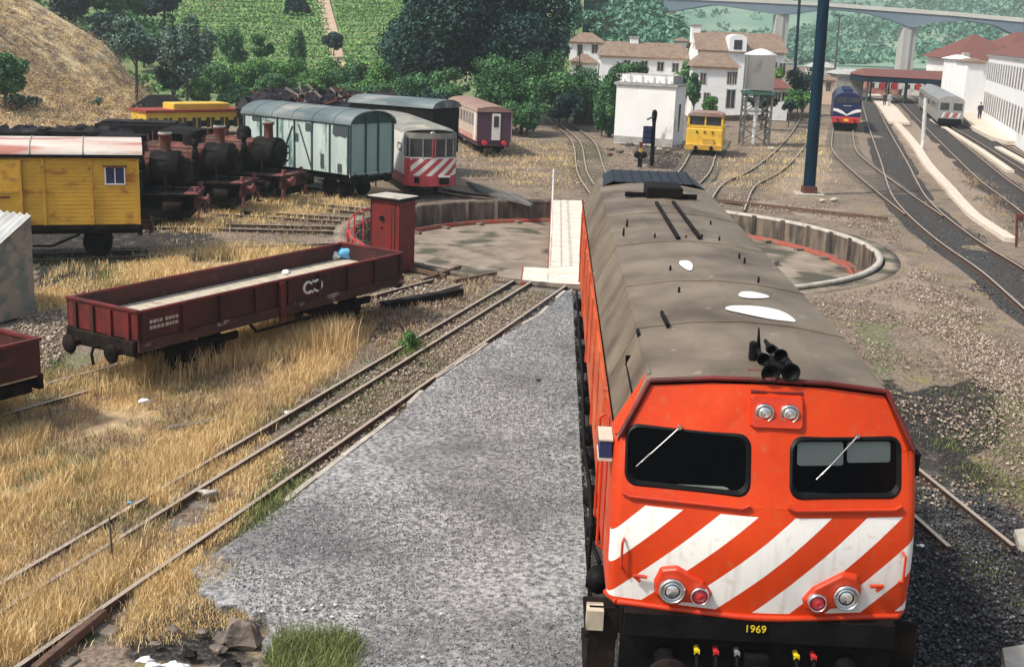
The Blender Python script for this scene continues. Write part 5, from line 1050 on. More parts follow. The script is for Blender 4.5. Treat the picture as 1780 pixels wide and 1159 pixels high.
# ================================================================== BUILDINGS
def bldg_white():
    x, y, hd, L2, W2, z1 = 3.9, 74.36, 19.7, 2.92, 4.28, 3.91
    t = thing('block_building', 'small flat roofed white block building with stained walls beyond the turntable', 'building', (x, y, 0), -math.radians(hd)); h = W2/2
    o = MB().box(-h, h, 0, L2, -.2, z1).build('wall', 'walldirty', t)
    MB().box(-h-.14, h+.14, -.14, L2+.14, z1+.001, z1+.16).build('cornice', 'cornice', t); MB().box(-h+.25, h-.25, .25, L2-.1, z1+.161, z1+.75).build('parapet', 'cornice', t)
    MB().box(-h+.3, h-.3, .22, .245, z1+.2, z1+.7).build('parapet_face', 'wallwhite', t)
    MB().box(h+.002, h+.02, 1.2, 1.7, .8, 2.7).build('window', 'windowglass', o); MB().box(-h+.01, h-.01, -.015, -.002, -.1, .35).build('stained_base', 'cornice', o)
    for i in range(9): MB().box(-h+.5+i*.42, -h+.55+i*.42, .1, .15, z1+.16, z1+.4+.3*(i % 2)).build('roof_pin', 'cornice', t)
bldg_white()
GZ = -.1
def ub(u, v, y_): return A(u, v, y_)
def house(label, u0, u1, ve, vr, y_, dep, roof='hip', wins=(), wall='wallwhite', tile='tile', rz=0, cat='house', vbase=None, hipf=.25, over=.35, zb=GZ, grp=None, eave='wallpeach', chim=()):
    a = ub(u0, ve, y_); c = ub(u1, ve, y_); Lx = c[0]-a[0]; ze = (a[2]+c[2])/2; zr = ub((u0+u1)/2, vr, y_+dep/2)[2]
    t = thing('house', label, cat, (a[0], y_, 0), rz, grp); w_ = MB().box(0, Lx, 0, dep, zb, ze).build('wall', wall, t)
    r_ = MB(); o = over
    if roof == 'hip':
        hx = Lx*hipf; p = [(-o, -o, ze+.02), (Lx+o, -o, ze+.02), (Lx+o, dep+o, ze+.02), (-o, dep+o, ze+.02), (hx, dep/2, zr), (Lx-hx, dep/2, zr)]; r_.add(p, [(0, 1, 5, 4), (1, 2, 5), (2, 3, 4, 5), (3, 0, 4), (3, 2, 1, 0)])
    else:
        p = [(-o, -o, ze+.02), (Lx+o, -o, ze+.02), (Lx+o, dep+o, ze+.02), (-o, dep+o, ze+.02), (-o*.5, dep/2, zr), (Lx+o*.5, dep/2, zr)]; r_.add(p, [(0, 1, 5, 4), (2, 3, 4, 5)])
        MB().add([(0, 0, ze), (0, dep, ze), (0, dep/2, zr-.1), (Lx, 0, ze), (Lx, dep, ze), (Lx, dep/2, zr-.1)], [(0, 1, 2), (3, 5, 4)]).build('gable', wall, w_)
    ro = r_.build('roof', tile, t); MB().box(-.06, Lx+.06, -.06, -.001, ze-.22, ze).build('eave_moulding', eave, w_)
    for (u, v, ww, hh, k) in wins:
        p = ub(u, v, y_); kx, kz = p[0]-a[0], p[2]; q = MB().box(kx-ww/2, kx+ww/2, -.03, -.002, kz-hh/2, kz+hh/2).build('door' if k == 'd' else 'window', 'windowglass', w_)
        MB().box(kx-ww/2-.08, kx-ww/2, -.06, -.031, kz-hh/2, kz+hh/2+.08).box(kx+ww/2, kx+ww/2+.08, -.06, -.031, kz-hh/2, kz+hh/2+.08).box(kx-.03, kx+.03, -.05, -.031, kz-hh/2, kz+hh/2).build('frame', 'concrete' if k != 'd' else 'cornice', q)
    for (u, vt, ww) in chim:
        p = ub(u, vt, y_+dep/2); kx = p[0]-a[0]; q = MB().cbox(kx-ww/2, kx+ww/2, dep/2-ww/2, dep/2+ww/2, zr-1.2, p[2], .05).build('chimney', 'wallwhite', ro); MB().box(kx-ww/2-.1, kx+ww/2+.1, dep/2-ww/2-.1, dep/2+ww/2+.1, p[2]+.001, p[2]+.15).build('chimney_cap', 'cornice', q)
    return t
hs = house('small white house with pinkish hip roof at the left of the estate buildings', 991, 1050, 74, 57, 128, 5, wins=((1034, 84, .6, 1.1, 'w'), (1008, 88, .5, 1.2, 'w')), hipf=.35)
house('low white outbuilding with grey tiled roof in front of the small hip roofed house', 993, 1038, 110, 94, 122, 3.5, tile='tile', wins=((1006, 118, .5, .7, 'w'),), hipf=.4)
house('long low white building with brown tiled roof behind the white block building', 1044, 1200, 100, 74, 120, 7, hipf=.07, wins=((1090, 113, .6, .9, 'w'), (1120, 114, .6, .9, 'w'), (1148, 116, .6, .9, 'w'), (1174, 118, .6, .9, 'w')), chim=((1103, 66, .9),))
house('two storey white house with brown hip roof, behind the yellow track machine', 1206, 1283, 117, 92, 104, 5, hipf=.22, wins=((1222, 137, .45, 1.0, 'w'), (1268, 136, .35, 1.1, 'w'), (1277, 136, .35, 1.1, 'w'), (1228, 170, .45, .9, 'w'), (1270, 172, .75, 1.7, 'd')))
h4 = house('tall white house with brown roof, arched dormer and chimney behind the water tower', 1214, 1364, 90, 57, 112, 9, roof='gable', wins=((1345, 118, .6, 1.1, 'w'), (1360, 120, .6, 1.1, 'w'), (1330, 112, .5, 1.0, 'w')), chim=((1210, 45, 1.0),), wall='wallwhite')
# arched dormer
a = ub(1214, 90, 112); p = ub(1282, 90, 111.6); x_ = p[0]-a[0]; zz0 = ub(1282, 90, 111.6)[2]; zz1 = ub(1282, 68, 111.6)[2]; ww = 1.7
pr = [(x_-ww/2, zz0), (x_+ww/2, zz0), (x_+ww/2, zz1)]+[(x_+ww/2*math.cos(t), zz1+.45*math.sin(t)) for t in np.linspace(.2, PI-.2, 8)]+[(x_-ww/2, zz1)]
dm = MB().prism(pr, -.42, 3).build('dormer', 'wallwhite', h4); MB().box(x_-.4, x_+.4, -.46, -.421, zz0+.2, zz1-.1).build('window', 'windowglass', dm)
house('little white house with bright red tiled roof between the water tower and the green pole', 1338, 1372, 154, 137, 106, 4, tile='tilered', hipf=.35, wins=((1352, 168, .5, .8, 'w'), (1364, 168, .5, .8, 'w')))
house('white villa high on the wooded slope above the long building', 1085, 1102, 72, 66, 180, 5, hipf=.3, zb=0)
house('pale block in the trees behind the long building', 1178, 1196, 72, 66, 150, 5, hipf=.3, zb=0)
# garden wall, low green band beside the small house
strip('low_wall', 'low mossy boundary wall between the track machine and the green pole', [(1195, 209), (1290, 207), (1402, 203)], .4, .4, -.1, .35, 'ballast_brown', 'wall')

# ------------------------------------------------------------------ water tower
wp_ = G(1307, 252); wy = wp_[1]+1.5; wx = A(1314, 200, wy)[0]; wt = thing('water_tower', 'pale cylindrical water tank on grey lattice legs', 'water tower', (wx, wy, 0))
zb_ = A(1314, 156, wy)[2]; zt_ = A(1314, 97, wy)[2]; R_ = 26*depth((wx, wy, 5))/CF
MB().lathe((0, 0, 0), [(.01, zb_-.1), (R_, zb_), (R_, zt_), (R_+.08, zt_+.03), (R_+.08, zt_+.12), (.3, zt_+.45), (.01, zt_+.5)], 36).build('tank', 'tank', wt)
MB().box(-R_, R_, -R_, R_, zb_-.32, zb_-.11).build('platform', 'darkgreen', wt)
lg = R_*.86
for sx in (-1, 1):
    for sy in (-1, 1): MB().beam((sx*lg, sy*lg, -.1), (sx*lg, sy*lg, zb_-.32), .14, .14).build('leg', 'lattice', wt)
for k in range(3):
    z0, z1 = k*(zb_-.4)/3, (k+1)*(zb_-.4)/3
    for (p0, p1) in (((-lg, -lg), (lg, -lg)), ((-lg, lg), (lg, lg)), ((-lg, -lg), (-lg, lg)), ((lg, -lg), (lg, lg))):
        MB().beam((*p0, z0), (*p1, z1), .05, .05).beam((*p1, z0), (*p0, z1), .05, .05).beam((*p0, z1), (*p1, z1), .06, .06).build('bracing', 'lattice', wt)
MB().tube((0, 0, -.1), (0, 0, zb_), .16).build('riser_pipe', 'tank', wt); MB().path([(-lg-.3, -lg, -.1), (-lg-.3, -lg, zt_)], .03).path([(-lg-.05, -lg, -.1), (-lg-.05, -lg, zt_)], .03).build('ladder', 'lattice', wt)
# ------------------------------------------------------------------ poles and lamps
def pole(label, ub_, vb_, ut, vt, r0, r1, m_, name='pole', head=None, cat='pole', extra=0):
    p = G(ub_, vb_); d = depth(p); q = A(ut, vt, p[1]); t = thing(name, label, cat, (p[0], p[1], 0)); tip = np.array([q[0]-p[0], 0, q[2]])
    tip = tip*(1+extra) ; MB().tube((0, 0, -.12), tuple(tip), r0, r1, 14).build('shaft', m_, t)
    if head: head(t, tip)
    return t, tip
pw = 10.5*depth(G(1407, 335))/CF
t_, tp_ = pole('thick dark blue green steel mast standing beyond the right side of the turntable', 1406, 333, 1432, 0, pw, pw*.9, 'polegreen', extra=.25)
MB().cbox(-pw*1.15, pw*1.15, -pw*1.15, pw*1.15, -.1, .28, .02).build('rusty_foot', 'rustred', t_); MB().cbox(-.7, .7, -.6, .6, -.14, -.06, .03).build('footing', 'concrete', t_)
def lamphead(t, tip): MB().box(tip[0]-.5, tip[0]+.5, -.06, .06, tip[2]-.03, tip[2]+.05).cbox(tip[0]-.65, tip[0]-.3, -.15, .15, tip[2]+.05, tip[2]+.2, .03).cbox(tip[0]+.3, tip[0]+.65, -.15, .15, tip[2]+.05, tip[2]+.2, .03).build('lamp_head', 'poleiron', t)
pole('thin tall dark mast just left of the thick mast', 1378, 182, 1390, 0, .20, .15, 'polegreen', extra=.2)
pole('slender mast with floodlight head behind the blue locomotive', 1447, 168, 1459.5, 28, .16, .10, 'poleiron', 'lamp_post', lamphead, 'lamp post')
def smallhead(t, tip): MB().lathe((tip[0], 0, tip[2]), [(.01, .12), (.16, .02), (.22, -.08), (.02, -.06)], 12).build('lamp_head', 'poleiron', t)
pole('thin lamp post before the bushes left of the white block building', 1009, 205, 1007.5, 78, .05, .04, 'poleiron', 'lamp_post', smallhead, 'lamp post')
def arms(t, tip):
    for i in range(3): MB().box(tip[0]-.35, tip[0]+.35, -.04, .04, tip[2]-.25-i*.45, tip[2]-.18-i*.45).build('cross_arm', 'poleiron', t)
pole('telegraph pole with three short arms in front of the two storey white house', 1238, 190, 1243, 118, .06, .05, 'poleiron', 'telegraph_pole', arms, 'telegraph pole')
pole('short thick white concrete post between the main line and the station tracks', 1604, 256, 1609, 171, .16, .13, 'polewhite', 'post', None, 'post')
pole('tiny rusty signal post at the end of the pale cable trough by the right edge', 1767, 424, 1768, 372, .05, .05, 'rustred', 'post', lambda t, tip: MB().cbox(-.10, .10, -.08, .08, tip[2]-.25, tip[2], .02).build('sign_box', 'rustred', t), 'post')
pole('lone dead thistle stalk standing in the dry grass at the lower left', 195, 962, 190, 897, .018, .01, 'sleeper', 'stalk', None, 'stalk')
def crane_head(t, tip):
    z = tip[2]; MB().ball((tip[0], 0, z), .16, 12, (1, 1, 1.3)).tube((tip[0], 0, z-.1), (tip[0], 0, z-.6), .17, .1).build('valve_head', 'black', t); MB().beam((tip[0]-.05, -.1, z-.2), (tip[0]-.45, -.5, z-.35), .08, .08).build('arm', 'poleiron', t)
    w_ = MB().box(tip[0]-.62, tip[0]-.12, -.25, -.15, z-1.75, z-.75).build('lamp_panel', 'black', t)
    for i in range(2):
        for j in range(3): MB().box(tip[0]-.59+i*.23, tip[0]-.40+i*.23, -.27, -.251, z-1.70+j*.32, z-1.45+j*.32).build('pane', 'bluewhite', w_)
pole('black water crane column with paned box in front of the white block building', 1133, 285, 1138, 197, .13, .10, 'black', 'water_crane', crane_head, 'water crane')
p = G(1112, 288); t = thing('ground_signal', 'low black ground signal with two round heads left of the water crane', 'signal', (p[0], p[1], 0))
MB().cbox(-.12, .12, -.1, .1, -.1, .45, .02).build('base', 'black', t); MB().lathe((-.18, -.08, .62), [(.01, -.05), (.19, -.04), (.2, .05), (.01, .06)], 16, axis=1).lathe((.18, -.08, .62), [(.01, -.05), (.19, -.04), (.2, .05), (.01, .06)], 16, axis=1).build('signal_head', 'black', t)
MB().cbox(-.10, .10, -.1, .1, .78, .96, .02).build('number_plate', 'wagonyellow_trim', t); MB().tube((0, 0, 1.0), (0, 0, 1.3), .05).box(-.1, .1, -.05, .05, 1.2, 1.35).build('finial', 'wagonred_end', t)

# ------------------------------------------------------------------ yellow track machine
p = G(1222, 268); d = depth(p); k = d/CF; wd = 62*k; t = thing('track_machine', 'yellow track maintenance machine with orange brown front beside the white block building', 'rail vehicle', (p[0], p[1], 0), -.17)
h = wd/2; zt = 70*k*1.0
MB().cbox(-h, h, 0, 4.6, .42, zt*.62, .05).build('body', 'yellowmachine', t)
cb = MB(); cb.box(-h+.06, h-.06, .1, 2.6, zt*.62+.001, zt*.66)
for s in (-1, 1):
    for y_ in (.14, 2.5): cb.box(s*(h-.08)-.07, s*(h-.08)+.07, y_-.06, y_+.06, zt*.66, zt*.92)
cb.box(-.05, .05, .1, .18, zt*.66, zt*.92); cb.box(-h+.05, h-.05, .08, 2.6, zt*.64, zt*.70); c_ = cb.build('cab_frame', 'yellowmachine', t)
MB().box(-h+.12, h-.12, .16, .20, zt*.70, zt*.92).box(-h+.06, -h+.1, .2, 2.4, zt*.7, zt*.9).box(h-.1, h-.06, .2, 2.4, zt*.7, zt*.9).build('windscreen', 'windowglass', c_)
pr = [(-h, zt*.92), (h, zt*.92), (h*.95, zt*.97), (h*.6, zt*1.01), (-h*.6, zt*1.01), (-h*.95, zt*.97)]; MB().prism(pr, 0, 2.8).build('cab_roof', 'coachroof', c_)
MB().cbox(-h-.05, h+.05, -.18, .05, .28, .62, .03).build('front_beam', 'wagonyellow_trim', t); MB().box(-.1, .62, -.12, -.005, .62, 1.0).build('toolbox', 'wagonyellow_trim', t)
for x in (-.5, 0, .5): MB().tube((x, -.06, zt*.54), (x, .0, zt*.54), .07, n=10).build('lamp', 'rustred', t)
for s in (-1, 1): MB().tube((s*.5, -.18, .42), (s*.5, -.45, .42), .12, n=12).build('buffer', 'black', t)
for y_ in (.9, 3.6): wheelset(t, y_, .34, mt='sootblack', g=.6)
MB().box(-.7, .7, .1, 4.5, .2, .42).build('underframe', 'sootblack', t)

# ------------------------------------------------------------------ blue locomotive
p = G(1469, 226); d = depth(p); k = d/CF; h = 23.2*k; t = thing('diesel_locomotive', 'dark blue locomotive with white chevron and red buffer beam on the far siding', 'locomotive', (p[0], p[1], 0), -.20)
zt = 64*k
pr = [(-h, .62), (h, .62), (h, zt*.80), (h*.8, zt*.93), (h*.4, zt*.985), (0, zt), (-h*.4, zt*.985), (-h*.8, zt*.93), (-h, zt*.80)]
MB().prism(pr, .0, 13).build('body', 'locoblue', t, bevel=.06)
w_ = MB(); 
for s in (-1, 1): w_.box(*sorted((s*.10, s*h*.86)), -.03, -.003, zt*.72, zt*.86)
w_.build('windscreen', 'windowglass', t)
cv = MB()
for s in (-1, 1):
    pts = [(0, zt*.395), (s*h*.35, zt*.47), (s*h*.7, zt*.515), (s*h, zt*.53)]; th = [.05, .13, .14, .10]
    for i in range(3): cv.add([(pts[i][0], -.02, pts[i][1]-th[i]), (pts[i+1][0], -.02, pts[i+1][1]-th[i+1]), (pts[i+1][0], -.02, pts[i+1][1]+th[i+1]), (pts[i][0], -.02, pts[i][1]+th[i])], [(0, 1, 2, 3)])
cv.build('chevron', 'whitepaint', t); MB().box(-.35, .35, -.025, -.003, zt*.63, zt*.655).build('crest', 'steel', t)
MB().cbox(-h, h, -.15, .02, .62, 1.1, .03).build('buffer_beam', 'redpaint', t); MB().box(-.2, .2, -.17, -.151, .75, .95).build('number_plate', 'yellowpaint', t)
for s in (-1, 1): MB().tube((s*h*.62, -.15, .85), (s*h*.62, -.5, .85), .14, n=12).build('buffer', 'rustred', t)
MB().box(-h*.85, h*.85, .1, 12.8, .12, .6).build('bogie', 'sootblack', t)
for i in range(3): MB().cbox(-.4, .4, 2+i*3.5, 3+i*3.5, zt*.985, zt+.2, .04).build('roof_hatch', 'locoblue', t)

# ------------------------------------------------------------------ silver railcar set
x, y, hd, L2, W2, z0, z1 = 34.94, 105.48, 8.3, 33, 2.34, .9, 2.62
t = thing('railcar_set', 'stainless silver railcar set with red and white chevrons at the station platform', 'train', (x, y, 0), -math.radians(13)); h = W2/2
pr = [(-h, .45), (h, .45), (h, z1-.2), (h*.85, z1), (h*.4, z1+.2), (-h*.4, z1+.2), (-h*.85, z1), (-h, z1-.2)]
for i in range(3):
    q = MB().prism(pr, .3+i*11.2, 11.1+i*11.2).build('car_body', 'steel', t)
    for s in (-1, 1): MB().box(*sorted((s*(h+.002), s*(h+.02))), 1.2+i*11.2, 10+i*11.2, 1.45, 2.0).build('window_band', 'windowglass', q)
fr_ = MB().prism([(a*.98, b2) for a, b2 in pr], 0, .29).build('front_panel', 'steel', t)
for s in (-1, 1): MB().box(*sorted((s*.08+s*.12, s*h*.84)), -.03, -.003, 1.55, 2.2).build('windscreen', 'windowglass', t)
for i in range(5): MB().add([(-h*.7+i*.35, -.02, .85), (-h*.7+i*.35+.16, -.02, .85), (-h*.7+i*.35+.36, -.02, 1.3), (-h*.7+i*.35+.2, -.02, 1.3)], [(0, 1, 2, 3)]).build('stripe', 'redpaint' if i % 2 else 'whitepaint', fr_)
MB().box(-h*.9, h*.9, -.1, .3, .3, .75).box(-h*.8, h*.8, .4, 33, .1, .45).build('underframe', 'sootblack', t)
for s in (-1, 1): MB().tube((s*.6, -.1, .6), (s*.6, -.4, .6), .15, n=12).build('buffer', 'sootblack', t)
# ------------------------------------------------------------------ station building, platform, canopy
x, y, hd, L2, W2, z0, z1 = 39.02, 84.49, 14.1, 35.3, 10.0, .3, 6.55
st = thing('station_building', 'long two storey white station building with rows of narrow shuttered windows at the right edge', 'station building', (x, y, 0), -math.radians(hd)); h = W2/2
w_ = MB().box(-h, h, -24, L2, -.1, z1).build('wall', 'wallwhite', st); MB().box(-h-.18, h+.18, -24.18, L2+.18, z1+.001, z1+.2).build('cornice', 'wallwhite', st)
MB().add([(-h-.3, -24.3, z1+.2), (h+.3, -24.3, z1+.2), (h+.3, L2+.3, z1+.2), (-h-.3, L2+.3, z1+.2), (0, -19, z1+2.6), (0, L2-5, z1+2.6)], [(0, 1, 4), (1, 2, 5, 4), (2, 3, 5), (3, 0, 4, 5)]).build('roof', 'tilered', st)
for i in range(26):
    y_ = -22.5+i*2.25
    for (za, zb2) in ((1.0, 2.9), (4.2, 5.9)):
        q = MB().box(-h-.02, -h-.002, y_-.38, y_+.38, za, zb2).build('window', 'windowglass', w_)
        if i > 9: MB().box(-h-.05, -h-.021, y_-.48, y_-.38, za-.05, zb2+.08).box(-h-.05, -h-.021, y_+.38, y_+.48, za-.05, zb2+.08).build('frame', 'cornice', q)
for i in range(5): MB().box(-h+1+i*2, -h+1.7+i*2, L2+.002, L2+.03, 4.2, 5.8).build('window', 'windowglass', w_)
# platforms
pf = [G(*q, z=.0)[:2] for q in ((1666, 196), (1690, 225), (1722, 242), (1750, 250), (1800, 252), (1900, 262))]; far_ = [np.array([60, 84.]), np.array([60, 140.]), G(1668, 178)[:2]]
struct(MB().zprism([tuple(q) for q in pf+far_], -.1, .22).build('platform', 'trough')); 
pf = [G(*q)[:2] for q in ((1530, 190), (1545, 214), (1582, 216), (1560, 190), (1528, 165), (1500, 155))]; struct(MB().zprism([tuple(q) for q in pf], -.1, .12).build('island_platform', 'trough'))
def canopy(label, u0, u1, v0, v1, y_, m_):
    a, c = A(u0, v1, y_), A(u1, v1, y_); t = thing('canopy', label, 'canopy', (a[0], y_, 0)); L_ = c[0]-a[0]; z0_, z1_ = a[2], A(u0, v0, y_+8)[2]
    MB().add([(0, 0, z0_), (L_, 0, z0_-.2), (L_, 10, z0_-.2), (0, 10, z0_), (1, 5, z1_), (L_-1, 5, z1_)], [(0, 1, 5, 4), (1, 2, 5), (2, 3, 4, 5), (3, 0, 4)]).build('roof', m_, t); MB().box(0, L_, -.05, 10.05, z0_-.75, z0_-.21).build('fascia', 'polegreen', t)
    for i in range(6):
        for j in (1.0, 9.0): MB().tube((.8+i*(L_-1.6)/5, j, 0), (.8+i*(L_-1.6)/5, j, z0_-.4), .12).build('column', 'darkgreen', t)
    return t
canopy('long station canopy with reddish roof and dark green fascia in the distance', 1503, 1690, 118, 132, 150, 'tilered')
y_ = 163; a, c = A(1508, 146, y_), A(1632, 146, y_); tr = thing('passenger_train', 'red and white train standing under the far station canopy', 'train', (a[0], y_, 0)); L_ = c[0]-a[0]
for i in range(2):
    q = MB().cbox(i*L_/2, (i+1)*L_/2-.4, 0, 2.8, .5, A(1570, 139, y_)[2], .1).build('car_body', 'railcarwhite' if i else 'coachred', tr); MB().box(i*L_/2+.5, (i+1)*L_/2-1, -.03, -.002, 1.4, 2.0).build('window_band', 'windowglass', q)
    for j in range(5): MB().box(i*L_/2+1+j*L_/12, i*L_/2+1.6+j*L_/12, -.05, -.031, 1.3, 2.2).build('door', 'redpaint' if j % 2 else 'railcarwhite', q)
house('grey low building at the left end of the station canopy', 1455, 1503, 130, 120, 158, 6, wall='concrete_grey', hipf=.2, tile='corrugated', cat='building')
house('small orange and white hut behind the blue locomotive', 1432, 1452, 140, 130, 140, 4, wall='wallpeach', hipf=.3, cat='building', wins=((1440, 150, .5, 1.1, 'w'),))
house('pale grey roofed shed behind the thick mast', 1415, 1452, 118, 108, 168, 6, wall='wallwhite', hipf=.2, tile='corrugated', cat='shed')
tw = house('tall narrow white annexe with small chimney between the canopy and the station building', 1664, 1690, 104, 96, 138, 5, wins=((1672, 120, .6, 1.4, 'w'), (1683, 120, .6, 1.4, 'w')), tile='wallwhite', hipf=.3, cat='building')
MB().cbox(1.3, 2.1, 2, 2.8, A(1672, 100, 138)[2], A(1672, 92, 138)[2], .05).build('chimney', 'cornice', tw)
house('house with large red hip roof behind the station building', 1668, 1775, 104, 62, 150, 14, tile='tilered', hipf=.46, over=.8, cat='building')
house('second red roofed house at the right edge behind the station', 1765, 1850, 84, 58, 160, 12, tile='tilered', hipf=.3, over=.8, cat='building')
house('brown roofed lean-to beside the station building', 1683, 1712, 108, 102, 130, 4, tile='tile', hipf=.2, cat='building')
# ------------------------------------------------------------------ people
def person(label, u, v, hh, top='clothdark', legs='clothdark', lean=0, arm=.1, base=0.22):
    p = G(u, v, base); t = thing('person', label, 'person', (p[0], p[1], base), 0); s = hh/1.75
    V = {'pel': (0, 0, .92), 'wa': (0, 0, 1.08), 'ch': (0, lean*.5, 1.32), 'ne': (0, lean, 1.48), 'he': (0, lean-.01, 1.62), 'ht': (0, lean, 1.70)}
    J = [((0, 0, .93), .14), ((0, 0, 1.10), .125), ((0, lean*.5, 1.30), .155), ((0, lean*.8, 1.42), .11), ((0, lean, 1.50), .055), ((0, lean, 1.60), .09), ((0, lean, 1.68), .07)]
    E = [(0, 1), (1, 2), (2, 3), (3, 4), (4, 5), (5, 6)]
    for sd in (-1, 1):
        b0 = len(J); J += [((sd*.09, 0, .86), .095), ((sd*.10, -.03*sd, .48), .065), ((sd*.11, .05*sd, .09), .045), ((sd*.12, .05*sd-.13, .04), .035)]; E += [(0, b0), (b0, b0+1), (b0+1, b0+2), (b0+2, b0+3)]
        b0 = len(J); J += [((sd*.19, lean*.7, 1.38), .06), ((sd*.24, lean*.5+.02, 1.12), .045), ((sd*.23, -arm, .88), .032), ((sd*.23, -arm-.05, .79), .03)]; E += [(3, b0), (b0, b0+1), (b0+1, b0+2), (b0+2, b0+3)]
    me = bpy.data.meshes.new('body'); me.from_pydata([tuple(np.array(j[0])*s) for j in J], E, []); o = bpy.data.objects.new('body', me); COL.objects.link(o); o.parent = t; sk = o.modifiers.new('skin', 'SKIN')
    for i, j in enumerate(J): me.skin_vertices[0].data[i].radius = (j[1]*s, j[1]*s*.85)
    me.skin_vertices[0].data[0].use_root = True; sb = o.modifiers.new('sub', 'SUBSURF'); sb.levels = 1; sb.render_levels = 1
    me.materials.append(MT['skin'])
    mb = MB(); mb.lathe((0, lean*.6, 0), [(.16*s, .86*s), (.165*s, 1.1*s), (.19*s, 1.3*s), (.17*s, 1.42*s), (.07*s, 1.48*s)], 14)
    mb.v = [(x, lean*.6+(y-lean*.6)*.72, z) for x, y, z in mb.v]
    for sd in (-1, 1): mb.tube((sd*.19*s, lean*.7*s, 1.39*s), (sd*.245*s, .02*s, 1.1*s), .075*s, .06*s, 10).tube((sd*.245*s, .02*s, 1.1*s), (sd*.23*s, -arm*s, .89*s), .06*s, .045*s, 10)
    mb.build('shirt', top, t); mb = MB()
    for sd in (-1, 1): mb.tube((sd*.085*s, 0, .92*s), (sd*.10*s, -.03*sd*s, .48*s), .11*s, .08*s, 10).tube((sd*.10*s, -.03*sd*s, .48*s), (sd*.11*s, .05*sd*s, .08*s), .08*s, .06*s, 10)
    mb.build('trousers', legs, t); MB().ball((0, (lean+.015)*s, 1.67*s), .105*s, 10, (1, 1, .9)).build('hair', 'hair', t); return t
person('person in dark clothes standing on the platform by the white station building', 1702, 208, 1.75)
person('person in dark clothes on the island platform, left of the pair', 1537, 184, 1.6, base=.12)
person('person in pale grey clothes on the island platform, right of the pair', 1545, 185, 1.65, 'clothpale', 'clothpale', base=.12)

# ------------------------------------------------------------------ bridge across the valley
br = thing('viaduct', 'high grey road viaduct with haunched deck crossing the valley at top right', 'bridge', (0, 0, 0))
BYs = (430, 330)
def bp3(u, v): yy = np.interp(u, (850, 1780), BYs); return A(u, v, yy)
top = [(850, -14), (1150, -2), (1320, 5), (1420, 10), (1550, 20), (1660, 28), (1780, 39), (1900, 52), (2200, 90)]
bot = [(850, -8), (1080, 2), (1165, 20), (1240, 8), (1360, 26), (1440, 16), (1500, 22), (1550, 35), (1585, 50), (1620, 40), (1680, 36), (1730, 44), (1775, 66), (1800, 76), (1850, 60), (1950, 66), (2200, 110)]
us_ = np.linspace(850, 2200, 110); mb = MB(); vs = []
for u in us_:
    a = bp3(u, np.interp(u, *zip(*top))); c = bp3(u, np.interp(u, *zip(*bot))); vs += [tuple(a), tuple(c), (c[0]+2, c[1]+9, c[2]), (a[0]+2, a[1]+9, a[2])]
mb.add(vs, [(4*i+j, 4*i+(j+1) % 4, 4*i+4+(j+1) % 4, 4*i+4+j) for i in range(109) for j in range(4)]); mb.build('deck', 'bridgegrey', br)
mb = MB(); 
for u0_, u1_ in zip(us_[:-1], us_[1:]):
    a = bp3(u0_, np.interp(u0_, *zip(*top))); c = bp3(u1_, np.interp(u1_, *zip(*top))); mb.beam(a+[0, -.3, .5], c+[0, -.3, .5], .3, 1.1)
mb.build('parapet', 'piergrey', br)
for u, vtop, w_ in ((1165, 20, 22), (1362, 27, 22), (1585, 50, 22), (1800, 76, 22)):
    a = bp3(u, vtop); ww = w_*depth(a)/CF; MB().zprism([(a[0]-ww/2, a[1]+1), (a[0]+ww/2, a[1]+1), (a[0]+ww/2, a[1]+7), (a[0]-ww/2, a[1]+7)], -2, a[2]+.2).box(a[0]-.3, a[0]+.3, a[1]+.6, a[1]+.99, -2, a[2]).build('pier', 'piergrey', br)
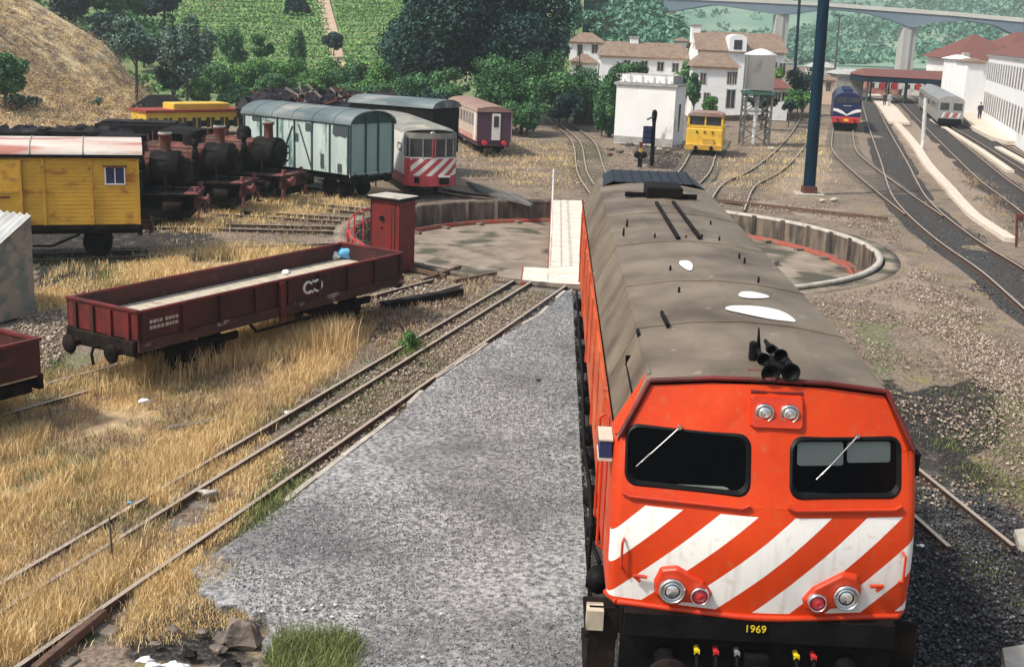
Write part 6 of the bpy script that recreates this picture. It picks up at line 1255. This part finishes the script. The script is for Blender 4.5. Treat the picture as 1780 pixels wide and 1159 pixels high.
# ================================================================== VEGETATION
def cloud(n, rad, K, leaf, seed, flat=1.0, low=-.6):
    r_ = np.random.default_rng(seed); rad = np.array(rad, float)
    c = nrm(r_.normal(size=(K, 3)))*(r_.uniform(.2, .95, (K, 1))); c[:, 2] = np.clip(c[:, 2], low, 1); cr = r_.uniform(.14, .46, K)
    idx = r_.choice(K, n, p=cr**2/np.sum(cr**2)); d = nrm(r_.normal(size=(n, 3))); rr_ = r_.uniform(.55, 1.08, (n, 1))
    P = (c[idx]+d*cr[idx][:, None]*rr_)*rad; N1 = nrm(d+r_.normal(size=(n, 3))*.75+[0, 0, .25]); S = leaf*r_.uniform(.55, 1.3, n)
    tone = np.clip(r_.random(n)*.7+r_.random(K)[idx]*.45-.1, 0, 1)
    return P, N1, S, tone
def tree(name, label, u, vt, vb, wpx, y_, lm, n, leaf=None, K=26, zbase=None, vc=None, group=None, cat='tree', trunk=True, depthf=1.0, seed=None):
    # crown spans photo rows vt..vc, base at row vb (or zbase)
    P0 = A(u, vb, y_); zb2 = P0[2] if zbase is None else zbase; dp = depth((P0[0], y_, 3)); k = dp/CF; top = A(u, vt, y_)[2]; bc = A(u, vc if vc else vb, y_)[2]
    W = wpx*k/2; H = max(.4, (top-bc)/2); t = thing(name, label, cat, (P0[0], y_, zb2), 0, group); leaf = leaf or max(.05, 3.0*k)
    seed = seed if seed is not None else int(u*7+vt)
    P, N1, S, tone = cloud(n, (W, W*depthf, H), K, leaf, seed); P[:, 2] += (top+bc)/2-zb2
    V, F_ = quads(P, N1, S); np_mesh('crown', V, F_, lm, tone, t)
    if trunk:
        th = (top+bc)/2-zb2; r0 = max(.06, W*.07); mb = MB().tube((0, 0, -.5), (.05*W, 0, th*.55), r0, r0*.7, 8).tube((.05*W, 0, th*.55), (0, 0, th), r0*.7, r0*.3, 8); rr_ = np.random.default_rng(seed)
        for i in range(6): a = rr_.uniform(0, 2*PI); mb.tube((.04*W, 0, th*rr_.uniform(.35, .7)), (W*.55*math.cos(a), W*.5*math.sin(a), th+H*rr_.uniform(-.3, .45)), r0*.45, r0*.12, 6)
        mb.build('trunk', 'bark', t)
    return t
# the big dark tree
tree('broadleaf_tree', 'huge dark blue green tree towering behind the red coach', 830, -70, 205, 290, 92, 'leafdark', 60000, .18, 75, vc=165, depthf=.7, seed=3)
tree('broadleaf_tree', 'dark tree mass left of the huge tree', 725, -30, 190, 130, 96, 'leafdark', 22000, .18, 44, vc=165, depthf=.8, seed=4)
tree('broadleaf_tree', 'dark tree at the right shoulder of the huge tree', 920, -10, 190, 110, 96, 'leafdark', 15000, .18, 36, vc=120, seed=5)
# ailanthus like bushes under it
for i, (u, vt, vb, w_, y_, lm) in enumerate(((700, 130, 195, 120, 84, 'leafmid'), (770, 120, 190, 110, 83, 'leafmid'), (745, 150, 205, 90, 80, 'leafdark'), (855, 90, 225, 130, 80, 'leafmid'), (905, 125, 228, 110, 79, 'leafmid'), (935, 85, 200, 90, 88, 'leafmid'), (970, 120, 215, 90, 86, 'leafmid'), (915, 170, 225, 70, 77, 'leafmid'), (1020, 120, 205, 80, 90, 'leafmid'), (1055, 115, 215, 60, 86, 'leafmid'), (1045, 160, 235, 50, 80, 'leafmid'), (985, 155, 212, 60, 84, 'leafdark'), (660, 110, 185, 90, 92, 'leafbright'), (1100, 108, 150, 50, 100, 'leafmid'), (640, 150, 190, 70, 86, 'leafmid'))):
    tree('bush', ('green bush %s' % ['below the left edge of the huge tree', 'under the huge tree', 'behind the grey van roof', 'right behind the red coach', 'right of the red coach end', 'under the right shoulder of the huge tree', 'between the huge tree and the thin lamp post', 'low beside the red coach end', 'around the thin lamp post', 'left of the white block building', 'at the left corner of the white block building', 'dark and low left of the thin lamp post', 'at the right foot of the vineyard', 'behind the roof of the white block building', 'behind the right end of the scrap heap'][i]), u, vt, vb, w_, y_, lm, 7000, .115, 24, group='bushes around the huge tree', cat='bush', seed=50+i)
# olive on the dry slope with its trunk, and dark clump
tree('olive_tree', 'rounded grey green olive tree with bare trunk at the end of the dry slope', 237, 22, 165, 92, 84, 'leafolive', 9000, .13, 26, vc=100, seed=7)
tree('broadleaf_tree', 'dark grey green tree right of the olive tree', 325, 22, 165, 84, 92, 'leafolive', 8000, .14, 22, vc=150, seed=8)
tree('broadleaf_tree', 'dark tree behind the olive tree', 300, 70, 165, 70, 95, 'leafdark', 5000, .15, 22, seed=9)
tree('bush', 'dense green bush at the left edge on the dry slope', 8, 85, 175, 80, 66, 'leafmid', 7000, .11, 20, seed=10, cat='bush')
tree('bush', 'dark green bush at the lower left edge above the black wagons', 20, 160, 215, 90, 68, 'leafdark', 5000, .11, 20, seed=11, cat='bush')
tree('bush', 'small green weed clump on the dry slope', 168, 168, 186, 16, 74, 'leafolive', 500, .08, 8, seed=12, cat='bush', trunk=False)
VB = [(455, 62, 105, 44, 112, 'leafmid', 'small round tree at the foot of the vine rows, leftmost'), (517, 42, 130, 36, 114, 'leafmid', 'dark round tree on the vineyard slope left of the soil path'), (580, 55, 90, 34, 126, 'leafdark', 'blackish bush right of the soil path'), (403, 45, 120, 60, 112, 'leafmid', 'green tree right of the dark grey green tree'),
      (380, 95, 165, 70, 104, 'leafmid', 'green bush above the yellow carriage'), (440, 95, 165, 80, 102, 'leafbright', 'bright bush above the roof of the green van, left'), (500, 100, 165, 80, 102, 'leafbright', 'bright bush above the scrap heap'), (560, 105, 170, 80, 100, 'leafbright', 'bright bush at the foot of the soil path'), (615, 105, 175, 80, 98, 'leafmid', 'green bush right of the foot of the soil path'),
      (350, 130, 180, 60, 96, 'leafbright', 'low bright bush behind the yellow carriage'), (410, 140, 185, 60, 94, 'leafmid', 'low green bush at the end of the yellow carriage'), (470, 130, 170, 70, 96, 'leafmid', 'low green bush behind the scrap heap'), (540, 135, 172, 70, 95, 'leafbright', 'low bright bush behind the middle of the scrap heap'), (600, 135, 178, 70, 94, 'leafmid', 'low bush behind the right part of the scrap heap')]
for i, (u, vt, vb, w_, y_, lm, lb) in enumerate(VB): tree('bush', lb, u, vt, vb, w_, y_, lm, 6000, .12, 22, group='bushes on the vineyard slope', cat='bush', seed=80+i)
tree('olive_tree', 'pale olive coloured tree between the huge tree and the hip roofed house', 972, 38, 112, 44, 120, 'leafolive', 4000, .22, 16, seed=130)
tree('broadleaf_tree', 'green tree at the top edge right of the huge tree', 985, -20, 60, 60, 140, 'leaffar', 4000, .3, 16, seed=131)
tree('broadleaf_tree', 'light green tree above the roof of the hip roofed house', 1030, 15, 70, 50, 150, 'leaffar', 3500, .3, 16, seed=132)
for i, (u, vt, vb, w_, y_, lb) in enumerate(((130, -30, 40, 90, 128, 'dark tree at the top left corner beside the dry crest'), (210, -40, 30, 80, 132, 'tree clump at the top edge above the olive tree'), (285, -30, 30, 70, 132, 'dark green tree at the top edge right of the olive tree'), (510, -20, 45, 50, 150, 'dark tree at the top of the vineyard beside the soil path'), (180, 20, 70, 80, 124, 'green tree clump above the middle of the dry crest'), (250, 60, 110, 60, 118, 'green trees between the dry crest and the olive tree'))):
    tree('broadleaf_tree', lb, u, vt, vb, w_, y_, 'leafdark' if i != 1 else 'leafmid', 5000, .25, 20, group='trees along the upper slope', seed=100+i)
TR_ = [(1190, 105, 165, 60, 108, 'leafmid', 'green tree between the long building and the two storey house'), (1205, 130, 190, 44, 98, 'leafmid', 'bush at the right corner of the white block building'), (1232, 165, 200, 30, 95, 'leafbright', 'low bush in front of the two storey house'), (1325, 160, 190, 60, 93, 'leafdark', 'dark climbing bush under the water tank'), (1395, 115, 180, 60, 118, 'leafdark', 'dark tree between the two green masts'), (1385, 148, 195, 34, 104, 'leafbright', 'bright green bush left of the thick mast'), (1345, 112, 140, 40, 112, 'leafbright', 'pale leafy bush above the red roofed little house'), (1372, 170, 195, 30, 98, 'leafdark', 'dark low bush at the thin mast foot')]
for i, (u, vt, vb, w_, y_, lm, lb) in enumerate(TR_): tree('bush', lb, u, vt, vb, w_, y_, lm, 2600, .15, 16, group='garden trees near the houses', cat='bush', zbase=0, seed=120+i)
# woods on the slopes behind (uncountable): leaf clumps on the hill surfaces
def woods(name, label, VG, n, ulim, ylim, size, leaf, lm, per=40, seed=0, dens=None, cat='woods'):
    r_ = np.random.default_rng(seed); Vs, Ss, Ns, Ts = [], [], [], []; c = 0
    while c < n:
        y_ = r_.uniform(*ylim); u = r_.uniform(*ulim); x_ = A(u, 60, y_)[0]; z_ = zon(VG, x_, y_)
        if dens is not None and dens(x_, y_) < r_.random(): continue
        if z_ < -.5: c += .1; continue
        s = size*r_.uniform(.5, 1.4); P, N1, S, T = cloud(per, (s, s, s*.8), 5, leaf, int(r_.integers(1e9))); P += [x_, y_, z_+s*.45]; Vs.append(P); Ns.append(N1); Ss.append(S); Ts.append(T*.6+.4*r_.random()); c += 1
    V, F_ = quads(np.concatenate(Vs), np.concatenate(Ns), np.concatenate(Ss)); return stuff(np_mesh(name, V, F_, lm, np.concatenate(Ts)), label, cat)
woods('woods', 'scrubby green trees covering the wooded slope above the white houses', MV, 420, (930, 1200), (140, 235), 2.6, .5, 'leaffar', 60, 1)
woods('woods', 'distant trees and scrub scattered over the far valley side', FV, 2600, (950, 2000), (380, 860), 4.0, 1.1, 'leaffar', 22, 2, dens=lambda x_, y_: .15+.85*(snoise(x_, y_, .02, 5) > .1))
woods('scrub', 'low scrub and hedges between the vine rows and bushes', VV, 120, (-100, 700), (96, 114), 1.0, .22, 'leafbright', 60, 3, cat='scrub')
woods('scrub', 'green scrub on the upper left slope beyond the dry crest', VV, 160, (20, 300), (118, 190), 2.0, .4, 'leafmid', 50, 4, cat='scrub')
woods('dry_scrub', 'brown withered shrubs dotted over the straw coloured slope', EV, 170, (-60, 260), (63, 96), 1.2, .055, 'brownscrub', 160, 16, cat='scrub')
woods('dry_scrub', 'bright straw tufts on the dry slope at the left', EV, 2200, (-60, 290), (63, 98), .5, .045, 'grassdry', 30, 17, cat='scrub')
woods('dry_scrub', 'tufts of dry scrub on the straw coloured slope', EV, 700, (-60, 280), (63, 98), .6, .06, 'dryscrub', 34, 6, cat='scrub')
# far terrace walls
for i in range(4): pass
# ------------------------------------------------------------------ dry grass
def blades(name, label, polys, n, hmin, hmax, wd, lm, seed, clump=.35, cat='grass', lean=.85, jit=6, zb=-.12):
    r_ = np.random.default_rng(seed); P = []
    for poly in polys:
        pw_ = np.array([G(max(-400, u), v)[:2] for u, v in poly]); lo_, hi_ = pw_.min(0), pw_.max(0)
        k = int(n/len(polys)); q = r_.uniform(lo_, hi_, (k*6, 2)); U_, V_, Z_ = uvof(np.column_stack([q, np.full(len(q), -.1)]))
        m_ = inpoly(U_+jit*1.5*snoise(q[:, 0], q[:, 1], 2, seed)+r_.normal(0, 11, len(q)), V_+jit*snoise(q[:, 0], q[:, 1], 2, seed+1)+r_.normal(0, 7, len(q)), poly); m_ &= snoise(q[:, 0], q[:, 1], 1.6, seed+2)+.5*snoise(q[:, 0], q[:, 1], 5, seed+3)+r_.normal(0, .35, len(q)) > -.55+1.1*(clump-.35)
        P.append(q[m_][:k])
    P = np.concatenate(P); n = len(P); hh = r_.uniform(hmin, hmax, n)*(.75+.35*snoise(P[:, 0], P[:, 1], 1.2, seed+5)).clip(.35, 1.5)
    a = r_.uniform(0, 2*PI, n); l_ = r_.uniform(.05, lean, n)*hh; a2 = r_.uniform(0, 2*PI, n); w_ = wd*r_.uniform(.6, 1.3, n)
    B = np.column_stack([P, np.full(n, zb)]); e = np.column_stack([np.cos(a2), np.sin(a2), np.zeros(n)])*w_[:, None]; T = B+np.column_stack([np.cos(a)*l_, np.sin(a)*l_, hh]); M_ = B+np.column_stack([np.cos(a)*l_*.35, np.sin(a)*l_*.35, hh*.6])
    V = np.stack([B-e, B+e, M_+e*.8, T, M_-e*.8], 1).reshape(-1, 3); i0 = np.arange(n)*5
    F_ = np.concatenate([np.stack([i0, i0+1, i0+2, i0+4], 1), np.stack([i0+4, i0+2, i0+3, i0+3], 1)])
    F3 = np.concatenate([np.stack([i0, i0+1, i0+2], 1), np.stack([i0, i0+2, i0+4], 1), np.stack([i0+4, i0+2, i0+3], 1)]); t = r_.random(n)
    return stuff(np_mesh(name, V, F3, lm, np.tile(t, 3)), label, cat)
G1 = [(-300, 960), (-200, 760), (60, 650), (170, 650), (330, 610), (640, 545), (650, 570), (560, 660), (470, 720), (330, 830), (250, 950), (150, 1070), (20, 1159), (-200, 1300)]
blades('dry_grass', 'tall straw coloured grass below the red flat wagon', [G1], 95000, .08, .32, .0042, 'grassdry', 1, clump=.75)
blades('dry_grass', 'taller seeding grass right along the red flat wagon', [[(150, 640), (330, 590), (640, 515), (650, 560), (560, 620), (400, 640), (200, 690), (120, 680)]], 14000, .3, .7, .0055, 'grassdry', 11, clump=.2, lean=.5)
blades('dry_grass', 'dry grass strip between the yellow wagon and the red flat wagon', [[(60, 485), (330, 440), (600, 428), (640, 436), (560, 432), (120, 520), (70, 540)]], 14000, .1, .4, .008, 'grassdry', 21)
blades('dry_grass', 'dry grass in front of the steam locomotives', [[(270, 385), (430, 352), (640, 335), (640, 355), (430, 385), (290, 405)]], 10000, .1, .38, .01, 'grassdry', 31)
blades('dry_grass', 'short dry grass around the striped railcar and the coach', [[(800, 240), (1000, 250), (1000, 320), (930, 330), (815, 300)], [(1240, 300), (1400, 225), (1440, 240), (1440, 330), (1260, 340)]], 9000, .06, .25, .012, 'grassdry', 41)
blades('green_weeds', 'green weeds along the pad edge and between the rails', [[(440, 850), (560, 790), (500, 880), (400, 940)], [(690, 590), (740, 590), (730, 615), (690, 612)], [(0, 600), (120, 600), (110, 650), (60, 690), (0, 700)], [(200, 620), (260, 620), (250, 660), (190, 670)], [(175, 465), (230, 455), (235, 490), (180, 500)], [(330, 985), (420, 930), (520, 865), (490, 890), (400, 1000), (330, 1030)]], 9000, .06, .24, .007, 'grassgreen', 51, cat='weeds')
w_ = blades('weed_bush', 'loose yellow green weeds at the bottom edge of the gravel pad', [[(455, 1150), (480, 1110), (540, 1095), (600, 1105), (625, 1150), (600, 1250), (440, 1250)]], 5200, .08, .30, .0045, 'grassgreen', 300, clump=.15, cat='weeds', lean=1.1, zb=-.06)
p = G(712, 600); tree('weed', 'small green weed growing between the left rails of the three rail track', 712, 588, 606, 50, p[1], 'leafbright', 1500, .025, 8, cat='weed', trunk=False, zbase=-.12, seed=301)
# thin cover of tufts over the yard
G2 = [[(150, 1000), (330, 830), (460, 740), (500, 800), (400, 930), (320, 1000), (230, 1080), (60, 1159), (-100, 1250)]]
blades('dry_grass', 'dry grass growing over the rails at the lower left', G2, 17000, .04, .16, .005, 'grassdry', 61, clump=.75)
blades('dry_grass', 'taller straw tussocks around the buried rails at the lower left', [[(-100, 1200), (60, 1000), (270, 850), (300, 880), (160, 1060), (40, 1200)]], 8000, .15, .34, .005, 'grassdry', 65, clump=.9)
blades('dry_grass', 'brown withered grass mixed through the straw coloured field', [G1], 60000, .05, .2, .005, 'dryscrub', 71, clump=.3)
blades('green_weeds', 'small green weed patches inside the straw coloured field', [G1], 22000, .04, .16, .005, 'grassgreen', 75, clump=1.0)
blades('dry_grass', 'dry grass fringe frayed over the lower left corner of the gravel pad', [[(250, 1000), (340, 960), (400, 990), (350, 1040), (450, 1060), (420, 1100), (300, 1110), (200, 1120)]], 7000, .04, .18, .004, 'grassdry', 81, clump=.2)
blades('yard_weeds', 'sparse green weeds scattered over the right hand ground', [[(1380, 505), (1560, 480), (1640, 470), (1790, 600), (1900, 900), (1600, 900), (1500, 600)], [(1600, 780), (1780, 700), (1900, 900), (1790, 1150), (1640, 950)], [(1290, 345), (1480, 385), (1560, 430), (1780, 620), (1700, 560), (1500, 300), (1440, 230)]], 13000, .02, .10, .007, 'grassgreen', 91, clump=.75)
blades('yard_weeds', 'sparse dry tufts scattered over the sidings and beyond the turntable', [[(300, 385), (640, 345), (640, 440), (300, 450)], [(800, 240), (1060, 245), (1060, 330), (900, 335)], [(1060, 270), (1420, 230), (1440, 340), (1240, 345)], [(1500, 170), (1560, 220), (1700, 380), (1780, 470), (1620, 330), (1500, 240)], [(1640, 290), (1760, 420), (1780, 380), (1700, 300)], [(640, 480), (880, 480), (660, 620), (640, 560)]], 24000, .04, .18, .010, 'dryscrub', 101, clump=.55)
blades('yard_weeds', 'low green weeds around the sidings and under the wagons', [[(60, 440), (330, 430), (600, 400), (640, 440), (100, 500)], [(930, 240), (1060, 245), (1060, 320), (940, 330)], [(1200, 230), (1420, 210), (1420, 300), (1240, 345)], [(440, 740), (700, 600), (860, 500), (960, 500), (620, 760), (460, 860)]], 16000, .03, .13, .008, 'grassgreen', 111, clump=.7)
# ------------------------------------------------------------------ stones
def stones(name, label, polys, n, r0, r1, lm, seed, z=-.11, cat='stones'):
    r_ = np.random.default_rng(seed); P = []
    for poly in polys:
        pw_ = np.array([G(u, v)[:2] for u, v in poly]); lo_, hi_ = pw_.min(0), pw_.max(0); k = int(n/len(polys)); q = r_.uniform(lo_, hi_, (k*6, 2)); U_, V_, Z_ = uvof(np.column_stack([q, np.full(len(q), -.1)])); m_ = inpoly(U_+14*snoise(q[:, 0], q[:, 1], 1.5, seed)+r_.normal(0, 8, len(q)), V_+10*snoise(q[:, 0], q[:, 1], 1.7, seed+3)+r_.normal(0, 6, len(q)), poly)&(np.hypot(q[:, 0], q[:, 1]-TC[1]) > 10.9); m_ &= (snoise(q[:, 0], q[:, 1], .9, seed+9)+r_.normal(0, .5, len(q)) > -.45); P.append(q[m_][:k])
    P = np.concatenate(P); n = len(P); s = r0+(r1-r0)*r_.random(n)**3; O = np.array([[1, 0, 0], [-1, 0, 0], [0, 1, 0], [0, -1, 0], [0, 0, .7], [0, 0, -.7]]); D = r_.uniform(.6, 1.25, (n, 6, 1))
    a = r_.uniform(0, 2*PI, n); c_, s_ = np.cos(a), np.sin(a); V = O[None]*D*s[:, None, None]; x_ = V[..., 0]*c_[:, None]-V[..., 1]*s_[:, None]; y_ = V[..., 0]*s_[:, None]+V[..., 1]*c_[:, None]; V = np.stack([x_+P[:, :1], y_+P[:, 1:], V[..., 2]+z+.3*s[:, None]], -1).reshape(-1, 3)
    Fo = np.array([[0, 2, 4], [2, 1, 4], [1, 3, 4], [3, 0, 4], [2, 0, 5], [1, 2, 5], [3, 1, 5], [0, 3, 5]]); F_ = (Fo[None]+np.arange(n)[:, None, None]*6).reshape(-1, 3)
    return stuff(np_mesh(name, V, F_, lm, np.repeat(r_.random(n), 8)), label, cat)
stones('gravel', 'loose brown and pale stones on the ground right of the locomotive', [[(1380, 510), (1560, 470), (1640, 480), (1790, 620), (1900, 900), (1560, 860), (1600, 780), (1500, 600)], [(1560, 430), (1780, 640), (1900, 700), (1790, 760), (1600, 560)]], 22000, .010, .055, 'stonemix', 1, cat='gravel')
stones('gravel', 'black and grey ballast stones by the front right corner of the locomotive', [[(1560, 880), (1640, 840), (1800, 900), (1900, 1250), (1540, 1250)]], 14000, .012, .045, 'stonedark', 2, cat='gravel')
stones('gravel', 'stones between the rails of the three rail track', [[(885, 492), (985, 492), (560, 840), (420, 900), (480, 760), (700, 610)]], 14000, .012, .045, 'stonemix', 3, cat='gravel')
stones('gravel', 'fine grey chippings on the gravel pad', [[(960, 520), (1010, 500), (1030, 1250), (640, 1250), (440, 1060), (340, 990), (700, 720)]], 60000, .007, .021, 'stonegrey', 4, z=-.045, cat='gravel')
stones('gravel', 'stones scattered over the sandy ground beyond the turntable', [[(760, 260), (1000, 250), (1000, 330), (940, 340)], [(1060, 250), (1240, 250), (1230, 330), (1060, 300)], [(1240, 360), (1560, 380), (1560, 430), (1440, 380), (1300, 340)], [(640, 480), (880, 480), (660, 620), (640, 560)], [(30, 500), (120, 540), (110, 620), (30, 660)]], 14000, .015, .07, 'stonemix', 5, cat='gravel')
stones('ballast_stones', 'dark ballast stones of the main line', [[(1560, 360), (1640, 370), (1800, 480), (1800, 570)], [(1700, 290), (1800, 340), (1800, 420), (1660, 290)]], 9000, .02, .05, 'stonedark', 6, z=-.15, cat='gravel')
# rubble heap at the pad corner with rock and litter
p = G(420, 1100); rk = thing('boulder', 'big dark sided rock with pale top at the lower left corner of the gravel pad', 'rock', (p[0], p[1], -.12)); b9 = crag(.24, 77, (1.1, .9, .95)); b9.xf(Matrix.Translation((0, 0, .10))); b9.build('stone_body', 'stone', rk, bevel=.012); crag(.15, 78).xf(Matrix.Translation((-.2, -.05, .05))).build('stone_body', 'stone', rk, bevel=.01)
for i, (u, v, r_, mm) in enumerate(((380, 1120, .12, 'stone'), (350, 1090, .10, 'stone'), (300, 1085, .09, 'stone'), (455, 1150, .13, 'stone'), (330, 1130, .11, 'timber'), (270, 1110, .08, 'stone'), (400, 1150, .14, 'timber'), (1095, 250, .3, 'stone'), (1078, 262, .28, 'stone'), (1062, 258, .3, 'stone'), (1160, 262, .25, 'stone'), (1145, 258, .22, 'concrete'), (1450, 345, .22, 'concrete'), (1430, 347, .18, 'concrete'), (1340, 258, .3, 'concrete'), (1060, 268, .25, 'rustred'))):
    p = G(u, v); b9 = crag(r_*.8, i+200, (1.2, .9, .6)); o = b9.build('stone', mm, bevel=.006); o.location = (p[0], p[1], -.08+r_*.2); tag(o, 'rough stone in the rubble %s' % ('beside the big rock by the gravel pad' if i < 7 else 'at the foot of the white block building' if i < 12 else 'near the masts'), 'stone', 'rubble stones '+('by the gravel pad' if i < 7 else 'near the block building' if i < 12 else 'near the masts'))
def litter(name, label, u, v, w_, mm, seed, z=-.05, cat='litter', group=None):
    p = G(u, v); b9 = lump(w_, seed, (1.4, 1, .35), 9, .6); o = b9.build(name, mm); o.location = (p[0], p[1], z); return tag(o, label, cat, group)
for i, (u, v) in enumerate(((252, 698), (268, 1150), (300, 1148), (318, 1152), (255, 1140))): litter('paper_scrap', 'white paper scrap %s' % ('in the dry grass below the flat wagon' if i == 0 else 'in the rubbish at the bottom edge'), u, v, .07 if i else .09, 'litter_white', i+10, z=.02 if i == 0 else -.05, group=None if i == 0 else 'paper scraps at the bottom edge')
litter('plastic_scrap', 'pale flattened container lying beside the left rail', 365, 856, .11, 'concrete', 31, z=.0); litter('plastic_wrapper', 'small blue wrapper in the dry grass', 228, 878, .035, 'litter_blue', 32, z=.05)
litter('paper_scrap', 'white chips near the pad kerb, upper', 500, 712, .05, 'litter_white', 33); litter('paper_scrap', 'white paper scrap behind the locomotive stub track', 1600, 942, .04, 'litter_white', 34)
for i, (u, v) in enumerate(((528, 1058), (545, 1056), (560, 1050), (583, 1049), (577, 1070), (620, 1069), (455, 1060), (603, 1105), (768, 1065), (735, 1140))): litter('paper_scrap', 'tiny white scrap lying on the grey gravel pad', u, v, .018, 'litter_white', 60+i, z=-.005, group='white scraps on the gravel pad')
litter('clod', 'dark lump of dirt alone on the grey gravel pad', 936, 660, .04, 'timber', 71, z=0, cat='clod')
# pale concrete slab corner at the bottom right
pts = [G(*q)[:2] for q in ((1742, 1128), (1800, 1118), (1900, 1250), (1765, 1250))]; tag(MB().zprism([tuple(q) for q in pts], -.2, .02).build('concrete_slab', 'concrete'), 'pale concrete slab corner at the bottom right edge', 'slab')
pts = [G(*q)[:2] for q in ((1763, 920), (1800, 915), (1800, 955), (1772, 945))]; tag(MB().zprism([tuple(q) for q in pts], -.2, .0).build('concrete_slab', 'concrete'), 'small pale concrete slab near the end of the stub track', 'slab')
# dark scrap stack left of the block building
p = G(1022, 213); t = thing('sleeper_stack', 'dark stack of old sleepers beside the track at the left of the white block building', 'stack', (p[0], p[1], -.1), .1)
for i in range(7): MB().cbox(-1.3+.1*(i % 2), 1.2, -.5, .5, i*.24, i*.24+.2, .02).build('sleeper', 'sleeper' if i % 2 else 'coachend', t)
# ------------------------------------------------------------------ haze: the air between the camera and the far hills
hm = bpy.data.materials.new('haze'); hm.use_nodes = True; q = hm.node_tree; q.nodes.remove(q.nodes['Principled BSDF']); pv = q.nodes.new('ShaderNodeVolumePrincipled'); pv.inputs['Density'].default_value = .0007; pv.inputs['Color'].default_value = (.80, .92, .96, 1); pv.inputs['Anisotropy'].default_value = .2
q.links.new(pv.outputs[0], q.nodes['Material Output'].inputs['Volume'])
hb = MB().box(-3300, 3300, -600, 3600, -6, 420).build('haze', hm); hb['kind'] = 'stuff'; hb['label'] = 'thin pale haze filling the valley air'; hb['category'] = 'haze'
